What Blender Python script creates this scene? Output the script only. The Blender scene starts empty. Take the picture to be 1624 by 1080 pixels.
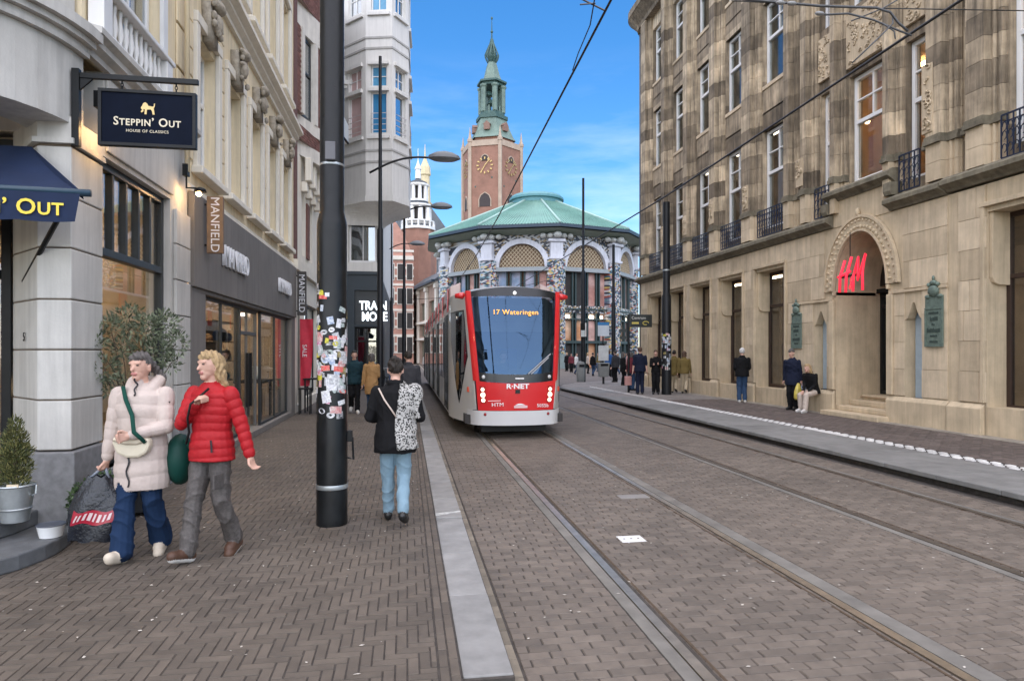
import bpy, bmesh, math, random
import numpy as np
from mathutils import Vector, Matrix
R = random.Random(7)
SC = bpy.context.scene; COL = SC.collection
rad = math.radians

# ---------------------------------------------------------------- camera, sky, sun, exposure
YAW = rad(8.98); FPX = 1050.0; EYE = Vector((0, 0, 1.72))
cam = bpy.data.cameras.new('camera'); co = bpy.data.objects.new('camera', cam); COL.objects.link(co)
co.location = EYE; co.rotation_euler = (rad(90), 0, -YAW)
cam.sensor_width = 36; cam.lens = 36 * FPX / 1624; cam.shift_y = 18 / 1624; cam.clip_start = .1; cam.clip_end = 3000
SC.camera = co
SUN_EL, SUN_AZ = rad(64), rad(197)       # high hazy sun, left behind the camera, azimuth clockwise from +Y
w = bpy.data.worlds.new('World'); SC.world = w; w.use_nodes = True
nt = w.node_tree; nt.nodes.clear()
def N(t, **k):
    n = nt.nodes.new(t)
    for a, b in k.items(): setattr(n, a, b)
    return n
L = lambda a, b: nt.links.new(a, b)
out = N('ShaderNodeOutputWorld'); bg = N('ShaderNodeBackground'); bg.inputs[1].default_value = .060
sky = N('ShaderNodeTexSky', sky_type='NISHITA', sun_disc=False, sun_elevation=SUN_EL, sun_rotation=SUN_AZ,
        altitude=0, air_density=1.0, dust_density=.35, ozone_density=4.0)
tc = N('ShaderNodeTexCoord'); mp = N('ShaderNodeMapping'); mp.inputs['Scale'].default_value = (2.2, 2.2, 11)
nz = N('ShaderNodeTexNoise'); nz.inputs['Scale'].default_value = 1.3; nz.inputs['Detail'].default_value = 6; nz.inputs['Roughness'].default_value = .6
mr = N('ShaderNodeMapRange'); mr.inputs[1].default_value = .44; mr.inputs[2].default_value = .74
sx = N('ShaderNodeSeparateXYZ'); m2 = N('ShaderNodeMapRange'); m2.inputs[1].default_value = .42; m2.inputs[2].default_value = .06
mu = N('ShaderNodeMath', operation='MULTIPLY'); mu2 = N('ShaderNodeMath', operation='MULTIPLY'); mu2.inputs[1].default_value = .6
mx = N('ShaderNodeMix', data_type='RGBA'); mx.inputs[7].default_value = (6.2, 6.6, 7.2, 1)
hs = N('ShaderNodeHueSaturation'); hs.inputs['Saturation'].default_value = 1.3
L(tc.outputs['Generated'], mp.inputs[0]); L(mp.outputs[0], nz.inputs['Vector']); L(nz.outputs[0], mr.inputs[0])
L(tc.outputs['Generated'], sx.inputs[0]); L(sx.outputs[2], m2.inputs[0]); L(mr.outputs[0], mu.inputs[0]); L(m2.outputs[0], mu.inputs[1])
L(mu.outputs[0], mu2.inputs[0]); L(sky.outputs[0], hs.inputs['Color']); L(hs.outputs[0], mx.inputs[6]); L(mu2.outputs[0], mx.inputs[0])
L(mx.outputs[2], bg.inputs[0]); L(bg.outputs[0], out.inputs[0])
sl = bpy.data.lights.new('sun', 'SUN'); sl.energy = 1.5; sl.angle = rad(130); sl.color = (1, .885, .75)
so = bpy.data.objects.new('sun', sl); COL.objects.link(so)
d = Vector((math.sin(SUN_AZ) * math.cos(SUN_EL), math.cos(SUN_AZ) * math.cos(SUN_EL), math.sin(SUN_EL)))
so.rotation_euler = d.to_track_quat('Z', 'Y').to_euler(); so.location = (0, -10, 40)
vs = SC.view_settings; vs.view_transform = 'Standard'; vs.look = 'None'; vs.gamma = 1; vs.use_curve_mapping = False; vs.exposure = 2.1
SC.cycles.use_denoising = True; SC.cycles.max_bounces = 8; SC.cycles.transparent_max_bounces = 12
SC.cycles.sample_clamp_indirect = 6

# ---------------------------------------------------------------- survey helpers: photo pixel -> place at a given distance
_S, _C = math.sin(YAW), math.cos(YAW)
def ray(px, py):
    u = (px - 812) / FPX; v = (558 - py) / FPX
    return Vector((_S + u * _C, _C - u * _S, v))
def P(px, py, D): return EYE + ray(px, py) * D
def G(px, py, z=0.0):
    r = ray(px, py); return EYE + r * ((z - EYE.z) / r.z)

# ---------------------------------------------------------------- mesh builder
class MB:
    def __init__(s, T=None): s.v = []; s.f = []; s.m = []; s.T = T
    def add(s, vs, fs, mi=0):
        o = len(s.v); T = s.T
        s.v += [tuple(T(*p)) if T else tuple(p) for p in vs]
        s.f += [tuple(i + o for i in f) for f in fs]; s.m += [mi] * len(fs); return s
    def box(s, x0, x1, y0, y1, z0, z1, mi=0):
        return s.add([(x0,y0,z0),(x1,y0,z0),(x1,y1,z0),(x0,y1,z0),(x0,y0,z1),(x1,y0,z1),(x1,y1,z1),(x0,y1,z1)],
            [(3,2,1,0),(4,5,6,7),(0,1,5,4),(1,2,6,5),(2,3,7,6),(3,0,4,7)], mi)
    def poly(s, pts, mi=0): return s.add(pts, [tuple(range(len(pts)))], mi)
    def prism(s, pts, vec, mi=0):
        n = len(pts); q = [Vector(p) for p in pts]; vec = Vector(vec)
        return s.add(q + [p + vec for p in q], [tuple(range(n - 1, -1, -1)), tuple(range(n, 2 * n))] +
            [(i, (i + 1) % n, n + (i + 1) % n, n + i) for i in range(n)], mi)
    def tube(s, path, r, n=8, mi=0, cap=True, sq=1.0):
        path = [Vector(p) for p in path]; k = len(path); rs = r if isinstance(r, (list, tuple)) else [r] * k
        vs, fs = [], []; a = None
        for i, p in enumerate(path):
            t = (path[min(i + 1, k - 1)] - path[max(i - 1, 0)]).normalized()
            if a is None: a = t.orthogonal().normalized()
            else:
                a = a - t * a.dot(t); a = a.normalized() if a.length > 1e-5 else t.orthogonal().normalized()
            b = t.cross(a)
            vs += [p + (a * math.cos(2*math.pi*j/n) + b * math.sin(2*math.pi*j/n) * sq) * rs[i] for j in range(n)]
        for i in range(k - 1):
            for j in range(n): fs.append((i*n+j, i*n+(j+1)%n, (i+1)*n+(j+1)%n, (i+1)*n+j))
        if cap: fs += [tuple(range(n-1,-1,-1)), tuple(range((k-1)*n, k*n))]
        return s.add(vs, fs, mi)
    def lathe(s, prof, c, n=16, mi=0, a0=0, a1=2*math.pi, sx=1, sy=1):
        full = abs(a1 - a0 - 2*math.pi) < 1e-6; k = n if full else n + 1; vs, fs = [], []
        for r, z in prof:
            vs += [(c[0] + r*sx*math.cos(a0+(a1-a0)*j/n), c[1] + r*sy*math.sin(a0+(a1-a0)*j/n), c[2] + z) for j in range(k)]
        for i in range(len(prof) - 1):
            for j in range(n): fs.append((i*k+j, i*k+(j+1)%k, (i+1)*k+(j+1)%k, (i+1)*k+j))
        if full: fs += [tuple(range(k-1,-1,-1)), tuple(range((len(prof)-1)*k, len(prof)*k))]
        return s.add(vs, fs, mi)
    def ell(s, c, rx, ry, rz, n=12, mi=0, rot=None):
        vs, fs = [], []; h = n // 2; c = Vector(c)
        for i in range(h + 1):
            t = math.pi * i / h
            for j in range(n):
                p = Vector((rx*math.sin(t)*math.cos(2*math.pi*j/n), ry*math.sin(t)*math.sin(2*math.pi*j/n), rz*math.cos(t)))
                vs.append(c + (rot @ p if rot else p))
        for i in range(h):
            for j in range(n): fs.append((i*n+j, (i+1)*n+j, (i+1)*n+(j+1)%n, i*n+(j+1)%n))
        return s.add(vs, fs, mi)
    def grid(s, fn, us, vs_, mi=0):
        k = len(us)
        return s.add([fn(u, v) for v in vs_ for u in us],
            [(j*k+i, j*k+i+1, (j+1)*k+i+1, (j+1)*k+i) for j in range(len(vs_)-1) for i in range(k-1)], mi)
    def wall(s, s0, s1, z0, z1, ops, d0, d1, mi=0):
        zs = sorted({z0, z1, *[min(max(o[i], z0), z1) for o in ops for i in (2, 3)]})
        for a, b in zip(zs, zs[1:]):
            if b - a < 1e-4: continue
            cuts = sorted((max(o[0], s0), min(o[1], s1)) for o in ops if o[2] < b - 1e-4 and o[3] > a + 1e-4 and o[1] > s0 and o[0] < s1)
            x = s0
            for c0, c1 in cuts + [(s1, s1)]:
                if c0 > x + 1e-4: s.box(x, c0, d0, d1, a, b, mi)
                x = max(x, c1)
        return s
    def build(s, name, mats, parent=None, smooth=False, bevel=0, label=None, kind=None, loc=None):
        me = bpy.data.meshes.new(name); v = s.v
        if loc is not None: v = [(p[0]-loc[0], p[1]-loc[1], p[2]-loc[2]) for p in v]
        me.from_pydata(v, [], s.f); mats = mats if isinstance(mats, (list, tuple)) else [mats]
        for m_ in mats: me.materials.append(m_)
        if len(mats) > 1: me.polygons.foreach_set('material_index', s.m)
        if smooth: me.polygons.foreach_set('use_smooth', [True] * len(s.f))
        me.update()
        o = bpy.data.objects.new(name, me); COL.objects.link(o)
        if parent: o.parent = parent; o.matrix_parent_inverse = parent.matrix_basis.inverted()
        if loc is not None: o.location = loc
        if bevel:
            b = o.modifiers.new('bevel', 'BEVEL'); b.width = bevel; b.segments = 2; b.limit_method = 'ANGLE'
        if smooth == 2: smooth_by_angle(me)
        if label: o['label'] = label
        if kind: o['kind'] = kind
        return o
def smooth_by_angle(me, ang=35):
    bm = bmesh.new(); bm.from_mesh(me); bmesh.ops.remove_doubles(bm, verts=bm.verts, dist=1e-4); bmesh.ops.recalc_face_normals(bm, faces=bm.faces)
    for e in bm.edges:
        if len(e.link_faces) == 2 and e.calc_face_angle(0) > rad(ang): e.smooth = False
    bm.to_mesh(me); bm.free(); me.update()
def thing(name, label, cat, loc=(0, 0, 0), rz=0, group=None):
    o = bpy.data.objects.new(name, None); COL.objects.link(o); o.location = loc; o.rotation_euler = (0, 0, rz); o.empty_display_size = .2
    o['label'] = label; o['category'] = cat
    if group: o['group'] = group
    return o
def tag(o, label, cat, group=None):
    o['label'] = label; o['category'] = cat
    if group: o['group'] = group
    return o
def setting(o, label=None):
    o['kind'] = 'structure'
    if label: o['label'] = label
    return o
def copy_tree(o, parent=None):
    c = o.copy(); COL.objects.link(c)
    if parent: c.parent = parent; c.matrix_parent_inverse = o.matrix_parent_inverse
    for ch in list(o.children): copy_tree(ch, c)
    return c
def text(name, body, size, M4, m_, parent=None, ext=.004, align='CENTER', small=0, sxy=(1, 1), space=1.0, label=None, bold=0):
    cu = bpy.data.curves.new(name, 'FONT'); cu.body = body; cu.size = size; cu.extrude = ext; cu.align_x = align; cu.align_y = 'CENTER'
    cu.space_character = space; cu.resolution_u = 3; cu.offset = bold
    if small:
        cu.small_caps_scale = small
        for f in cu.body_format: f.use_small_caps = True
    cu.materials.append(m_)
    tmp = bpy.data.objects.new('text_source', cu); COL.objects.link(tmp)
    me = bpy.data.meshes.new_from_object(tmp); bpy.data.objects.remove(tmp); bpy.data.curves.remove(cu)
    o = bpy.data.objects.new(name, me); COL.objects.link(o)
    if parent: o.parent = parent; o.matrix_parent_inverse = parent.matrix_basis.inverted()
    o.matrix_basis = M4 @ Matrix.Diagonal((sxy[0], sxy[1], 1, 1))
    if label: o['label'] = label
    return o
def frame(o, xd, up):          # matrix: text x along xd, y along up, facing xd x up
    xd = Vector(xd).normalized(); up = Vector(up).normalized(); zd = xd.cross(up).normalized()
    M4 = Matrix.Identity(4)
    for i in range(3): M4[i][0] = xd[i]; M4[i][1] = up[i]; M4[i][2] = zd[i]; M4[i][3] = o[i]
    return M4

# ---------------------------------------------------------------- materials
_mc = {}
def mat(name, col=(.5, .5, .5), rough=.7, var=.12, scale=3.0, bump=0.0, bscale=40.0, metal=0.0, isl=0.0, streak=0.0, emit=0, spec=.5,
        stain=0.0, col2=None, sheen=0.0, coat=0.0, rvar=0.0, local=False):
    if name in _mc: return _mc[name]
    m = bpy.data.materials.new(name); m.use_nodes = True; t = m.node_tree; b = t.nodes['Principled BSDF']; _mc[name] = m
    def n(ty, **k):
        x = t.nodes.new(ty)
        for a, v in k.items(): setattr(x, a, v)
        return x
    ln = lambda a, c: t.links.new(a, c)
    b.inputs['Roughness'].default_value = rough; b.inputs['Metallic'].default_value = metal; b.inputs['Specular IOR Level'].default_value = spec
    if sheen: b.inputs['Sheen Weight'].default_value = sheen
    if coat: b.inputs['Coat Weight'].default_value = coat; b.inputs['Coat Roughness'].default_value = .05
    g = n('ShaderNodeNewGeometry'); pos = n('ShaderNodeTexCoord').outputs['Object'] if local else g.outputs['Position']
    fac = None
    def mul(s):
        nonlocal fac
        if fac is None: fac = s
        else:
            q = n('ShaderNodeMath', operation='MULTIPLY'); ln(fac, q.inputs[0]); ln(s, q.inputs[1]); fac = q.outputs[0]
    def noise(sc, det=4, vec=None, ro=.6):
        q = n('ShaderNodeTexNoise'); q.inputs['Scale'].default_value = sc; q.inputs['Detail'].default_value = det; q.inputs['Roughness'].default_value = ro
        ln(vec or pos, q.inputs['Vector']); return q.outputs[0]
    def rng(s, a, c, f0, f1):
        q = n('ShaderNodeMapRange'); ln(s, q.inputs[0])
        for i, v in enumerate((a, c, f0, f1)): q.inputs[i + 1].default_value = v
        return q.outputs[0]
    n0 = None
    if var:
        n0 = noise(scale, 5); mul(rng(n0, .3, .7, 1 - var, 1 + var))
    if isl:
        oi = n('ShaderNodeObjectInfo'); q = n('ShaderNodeMath', operation='ADD'); ln(oi.outputs['Random'], q.inputs[0]); ln(g.outputs['Random Per Island'], q.inputs[1])
        q2 = n('ShaderNodeMath', operation='FRACT'); ln(q.outputs[0], q2.inputs[0]); rnd = q2.outputs[0]; mul(rng(rnd, 0, 1, 1 - isl, 1 + isl))
    if streak:
        vm = n('ShaderNodeMapping'); vm.inputs['Scale'].default_value = (5, 5, .35); ln(pos, vm.inputs[0])
        mul(rng(noise(1.6, 5, vm.outputs[0], .65), .42, .68, 1, 1 - streak))
    if stain: mul(rng(noise(.55, 6, None, .7), .45, .7, 1, 1 - stain))
    base = n('ShaderNodeRGB'); base.outputs[0].default_value = (*col, 1); c = base.outputs[0]
    if col2:
        q = n('ShaderNodeMix', data_type='RGBA'); q.inputs[6].default_value = (*col, 1); q.inputs[7].default_value = (*col2, 1)
        ln(rng(rnd, .0, 1, 0, 1) if isl else rng(noise(scale * .6, 4), .4, .6, 0, 1), q.inputs[0]); c = q.outputs[2]
    if fac is not None:
        q = n('ShaderNodeVectorMath', operation='SCALE'); ln(c, q.inputs[0]); ln(fac, q.inputs['Scale']); c = q.outputs[0]
    ln(c, b.inputs['Base Color'])
    if rvar and n0: ln(rng(n0, .3, .7, rough - rvar, rough + rvar), b.inputs['Roughness'])
    if bump:
        q = n('ShaderNodeBump'); q.inputs['Strength'].default_value = bump; q.inputs['Distance'].default_value = .02; ln(noise(bscale, 4), q.inputs['Height']); ln(q.outputs[0], b.inputs['Normal'])
    if emit:
        b.inputs['Emission Color'].default_value = (*col, 1); b.inputs['Emission Strength'].default_value = emit
    return m
def glass(name, tint=(.85, .9, .9), refl=.12, rough=.0, mirror=.75, gcol=(.95, .97, 1)):
    if name in _mc: return _mc[name]
    m = bpy.data.materials.new(name); m.use_nodes = True; t = m.node_tree; t.nodes.clear(); _mc[name] = m
    o = t.nodes.new('ShaderNodeOutputMaterial'); a = t.nodes.new('ShaderNodeBsdfTransparent'); g = t.nodes.new('ShaderNodeBsdfGlossy'); x = t.nodes.new('ShaderNodeMixShader')
    a.inputs[0].default_value = (*tint, 1); g.inputs['Roughness'].default_value = rough; g.inputs[0].default_value = (*gcol, 1)
    lw = t.nodes.new('ShaderNodeLayerWeight'); pw = t.nodes.new('ShaderNodeMath'); pw.operation = 'POWER'; pw.inputs[1].default_value = 3
    mr = t.nodes.new('ShaderNodeMapRange'); mr.inputs[3].default_value = refl; mr.inputs[4].default_value = mirror
    t.links.new(lw.outputs['Facing'], pw.inputs[0]); t.links.new(pw.outputs[0], mr.inputs[0]); t.links.new(mr.outputs[0], x.inputs[0])
    t.links.new(a.outputs[0], x.inputs[1]); t.links.new(g.outputs[0], x.inputs[2]); t.links.new(x.outputs[0], o.inputs[0]); return m
BRICK_S = mat('sidewalk_clinker', (.108, .087, .068), .78, .16, 9, .25, 120, isl=.15, stain=.36, rvar=.12)
BRICK_R = mat('road_clinker', (.141, .115, .092), .72, .16, 9, .3, 120, isl=.17, stain=.3, rvar=.14)
BRICK_Y = mat('gutter_clinker', (.19, .16, .12), .7, .2, 9, .3, 120, isl=.25, stain=.2)
JOINT = mat('sand_joint', (.058, .049, .042), .95, .35, 14, .4, 150)
KERB = mat('kerb_granite', (.245, .24, .23), .7, .18, 5, .2, 160, isl=.12, stain=.2)
CONC = mat('rail_concrete', (.165, .153, .135), .85, .25, 4, .2, 90, stain=.25)
STEEL = mat('rail_steel', (.56, .48, .38), .42, .2, 8, metal=1.0)
RUST = mat('rail_groove', (.075, .048, .028), .9, .3, 20)
PLASTER = mat('white_plaster', (.57, .555, .52), .8, .08, 1.6, .12, 50, streak=.2, stain=.14)
WHITE = mat('white_paint', (.76, .755, .74), .5, .05, 3)
CREAM = mat('cream_plaster', (.80, .68, .47), .8, .1, .9, .12, 60, streak=.22, stain=.12)
CREAMW = mat('cream_white_stucco', (.76, .715, .62), .75, .06, 2, .1, 60, streak=.1)
GRANITE = mat('grey_granite', (.22, .22, .225), .7, .2, 14, .15, 200, stain=.2)
BLACK = mat('black_paint', (.010, .011, .012), .45, .3, 5, .05, 80, spec=.25)
NAVY = mat('navy_paint', (.003, .006, .016), .6, .15, 5, spec=.08)
NAVYC = mat('navy_canvas', (.004, .015, .052), .85, .12, 4, .2, 200)
GREYF = mat('grey_fascia', (.17, .156, .143), .75, .12, 1.2, .08, 80, streak=.18)
DARKFR = mat('dark_frame', (.018, .022, .025), .4, .1, 5)
BROWNFR = mat('brown_frame', (.035, .018, .012), .5, .15, 5)
WARMW = mat('shop_interior', (.55, .40, .26), .9, .2, 1.5)
DARKIN = mat('dark_interior', (.04, .036, .034), .9, .2, 1.5)
LAMP = mat('lit_warm_lamp', (1, .68, .36), emit=6)
LAMPW = mat('lit_white_lamp', (1, .86, .68), emit=3.2)
GLASS = glass('shop_glass', (.9, .92, .9), .06, 0, .6)
GLASSD = glass('window_glass', (.55, .6, .62), .22, 0, .85)
STONE = mat('tan_sandstone', (.56, .445, .30), .85, .14, 2.2, .3, 55, isl=.16, streak=.22, col2=(.56, .455, .32))
STONED = mat('weathered_sandstone', (.245, .19, .13), .88, .35, 1.6, .4, 50, isl=.24, streak=.62, stain=.45, col2=(.56, .45, .31))
STONEP = mat('plain_sandstone', (.56, .45, .305), .85, .14, 2.2, .3, 55, streak=.2)
STONEJ = mat('stone_joint', (.15, .12, .09), .95, .2, 6)
REDBR = mat('red_brick', (.20, .085, .062), .8, .2, 6, isl=.2)
SKIN = mat('skin', (.55, .33, .25), .55, .05, 6)
GOLD = mat('gold_letters', (.75, .55, .22), .35, .05, 5)
STEELG = mat('galvanised_steel', (.42, .45, .46), .42, .2, 7, metal=.75)
LEAF = mat('olive_leaves', (.085, .11, .06), .6, .3, 9, isl=.4, col2=(.17, .20, .13))
LEAFD = mat('ivy_leaves', (.035, .07, .025), .5, .3, 9, isl=.4, col2=(.07, .11, .045))
BARK = mat('olive_bark', (.10, .08, .06), .9, .3, 12, .5, 40)
# ---------------------------------------------------------------- ground, pavements, road, tracks
RZ, PZ = -.10, .05            # road level, tram platform level (sidewalk = 0)
def paved(name, base, m1=.2, m2=.055, rot=0):     # far paving: joints too small to build
    if name in _mc: return _mc[name]
    m = mat(name, base, .75, .25, 7, 0, stain=.3); t = m.node_tree; b = t.nodes['Principled BSDF']
    g = t.nodes.new('ShaderNodeNewGeometry'); k = t.nodes.new('ShaderNodeTexBrick'); k.inputs['Scale'].default_value = 1
    k.inputs['Brick Width'].default_value = m1; k.inputs['Row Height'].default_value = m2; k.inputs['Mortar Size'].default_value = .006
    k.inputs['Color1'].default_value = (.8, .8, .8, 1); k.inputs['Color2'].default_value = (1.15, 1.12, 1.1, 1); k.inputs['Mortar'].default_value = (.5, .48, .46, 1)
    v = t.nodes.new('ShaderNodeMix'); v.data_type = 'RGBA'; v.blend_type = 'MULTIPLY'; v.inputs[0].default_value = 1
    src = b.inputs['Base Color'].links[0].from_socket
    t.links.new(g.outputs['Position'], k.inputs['Vector']); t.links.new(src, v.inputs[6]); t.links.new(k.outputs['Color'], v.inputs[7]); t.links.new(v.outputs[2], b.inputs['Base Color'])
    return m
FARS = paved('far_sidewalk_paving', (.108, .091, .078)); FARR = paved('far_road_paving', (.145, .122, .106), .2, .09)
FARP = paved('far_plaza_paving', (.22, .20, .185), .3, .15)
setting(MB().poly([(-400,-60,-.16),(400,-60,-.16),(400,700,-.16),(-400,700,-.16)]).build('ground', mat('ground_earth', (.13,.12,.11), .9, .2, 1)), 'dark ground beneath the paved streets and buildings')
unit = {}
def unit_brick(m):
    if m.name not in unit:
        o = MB(); c = .06
        o.add([(-.5,-.5,0),(.5,-.5,0),(.5,.5,0),(-.5,.5,0),(-.5,-.5,.8),(.5,-.5,.8),(.5,.5,.8),(-.5,.5,.8),(-.47,-.5+c,1),(.47,-.5+c,1),(.47,.5-c,1),(-.47,.5-c,1)],
              [(8,9,10,11),(0,1,5,4),(1,2,6,5),(2,3,7,6),(3,0,4,7),(4,5,9,8),(5,6,10,9),(6,7,11,10),(7,4,8,11)])
        ob = o.build('brick', m); unit[m.name] = ob.data; bpy.data.objects.remove(ob)
    return unit[m.name]
def lay(parent, items, m, top, h=.05, name='brick', n=300, proto=None):
    """items: (cx, cy, lx, ly). The n that show largest become parts, the rest one stuff part."""
    proto = proto or unit_brick(m)
    def size(it):
        r = Vector((it[0], it[1], top)) - EYE; D = r.x*_S + r.y*_C; a = abs((r.x*_C - r.y*_S) / max(D, .1))
        return D if D > 0 and a < .78 and 1050*1.72/D < 530 else 1e3 + D
    items = sorted(items, key=size); vs0 = [tuple(v.co) for v in proto.vertices]; fs0 = [tuple(p.vertices) for p in proto.polygons]
    mb = MB()
    for i, (cx, cy, lx, ly) in enumerate(items):
        dz = R.gauss(0, .0012); ax, ay = R.gauss(0, .007), R.gauss(0, .007)
        if i < n:
            o = bpy.data.objects.new(name, proto); COL.objects.link(o); o.parent = parent; o.matrix_parent_inverse = parent.matrix_basis.inverted()
            o.location = (cx, cy, top - h + dz); o.scale = (lx, ly, h) if lx >= ly else (ly, lx, h); o.rotation_euler = (ax, ay, 0 if lx >= ly else math.pi/2)
        elif lx >= ly: mb.add([(cx + x*lx, cy + y*ly, top - h + z*h + dz + ax*y*ly*z*3 + ay*x*lx*z) for x, y, z in vs0], fs0)
        else: mb.add([(cx + y*lx, cy + x*ly, top - h + z*h + dz + ax*y*lx*z*3 + ay*x*ly*z) for x, y, z in vs0], fs0)
    if mb.v: mb.build(name, m, parent, kind='stuff')
def herring(x0, x1, y0, y1, Lb, wb, g):
    out = []; n = round(Lb / wb)
    for k in range(int((y0 - Lb) / wb), int((y1 + Lb) / wb)):
        for q in range(int((x0 - k*wb) / (2*Lb)) - 2, int((x1 - k*wb) / (2*Lb)) + 2):
            ox = k*wb + q*2*Lb; oy = k*wb
            for a, b, c, d_ in ((ox, ox+Lb, oy, oy+wb), (ox+Lb, ox+Lb+wb, oy-(Lb-wb), oy+wb)):
                a, b, c, d_ = max(a, x0), min(b, x1), max(c, y0), min(d_, y1)
                if b - a > .02 and d_ - c > .02: out.append(((a+b)/2, (c+d_)/2, b-a-g, d_-c-g))
    return out
def rows(x0, x1, y0, y1, Lb, wb, g, along='x'):
    out = []; j = 0; y = y0
    while y + wb <= y1 + 1e-6:
        x = x0 - (Lb * .5 if j % 2 else 0) - R.uniform(0, .03)
        while x < x1:
            l = Lb + R.gauss(0, .004); a, b = max(x, x0), min(x + l, x1)
            if b - a > .025: out.append(((a+b)/2, y + wb/2, b-a-g, wb-g))
            x += l
        y += wb; j += 1
    return out
def swap(it): return [(b, a, d_, c) for a, b, c, d_ in it]
KX0, KX1 = .29, .57
# sidewalk
NEAR_S, NEAR_R = 19.0, 21.0
sw = MB(); sw.box(-3.4, KX0, -6, NEAR_S, -.15, -.006, 0); sw.box(-40, -3.4, -30, 6.6, -.15, -.006, 1); sw.box(-3.4, KX0, -30, -6, -.15, -.006, 1); sw.box(-3.4, KX0, NEAR_S, 31, -.15, 0, 1); sw.box(-1.4, KX0, 31, 110, -.15, 0, 1)
sidewalk = setting(sw.build('sidewalk', [JOINT, FARS]), 'brown clinker sidewalk in herringbone along the left shops')
lay(sidewalk, herring(-3.12, KX0 - .125, 2.4, NEAR_S, 0.195, .065, .0045), BRICK_S, 0)
lay(sidewalk, swap(rows(2.4, NEAR_S, KX0 - .12, KX0 - .005, .21, .0575, .006)), BRICK_S, 0, n=0)
# kerb
kb = setting(MB().box(KX0 - .002, KX1, 3.5, 110, -.15, -.02).build('kerb', JOINT), 'grey granite kerb stones along the left sidewalk edge')
y = 3.52; i = 0
while y < 60:
    l = R.choice([1.0, 1.0, .9, 1.2]) if y < 25 else 4; z0 = -.012 if y < 6.4 else .0
    ks = MB(); ks.box(KX0 + .003, KX1 - .003, y + .004, y + l - .004, -.12, z0 + R.gauss(0, .003)); ks.build('kerb_stone', KERB, kb, bevel=.008); y += l; i += 1
kt = MB(); kt.add([(KX0+.003,6.98,.002),(KX1-.005,7.12,.002),(KX1-.005,7.15,.010),(KX0+.003,7.06,.010)], [(0,1,2,3)]); kt.build('kerb_transition', mat('pale_kerb_edge', (.42,.42,.40), .8, .3, 20), kb)
# road with two tracks
TR = [1.66, 3.09, 4.96, 6.39]
rd = MB(); rd.box(KX1, 60, -30, NEAR_R, -.15, -.107, 0); rd.box(KX1, 60, NEAR_R, 150, -.15, -.1005, 1); rd.box(-40, KX1, 110, 150, -.15, -.1005, 1); rd.box(-40, KX1, -30, -28, -.15, -.13, 0); rd.box(-60, -1.4, 60, 110, -.15, -.1, 1)
road = setting(rd.build('road', [JOINT, FARR]), 'street of weathered clinker bricks carrying two tram tracks')
bands = [(KX1 + .085, TR[0] - .145), (TR[0] + .065, TR[1] - .045), (TR[1] + .195, TR[2] - .14), (TR[2] + .065, TR[3] - .045), (TR[3] + .12, 6.98)]
its = []
for a, b in bands: its += rows(a, b, 2.2, NEAR_R, .20, .092, .006)
lay(road, its, BRICK_R, RZ)
lay(road, swap(rows(2.2, NEAR_R, KX1 + .004, KX1 + .082, .21, .075, .008)), BRICK_Y, RZ, n=0)
tr = setting(MB().box(TR[0]-.14, TR[0]-.045, -6, 120, -.14, RZ + .001, 0).box(TR[1]+.05, TR[1]+.19, -6, 120, -.14, RZ + .001, 0).box(TR[2]-.13, TR[2]-.045, -6, 120, -.14, RZ + .001, 0).box(TR[3]+.05, TR[3]+.115, -6, 120, -.14, RZ + .001, 0).build('tram_track', CONC), 'grooved steel tram rails set in the clinker street')
for i, x in enumerate(TR):
    s = 1 if i % 2 == 0 else -1            # groove on the inner side
    r_ = MB(); r_.box(x - .035, x + .035, -6, 120, -.14, RZ + .004, 0); r_.build('rail', STEEL if i < 2 else mat('dull_rail', (.13,.11,.09), .5, .2, 6, metal=.6), tr)
    g_ = MB(); a, b = sorted((x + s*.035, x + s*.075)); g_.box(a, b, -6, 120, -.15, RZ - .02); a, b = sorted((x + s*.075, x + s*.092)); g_.box(a, b, -6, 120, -.14, RZ + .003); g_.build('groove', RUST, tr)
cv = MB(); cv.box(2.03, 2.27, 6.08, 6.28, RZ - .05, RZ + .006)
for q in (2.08, 2.15, 2.22): cv.lathe([(.012, .006), (.012, .0065)], (q, 6.18, RZ + .001), 8, 1)
tag(cv.build('rail_drain_cover', [mat('pale_cover', (.68,.67,.65), .6, .1), BLACK], bevel=.004), 'pale metal drain cover set between the front rails', 'drain cover')
tag(MB().box(2.62, 3.0, 7.9, 8.1, RZ - .05, RZ + .004).build('track_box_cover', mat('grey_cover', (.22,.205,.19), .6, .2), bevel=.004), 'dull grey cover plate beside the inner edge of the second rail', 'drain cover')
# tram platform on the right
pl_out = [(7.22, -30), (7.22, 30.5), (7.4, 32.0), (7.9, 33.4), (9.0, 35.2), (11, 37.2), (15, 39.5), (60, 46), (60, -30)]
pf = MB(); pf.prism([(x, y, -.16) for x, y in pl_out], (0, 0, .16 + PZ - .012), 0)
pf.prism([(x, y, PZ - .02) for x, y in [(8.84, 22), (7.3, 22.5), (7.3, 30.5), (7.5, 32), (8.0, 33.3), (9.1, 35), (11.1, 37), (15, 39.2), (60, 45.6), (60, 22)]], (0, 0, .02), 1)
platform = setting(pf.build('tram_platform', [JOINT, FARP]), 'raised tram stop pavement in front of the sandstone store')
lay(platform, herring(8.86, 11.05, 6.5, 22, .21, .07, .006), mat('platform_clinker', (.115, .09, .078), .74, .22, 9, .25, 120, isl=.25, stain=.25), PZ, n=200)
SLAB = mat('platform_slab', (.195, .192, .183), .75, .18, 4, .15, 120, isl=.1, stain=.3)
y = 5.0
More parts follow.
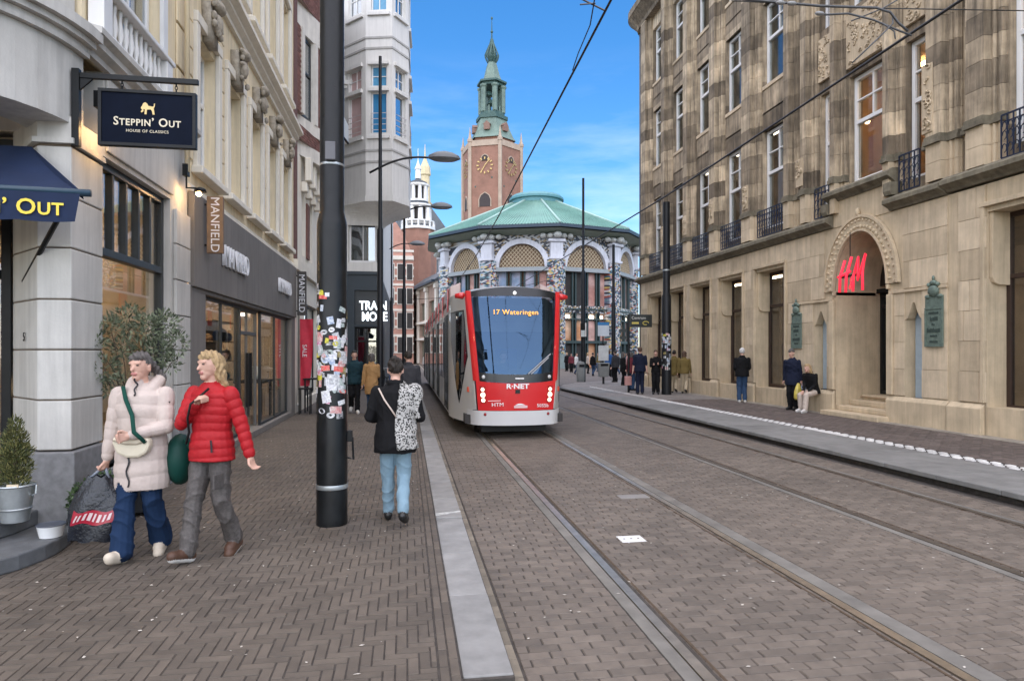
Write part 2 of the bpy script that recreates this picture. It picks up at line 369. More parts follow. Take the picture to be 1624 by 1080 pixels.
while y < 32:
    l = 1.0; x1 = 8.54
    e = max(0, (y - 30)) * .35
    MB().box(7.10 + e, x1, y + .004, y + l - .004, -.02, PZ + R.gauss(0, .002)).build('platform_slab', SLAB, platform, bevel=.012); y += l
WB = mat('white_block', (.66, .645, .62), .7, .2, 8, isl=.15, stain=.3)
wb = []; y = 6.5; k = 0
while y < 31:
    for r_ in range(3):
        if (k + r_) % 2 == 0: wb.append((8.60 + r_ * .095, y, .086, .115))
    y += .125; k += 1
lay(platform, wb, WB, PZ + .002, n=230, name='white_block')
MB().box(8.55, 8.72, 12.0, 13.3, 0, PZ + .005).build('white_slab', WB, platform)
lay(platform, swap(rows(6.5, 31, 11.05, 11.5, .4, .15, .01)), mat('plinth_strip_stone', (.27,.24,.195), .8, .2, 5, .2, 100, isl=.15, stain=.2), PZ + .01, n=90, name='strip_stone')
# leaf litter and gum specks on the bricks
lt = MB()
for q in range(420):
    x, y, z = (R.uniform(-3, .2), R.uniform(3, 14), .003) if q < 230 else (R.uniform(.7, 6), R.uniform(3, 12), RZ + .004)
    a = R.uniform(0, 6.28); r_ = R.uniform(.006, .019)
    lt.add([(x + r_*math.cos(a+t)*(1 if i % 2 else .55), y + r_*math.sin(a+t)*(1 if i % 2 else .55), z + R.uniform(0, .003)) for i, t in enumerate((0, 1.57, 3.14, 4.71))], [(0,1,2,3)])
lt.build('litter', mat('pale_litter', (.52,.48,.42), .8, .3, 30), label='pale scraps and gum specks on the bricks', kind='stuff')
# ---------------------------------------------------------------- left row of buildings
LX = -3.1
TL = lambda s, d, z: (LX + d, s, z)
def sash(parent, T, s0, s1, z0, z1, d, frame_m, glass_m, cols=1, rows_=1, fw=.05, transom=None, dep=.06, label=None, top_cols=None, top_rows=1, mid=.035):
    """a window: frame mesh with glazing bars, each pane a child"""
    f = MB(T); f.box(s0, s0+fw, d-dep, d, z0, z1); f.box(s1-fw, s1, d-dep, d, z0, z1); f.box(s0+fw, s1-fw, d-dep, d, z0, z0+fw); f.box(s0+fw, s1-fw, d-dep, d, z1-fw, z1)
    lights = [(z0+fw, z1-fw, cols, rows_)]
    if transom: lights = [(z0+fw, transom-fw/2, cols, rows_), (transom+fw/2, z1-fw, top_cols or cols, top_rows)]; f.box(s0+fw, s1-fw, d-dep, d+.01, transom-fw/2, transom+fw/2)
    panes = []
    for a, b, c, r in lights:
        ww = (s1 - s0 - 2*fw) / c; hh = (b - a) / r
        for i in range(1, c): f.box(s0+fw+i*ww-mid/2, s0+fw+i*ww+mid/2, d-dep+.005, d-.005, a, b)
        for j in range(1, r): f.box(s0+fw, s1-fw, d-dep+.01, d-.01, a+j*hh-mid/2, a+j*hh+mid/2)
        for i in range(c):
            for j in range(r): panes.append((s0+fw+i*ww, s0+fw+(i+1)*ww, a+j*hh, a+(j+1)*hh))
    o = f.build('window', frame_m, parent, bevel=.006 if fw > .03 else 0)
    if label: o['label'] = label
    for a, b, c, e in panes: MB(T).box(a, b, d-dep*.6, d-dep*.45, c, e).build('pane', glass_m, o)
    return o
def boxpart(parent, T, name, m, *b, bevel=0): return MB(T).box(*b).build(name, m, parent, bevel=bevel)
def profile_strip(parent, T, name, m, s0, s1, prof):      # moulding: prof = [(d, z)...] swept along s
    mb = MB(T); n = len(prof); vs = [(s0, d_, z) for d_, z in prof] + [(s1, d_, z) for d_, z in prof]
    mb.add(vs, [(i, (i+1) % n, n+(i+1) % n, n+i) for i in range(n)] + [tuple(range(n)), tuple(range(2*n-1, n-1, -1))])
    return mb.build(name, m, parent)

# --- corner building with the navy awning
A = thing('corner_building', 'cream corner building with rounded white fascia over the navy awning and a balcony', 'building', (LX, 8, 0))
wl = MB(TL); wl.wall(7.4, 10.05, 0, 4.6, [(7.4, 9.36, .5, 3.74)], -.3, 0, 0)
wl.wall(6.95, 10.05, 4.85, 14.5, [(7.75, 9.0, 4.9, 8.2), (7.75, 9.0, 9.6, 12.5)], -.3, 0, 1)
wl.box(4.6, 7.4, -9, -3.0, 0, 14.5, 1); wl.box(7.36, 10.05, -9, -4.2, 0, 14.5, 1); wl.box(7.4, 10.05, -4.2, -.31, 3.95, 4.2, 0)
wl.build('wall', [PLASTER, CREAM], A)
cx, cy, cr = LX - 1.5, 6.98, 1.5
ar = [math.pi * q / 24 for q in range(0, -27, -1)]
def arcband(name, m, r0, r1, z0, z1):
    mb = MB(); pts = [(cx + r1*math.cos(a), cy + r1*math.sin(a), z0) for a in ar] + [(cx + r0*math.cos(a), cy + r0*math.sin(a), z0) for a in reversed(ar)]
    k = len(ar); mb.add(pts + [(x, y, z1) for x, y, z in pts], [(i, i+1, i+1+2*k, i+2*k) for i in range(2*k-1)] + [(i, 2*k-1-i, 2*k-2-i, i+1) for i in range(k-1)] + [(2*k+i, 2*k+i+1, 4*k-2-i, 4*k-1-i) for i in range(k-1)])
    o = mb.build(name, m, A); smooth_by_angle(o.data, 30); return o
arcband('curved_fascia', PLASTER, 1.0, 1.5, 3.86, 4.55)
arcband('curved_cornice', PLASTER, 1.0, 1.56, 4.553, 4.64); arcband('curved_cornice', PLASTER, 1.0, 1.62, 4.643, 4.70); arcband('curved_cornice', PLASTER, 1.0, 1.68, 4.703, 4.80); arcband('curved_wall', CREAM, .9, 1.40, 4.803, 14.4)
for sx_ in (-1.3,):
    mb = MB(); mb.prism([(cx+1.41*math.cos(a), cy+1.41*math.sin(a), 4.81) for a in (-.05, -.3)] + [(cx+1.46*math.cos(a), cy+1.46*math.sin(a), 4.81) for a in (-.3, -.05)], (0, 0, 9.5)); mb.build('pilaster', PLASTER, A)
pf_ = [(0, 4.60), (.06, 4.60), (.06, 4.66), (.13, 4.70), (.13, 4.76), (.19, 4.80), (.19, 4.86), (0, 4.9)]
profile_strip(A, TL, 'cornice', PLASTER, 6.93, 10.06, pf_)
# corner pier in ashlar courses, splayed jamb, granite base
cour = [.80, 1.27, 1.74, 2.21, 2.69, 3.17, 3.64]
def pier_poly(e): return [(LX + e, 6.75 - e), (LX + e, 7.4), (LX - .3, 7.4), (LX - .85, 7.42), (LX - .78, 7.3), (LX - .29 - e, 6.75 - e)]
for a, b in zip(cour, cour[1:]):
    mb = MB(); mb.prism([(x, y, a + .007) for x, y in pier_poly(0)], (0, 0, b - a - .014)); mb.build('stone', PLASTER, A, bevel=.010)
mb = MB(); mb.prism([(x, y, .8) for x, y in [(LX - .015, 6.77), (LX - .015, 7.4), (LX - .3, 7.4), (LX - .84, 7.41), (LX - .78, 7.31), (LX - .28, 6.77)]], (0, 0, 3.06)); mb.build('pier_core', STONEJ, A)
mb = MB(); mb.prism([(x, y, 3.66) for x, y in pier_poly(.03)], (0, 0, .05)); mb.prism([(x, y, 3.712) for x, y in pier_poly(0)], (0, 0, .2)); mb.build('pier_cap', PLASTER, A)
mb = MB(); mb.prism([(x, y, 0) for x, y in pier_poly(.045)], (0, 0, .79)); mb.build('granite_base', GRANITE, A, bevel=.012)
for a, b in zip(cour, cour[1:]): boxpart(A, TL, 'stone', PLASTER, 9.46, 10.03, .003, .05, a + .007, b - .007, bevel=.008)
boxpart(A, TL, 'granite_base', GRANITE, 9.42, 10.05, .004, .085, 0, .79, bevel=.01); boxpart(A, TL, 'granite_base', GRANITE, 7.41, 9.41, .002, .06, 0, .48, bevel=.01)
boxpart(A, TL, 'fascia_panel', PLASTER, 7.45, 9.42, .003, .03, 3.80, 4.56, bevel=.01)
W = sash(A, TL, 7.42, 9.36, .5, 3.74, -.08, DARKFR, GLASS, 1, 1, .085, 2.78, .1, top_cols=5, mid=.05)
boxpart(A, TL, 'window_sill', GRANITE, 7.4, 9.4, -.1, .05, .47, .50)
# balcony with turned balusters and its french window
for s0 in (7.02, 8.75): boxpart(A, TL, 'balcony_post', WHITE, s0, s0 + .2, .02, .17, 4.87, 5.32, bevel=.01)
boxpart(A, TL, 'balcony_rail', WHITE, 6.98, 9.0, .01, .19, 5.323, 5.38, bevel=.012); boxpart(A, TL, 'balcony_rail', WHITE, 7.22, 8.75, .04, .15, 4.87, 4.92, bevel=.008)
bp = [(.022, 0), (.03, .02), (.018, .05), (.036, .14), (.03, .2), (.017, .3), (.024, .36), (.024, .4)]
for i in range(11): b_ = MB(); b_.lathe(bp, (LX + .095, 7.3 + i * .137, 4.921), 8); b_.build('baluster', WHITE, A, smooth=True)
for zz in (4.9, 9.6): sash(A, TL, 7.78, 8.97, zz, zz + 2.9, -.12, WHITE, GLASSD, 2, 1, .07, zz + 2.2)
for s0 in (7.62, 8.98): boxpart(A, TL, 'window_surround', WHITE, s0, s0 + .15, .002, .05, 4.88, 8.3)
for i in range(8): boxpart(A, TL, 'quoin', CREAM, 9.55, 10.0, .003, .03, 5.0 + i * .6, 5.56 + i * .6, bevel=.012)
dp = MB(); dp.tube([(LX + .1, 9.72, 4.2), (LX + .1, 9.72, 14)], .035, 8); dp.build('drain_pipe', CREAM, A, smooth=True)
# entrance: black glazed door set back beneath the fascia
dx0 = LX - .85
T_F = lambda s, d, z: (s, 7.38 - d, z)
de = sash(A, T_F, dx0 - 1.6, dx0, .28, 3.55, 0, BLACK, GLASS, 2, 1, .09, 2.5, .08); de['label'] = 'black framed glass shop entrance'
boxpart(A, T_F, 'lintel', DARKFR, dx0 - 2.6, dx0 + .5, -.05, -.005, 3.56, 3.86)
T_D = lambda s, d, z: (s, 7.38 - d, z)
boxpart(A, T_D, 'door_side', PLASTER, dx0 - 2.6, dx0 - 1.605, -.2, .1, .0, 3.86)
text('house_number', '5', .12, frame((LX - .53, 6.995, 1.86), (.65, -.76, 0), (0, 0, 1)), BLACK, A, .003)
# steps (two curved granite treads)
STG = mat('step_granite', (.115, .12, .125), .6, .25, 8, .15, 120, stain=.3)
def flat_step(pts, z0, z1): mb = MB(); mb.prism([(x, y, z0) for x, y in pts], (0, 0, z1 - z0)); return mb.build('step', STG, A, bevel=.015)
flat_step([(-3.04, 6.70), (-2.97, 6.45), (-2.94, 6.2), (-2.95, 6.0), (-3.02, 5.75), (-3.16, 5.52), (-3.4, 5.32), (-3.8, 5.18), (-4.5, 5.1), (-6, 5.1), (-6, 7.3), (-3.3, 7.3)], 0, .13)
flat_step([(-3.36, 6.72), (-3.38, 6.4), (-3.45, 6.1), (-3.6, 5.85), (-3.9, 5.68), (-4.5, 5.6), (-6, 5.6), (-6, 7.3), (-3.42, 7.3)], .131, .27)
# shop interior (window display)
def room(parent, T, s0, s1, d0, d1, z0, z1, m, fl=None, name='shop_interior', near=True):
    r_ = MB(T); e = .02
    r_.box(s0, s1, d0, d0 + e, z0, z1); (r_.box(s0, s0 + e, d0 + e, d1, z0, z1) if near else 0); r_.box(s1 - e, s1, d0 + e, d1, z0, z1); r_.box(s0 + e, s1 - e, d0 + e, d1, z1 - e, z1)
    o = r_.build(name, m, parent); MB(T).box(s0 + e, s1 - e, d0 + e, d1, z0, z0 + e).build('shop_floor', fl or mat('wood_floor', (.25, .16, .09), .6, .2, 5), parent); return o
room(A, TL, 7.44, 9.6, -3.6, -.32, .26, 3.9, mat('beige_shop_wall', (.42, .35, .26), .9, .35, 2), near=False)
for s, d_, z, r_ in ((8.2, -1.2, 2.62, .09), (9.0, -2.2, 2.5, .08), (7.7, -.9, 1.35, .11), (8.8, -1.6, 3.2, .06)):
    q = MB(TL); q.ell((s, d_, z), r_, r_, r_); o = q.build('pendant_lamp', LAMP, A, smooth=True); MB(TL).tube([(s, d_, z + r_), (s, d_, 3.88)], .006, 5).build('cord', BLACK, o)
MB(T_F).box(dx0 - 1.2, dx0 - .5, -2.0, -1.5, 3.40, 3.44).build('ceiling_light', LAMP, A); MB(TL).box(8.0, 9.2, -2.4, -1.9, 3.84, 3.87).build('ceiling_light', LAMPW, A)
def shelf_wall(name, label, T, s0, s1, d, z0, z1, n, cols_, seed, depth=.3, par=None):
    rr = random.Random(seed); t = thing(name, label, 'shelving', T((s0 + s1) / 2, d, z0)); sh = MB(T); it = MB(T)
    sh.box(s0, s1, d - .02, d, z0, z1)
    for i in range(n + 1):
        z = z0 + (z1 - z0) * i / n; sh.box(s0, s1, d + .001, d + depth, z, z + .025); s = s0 + .05
        while i < n and s < s1 - .15:
            w_ = rr.uniform(.09, .2); h = rr.uniform(.1, (z1 - z0) / n * .72)
            if rr.random() < .85: it.ell((s + w_/2, d + depth*.55, z + .027 + h*.45), w_*.5, depth*.36, h*.5, 8, rr.randrange(len(cols_)))
            s += w_ + rr.uniform(.01, .09)
    sh.build('shelf', mat('shelf_wood', (.30, .19, .10), .6, .2, 5), t); o = it.build('goods', cols_, t, smooth=True); o['kind'] = 'stuff'; return t
GOODS = [mat('good_%s' % c, v, .55, .15, 9) for c, v in dict(tan=(.35,.2,.09), black=(.02,.02,.02), cream=(.6,.52,.4), red=(.42,.05,.04), brown=(.14,.07,.035), blue=(.05,.09,.2)).items()]
shelf_wall('shoe_shelf', 'wooden shoe shelf inside the corner shop window', TL, 7.6, 9.5, -3.4, .6, 2.6, 4, GOODS, 1)
shelf_wall('shoe_shelf', 'dark shelf of shoes glimpsed through the black entrance door', T_F, dx0 - 1.8, dx0 - .1, -1.2, .3, 3.2, 6, GOODS, 7)
# --- shoe store with grey fascia, cream upper floors
B = thing('shoe_store_building', 'cream building with carved window heads above a grey fascia shoe store', 'building', (LX, 14.5, 0))
wy = [10.92 + 1.67 * i for i in range(5)]
ops = [(y - .5, y + .5, 4.45, 6.45) for y in wy] + [(y - .5, y + .5, 8.3, 10.6) for y in wy] + [(y - .5, y + .5, 11.6, 13.2) for y in wy]
wl = MB(TL); wl.wall(10.05, 18.93, 4.0, 14.2, ops, -.35, 0); wl.box(10.05, 18.93, -9, -6.0, 0, 14.2); wl.box(10.05, 18.93, -6, -.36, 7.0, 7.3); wl.box(10.05, 18.93, -6, -.36, 14, 14.2); wl.build('wall', CREAM, B)
profile_strip(B, TL, 'cornice', CREAMW, 10.06, 18.92, [(0, 7.42), (.07, 7.42), (.07, 7.5), (.16, 7.56), (.16, 7.62), (.27, 7.68), (.27, 7.76), (0, 7.84)])
profile_strip(B, TL, 'string_course', CREAMW, 10.06, 18.92, [(0, 4.03), (.05, 4.03), (.05, 4.1), (.0, 4.16)])
for i, y in enumerate(wy):
    for fl, (z0, z1) in enumerate(((4.45, 6.45), (8.3, 10.6), (11.6, 13.2))):
        sash(B, TL, y - .5, y + .5, z0, z1, -.16, WHITE, GLASSD, 1, 1, .07, z0 + (z1 - z0) * .6)
        if fl == 2: continue
        f_ = MB(TL)
        for s in (y - .66, y + .50): f_.box(s, s + .16, .002, .075, z0 - .02, z1 + .1)
        f_.box(y - .66, y + .66, .002, .085, z1 + .101, z1 + .26); f_.build('window_surround', CREAMW, B, bevel=.012)
        boxpart(B, TL, 'window_sill', CREAMW, y - .72, y + .72, .001, .17, z0 - .13, z0 - .022, bevel=.015)
        if fl == 0:
            k = MB(TL); rr = random.Random(i)
            k.prism([(y - .17, .003, z1 + .02), (y + .17, .003, z1 + .02), (y + .23, .003, z1 + .62), (y - .23, .003, z1 + .62)], (0, .13, 0)); k.ell((y, .17, z1 + .36), .13, .09, .17, 10); k.ell((y, .2, z1 + .62), .2, .1, .09, 8)
            for q in range(9): k.ell((y + rr.uniform(-.2, .2), .15 + rr.uniform(0, .05), z1 + rr.uniform(.05, .68)), rr.uniform(.03, .07), .05, rr.uniform(.03, .08), 6)
            k.build('carved_keystone', mat('carved_stone', (.36, .32, .26), .85, .3, 14, .3, 60, stain=.3), B, smooth=True)
    for s in (y - .835,):
        for q in range(7): boxpart(B, TL, 'quoin_block', CREAM, s - .15, s + .15, .003, .028, 4.5 + q * .4, 4.88 + q * .4, bevel=.01)
# shop front
fs = boxpart(B, TL, 'fascia', GREYF, 10.07, 18.9, .001, .09, 2.66, 4.02, bevel=.008)
sf = MB(TL); sf.wall(10.07, 18.9, 0, 2.658, [(10.75, 18.35, .12, 2.60)], -.3, .05); sf.build('shop_front', GREYF, B, bevel=.006)
sash(B, TL, 10.76, 13.38, .12, 2.60, -.06, DARKFR, GLASS, 2, 1, .05); sash(B, TL, 15.12, 18.34, .12, 2.60, -.06, DARKFR, GLASS, 2, 1, .05)
dr = sash(B, TL, 13.40, 15.10, .02, 2.60, -.14, mat('grey_door_frame', (.11, .11, .11), .45, .1), GLASS, 2, 1, .07, 2.1, label='glass double shop door with dark grey frame')
h_ = MB(TL); h_.box(14.08, 14.14, -.135, -.08, .6, 1.7); h_.box(14.36, 14.42, -.135, -.08, .6, 1.7); h_.build('handle', BLACK, dr)
room(B, TL, 10.3, 18.7, -5.2, -.32, .0, 3.1, mat('shoe_store_wall', (.55, .42, .30), .9, .3, 1.6))
for y in (11.2, 12.6, 14.2, 15.8, 17.4):
    for d_ in (-1.3, -3.2): MB(TL).box(y - .6, y + .6, d_ - .15, d_ + .15, 3.0, 3.05).build('ceiling_light', LAMPW, B)
q = MB(TL); q.ell((11.6, -.9, 2.3), .14, .14, .14); q.build('pendant_lamp', LAMP, B, smooth=True)
shelf_wall('bag_shelf', 'shelf of tan bags and shoes behind the first shoe store window', TL, 11.0, 13.4, -1.9, .12, 2.5, 5, GOODS, 2)
shelf_wall('boot_shelf', 'shelf of boots and red bags behind the far shoe store window', TL, 15.3, 17.2, -1.4, .12, 2.4, 5, GOODS, 3)
tb = thing('display_table', 'dark display table with pale cloths in the far shoe store window', 'table', (LX - .8, 17.6, 0)); MB(TL).box(17.0, 18.3, -1.1, -.4, .95, 1.0).build('table_top', DARKIN, tb)
for s, d_ in ((17.05, -1.05), (18.2, -1.05), (17.05, -.5), (18.2, -.5)): MB(TL).box(s, s + .06, d_, d_ + .06, .021, .949).build('leg', DARKIN, tb)
q = MB(TL); q.ell((17.5, -.7, 1.2), .12, .12, .2, 8); q.ell((17.9, -.75, 1.15), .14, .12, .15, 8); tag(q.build('display_cloth', WHITE, smooth=True), 'pale folded cloths on the display table in the far window', 'cloth')
LETTER = mat('pale_sign_letters', (.72, .72, .74), .4, .05); LETD = mat('dark_letter_side', (.03,.03,.035), .5)
for yy, sz in ((12.3, .50), (17.0, .46)):
    text('sign_letters', 'MANFIELD', sz, frame((LX + .125, yy, 3.29), (0, 1, 0), (0, 0, 1)), LETTER, B, .03, space=1.0, sxy=(.72, 1)); text('letter_backing', 'MANFIELD', sz, frame((LX + .093, yy, 3.285), (0, 1, 0), (0, 0, 1)), LETD, B, .004, sxy=(.72, 1), bold=.012)
# blade signs
def blade(y, x0, x1, z0, z1, m, label, size):
    t = thing('blade_sign', label, 'sign', (LX, y, z0)); MB().box(x0, x1, y - .04, y + .04, z0, z1).build('sign_board', m, t, bevel=.006)
    for z in (z0 + .12, z1 - .12): MB().box(LX + .092, x0 - .001, y - .015, y + .015, z - .015, z + .015).build('bracket', BLACK, t)
    text('sign_letters', 'MANFIELD', size, frame(((x0 + x1) / 2, y - .045, (z0 + z1) / 2), (0, 0, -1), (1, 0, 0)), LETTER, t, .004, sxy=(1.0, 1.0), space=1.02)
blade(10.55, LX + .13, LX + .36, 3.20, 4.05, mat('brown_wood_sign', (.19, .115, .062), .6, .25, 6), 'brown vertical blade sign lettered MANFIELD beside the corner pier', .175)
blade(18.85, LX + .12, LX + .36, 2.72, 3.92, mat('dark_sign', (.05, .045, .04), .6, .2), 'dark vertical blade sign lettered MANFIELD at the far end of the grey fascia', .22)
fl = thing('banner_flag', 'tall narrow red banner flag hanging outside the brick building', 'flag', (LX + .2, 19.5, 0)); RED = mat('red_banner', (.50, .025, .05), .7, .15, 5)
MB().tube([(LX + .06, 19.5, .02), (LX + .06, 19.5, 2.75)], .015, 6).build('pole', BLACK, fl)
fb = MB(); fb.grid(lambda u, v: (LX + .09 + u*(.26 + .10*math.sin(v*2)) , 19.5 + .03*math.sin(u*7 + v*5), .75 + v*1.9), [i/8 for i in range(9)], [i/16 for i in range(17)]); fb.build('banner', RED, fl, smooth=True)
text('lettering', 'SALE', .17, frame((LX + .22, 19.45, 1.75), (0, 0, -1), (1, 0, 0)), LETTER, fl, .002)
# hanging sign of the corner shop
S = thing('hanging_sign', 'navy hanging board lettered STEPPIN OUT with a gold lion on a black bracket', 'sign', (LX, 6.9, 3.4))
sy = 6.93; D0 = 6.25
pA = P(158, 144, D0); pB = P(311, 148, D0 + .12); pC = P(308, 236, D0 + .12); pD = P(156, 232, D0)
sy = (pA.y + pB.y) / 2; x0, x1 = pA.x, pB.x; z0, z1 = (pC.z + pD.z) / 2, (pA.z + pB.z) / 2
bo = MB(); bo.box(x0, x1, sy - .02, sy + .02, z0, z1, 0); bo.build('board', NAVY, S, bevel=.004)
fr = MB(); e = .026
for a in ((x0, x1, z0, z0 + e), (x0, x1, z1 - e, z1), (x0, x0 + e, z0 + e, z1 - e), (x1 - e, x1, z0 + e, z1 - e)): fr.box(a[0] - .003, a[1] + .003, sy - .032, sy + .032, a[2] - .003, a[3] + .003)
fr.build('board_frame', BLACK, S, bevel=.004)
xm = (x0 + x1) / 2; hz = (z1 - z0)
CREAML = mat('cream_letters', (.72, .64, .48), .5, .05)
text('lettering', 'Steppin’ Out', .112, frame((xm, sy - .024, z0 + hz * .43), (1, 0, 0), (0, 0, 1)), CREAML, S, .003, small=.78, sxy=(.92, 1), space=1.1, bold=.0015); text('lettering', 'HOUSE OF CLASSICS', .037, frame((xm, sy - .024, z0 + hz * .27), (1, 0, 0), (0, 0, 1)), CREAML, S, .002, space=1.12)
ln_ = MB(); zz = z0 + hz * .66; F2 = lambda pts: [(xm + .06 * px, sy - .024, zz + .06 * pz) for px, pz in pts]
ln_.prism(F2([(-.95,.25),(-.75,.55),(-.6,.95),(-.3,1.15),(.0,.95),(.15,.6),(.75,.5),(.95,.55),(1.0,1.0),(1.15,1.02),(1.1,.5),(.95,.25),(1.0,-.1),(1.1,-.75),(.8,-.75),(.7,-.2),(.5,.05),(-.05,.0),(-.1,-.75),(-.4,-.75),(-.35,.0),(-.55,.1),(-.55,-.3),(-.85,-.5),(-.95,-.35),(-.75,-.1)]), (0, -.004, 0)); ln_.build('lion_emblem', GOLD, S)
bx = LX + .02; bk = MB(); zt = z1 + .115
bk.box(bx - .02, bx + .045, sy - .03, sy + .03, z0 - .02, zt + .06); bk.box(bx + .0455, x1 + .02, sy - .02, sy + .02, zt - .025, zt + .025); bk.prism([(bx + .046, sy - .012, zt - .026), (bx + .16, sy - .012, zt - .026), (bx + .046, sy - .012, zt - .14)], (0, .024, 0)); bk.build('bracket', BLACK, S, bevel=.004)
for x in (x0 + .2, x1 - .18):
    for q in range(3): c_ = MB(); c_.tube([(x + .012*math.cos(t) * (q % 2), sy + .012*math.cos(t) * (1 - q % 2), z1 + .02 + q*.03 + .02*math.sin(t)) for t in [i*math.pi/4 for i in range(9)]], .004, 5); c_.build('chain_link', BLACK, S)
# wall lamps
for k, (y, z, lb) in enumerate(((9.72, 3.96, 'black swan-neck wall lamp glowing on the pier before the brown blade sign'), (7.12, 3.95, 'warm wall lamp glowing behind the navy hanging sign'))):
    t = thing('wall_lamp', lb, 'lamp', (LX, y, z)); q = MB(); q.box(LX + .051, LX + .12, y - .05, y + .05, z + .18, z + .34); q.tube([(LX + .09, y, z + .18), (LX + .09, y, z + .02), (LX + .22, y, z + .02)], .014, 6); q.build('arm', BLACK, t)
    q = MB(); q.lathe([(.085, -.03), (.07, .01), (.03, .03)], (LX + .27, y, z), 12); q.build('lamp_shade', BLACK, t, smooth=True); q = MB(); q.ell((LX + .25, y, z - .06), .035, .035, .03); q.build('bulb', mat('lit_bulb', (1, .6, .25), emit=50), t)
# awning over the corner entrance
W_ = thing('awning', 'navy canvas awning lettered in yellow over the corner shop entrance', 'awning', (LX - .8, 6.6, 3))
aR, bR = P(131, 306, 5.62), P(50, 233, 6.12); aL = Vector((aR.x - 2.4, aR.y - .25, aR.z)); bL = Vector((bR.x - 2.4, bR.y - .05, bR.z))
cvs = MB(); cvs.grid(lambda u, v: tuple((aR.lerp(aL, u)).lerp(bR.lerp(bL, u), v) - Vector((0, 0, .05*math.sin(v*math.pi)))), [i/8 for i in range(9)], [i/6 for i in range(7)])
cvs.prism([aR, bR, bR - Vector((0, .01, .12)), aR - Vector((0, -.02, .05))], (-.006, 0, 0)); cvs.build('canvas', NAVYC, W_)
br_ = MB(); br_.tube([aR + Vector((.06, .01, 0)), aL], .032, 10); br_.build('front_bar', mat('navy_metal', (.02, .05, .08), .35, .1), W_, smooth=True)
vl = MB(); vl.grid(lambda u, v: tuple(aR.lerp(aL, u) - Vector((-.0 + .04*v, .045, .235*v + .012*abs(math.sin(u*18))*v + .02))), [i/60 for i in range(61)], [0, .5, 1]); vl.build('valance', NAVYC, W_)
YEL = mat('yellow_letters', (.80, .60, .06), .6, .05); xd = (aR - aL).normalized()
text('lettering', 'Steppin’ Out', .18, frame(aR.lerp(aL, .25) - Vector((.02, .058, .155)), xd, (0, .0, 1)), YEL, W_, .002, small=.8, bold=.003, space=1.05)
for a_, b_ in ((aR + Vector((-.12, .03, -.05)), P(38, 447, 6.45)), (aL + Vector((.12, .03, -.05)), P(38, 447, 6.45) + Vector((-2.1, 0, 0)))): am = MB(); am.tube([a_, b_], .022, 6); am.build('support_arm', BLACK, W_)

# --- brick building with canted bay
Cb = thing('brick_building', 'red brick building with white stone bands and a canted bay behind the big pole', 'building', (LX, 24, 0))
wl = MB(TL); wl.wall(18.94, 31, 0, 7.45, [(19.55, 20.25, .2, 2.9), (20.9, 24, .3, 3.2), (20.4, 21.0, 4.6, 6.6), (22, 22.6, 4.6, 6.6)], -.4, 0); wl.build('lower_wall', CREAMW, Cb)
for s0, s1, a, b in ((19.55, 20.25, .2, 2.9), (20.9, 24, .3, 3.2), (20.4, 21.0, 4.6, 6.6), (22, 22.6, 4.6, 6.6)): sash(Cb, TL, s0, s1, a, b, -.15, DARKFR if b < 4 else mat('red_shutter', (.12, .04, .03), .6), GLASSD, 1, 1, .06)
MB(TL).box(18.95, 31, -9, -.42, 0, 17).build('back_wall', DARKIN, Cb)
RB = mat('bay_brick', (.17, .075, .058), .85, .25, 8, isl=.25); BW = mat('band_stone', (.66, .63, .57), .8, .1, 3, streak=.15)
boxpart(Cb, TL, 'brick_pier', RB, 18.95, 19.5, -.39, .02, 4.3, 16.8); boxpart(Cb, TL, 'string_course', CREAMW, 18.95, 31, .001, .12, 4.0, 4.28)
bay = [(LX, 19.52), (LX + .42, 21.4), (LX + .42, 24.5), (LX, 26.2)]
def bayslab(name, z0, z1, e, m): mb = MB(); mb.prism([(bay[0][0] - .2, bay[0][1] - e, z0), (bay[1][0] + e, bay[1][1] - e, z0), (bay[2][0] + e, bay[2][1] + e, z0), (bay[3][0] - .2, bay[3][1] + e, z0)], (0, 0, z1 - z0)); return mb.build(name, m, Cb)
bayslab('band', 7.46, 7.86, .08, BW); bayslab('band', 8.26, 8.62, .06, BW); bayslab('band', 11.1, 11.9, .05, BW); bayslab('band', 12.9, 13.4, .06, BW)
(p0, p1) = (Vector((bay[0][0], bay[0][1], 0)), Vector((bay[1][0], bay[1][1], 0))); dv = (p1 - p0).normalized(); nv = Vector((dv.y, -dv.x, 0)); Lb_ = (p1 - p0).length
TB = lambda s, d, z: tuple(p0 + dv * s + nv * d + Vector((0, 0, z)))
TB2 = lambda s, d, z: (LX + .42 + d, 21.4 + s, z)
def course_bricks(T, s0, s1, z0, z1, ops, d, store):
    z = z0; j = 0
    while z < z1 - .01:
        s = s0 - (.11 if j % 2 else 0)
        while s < s1:
            a, b = max(s, s0), min(s + .22, s1); s += .22
            if b - a < .03 or any(o[0] - .01 < (a + b) / 2 < o[1] + .01 and o[2] < z + .04 < o[3] for o in ops): continue
            store.append((T, a + .005, b - .005, d - .05, d + R.uniform(.008, .016), z + .005, min(z + .075, z1) - .005))
        z += .075; j += 1
bb = []
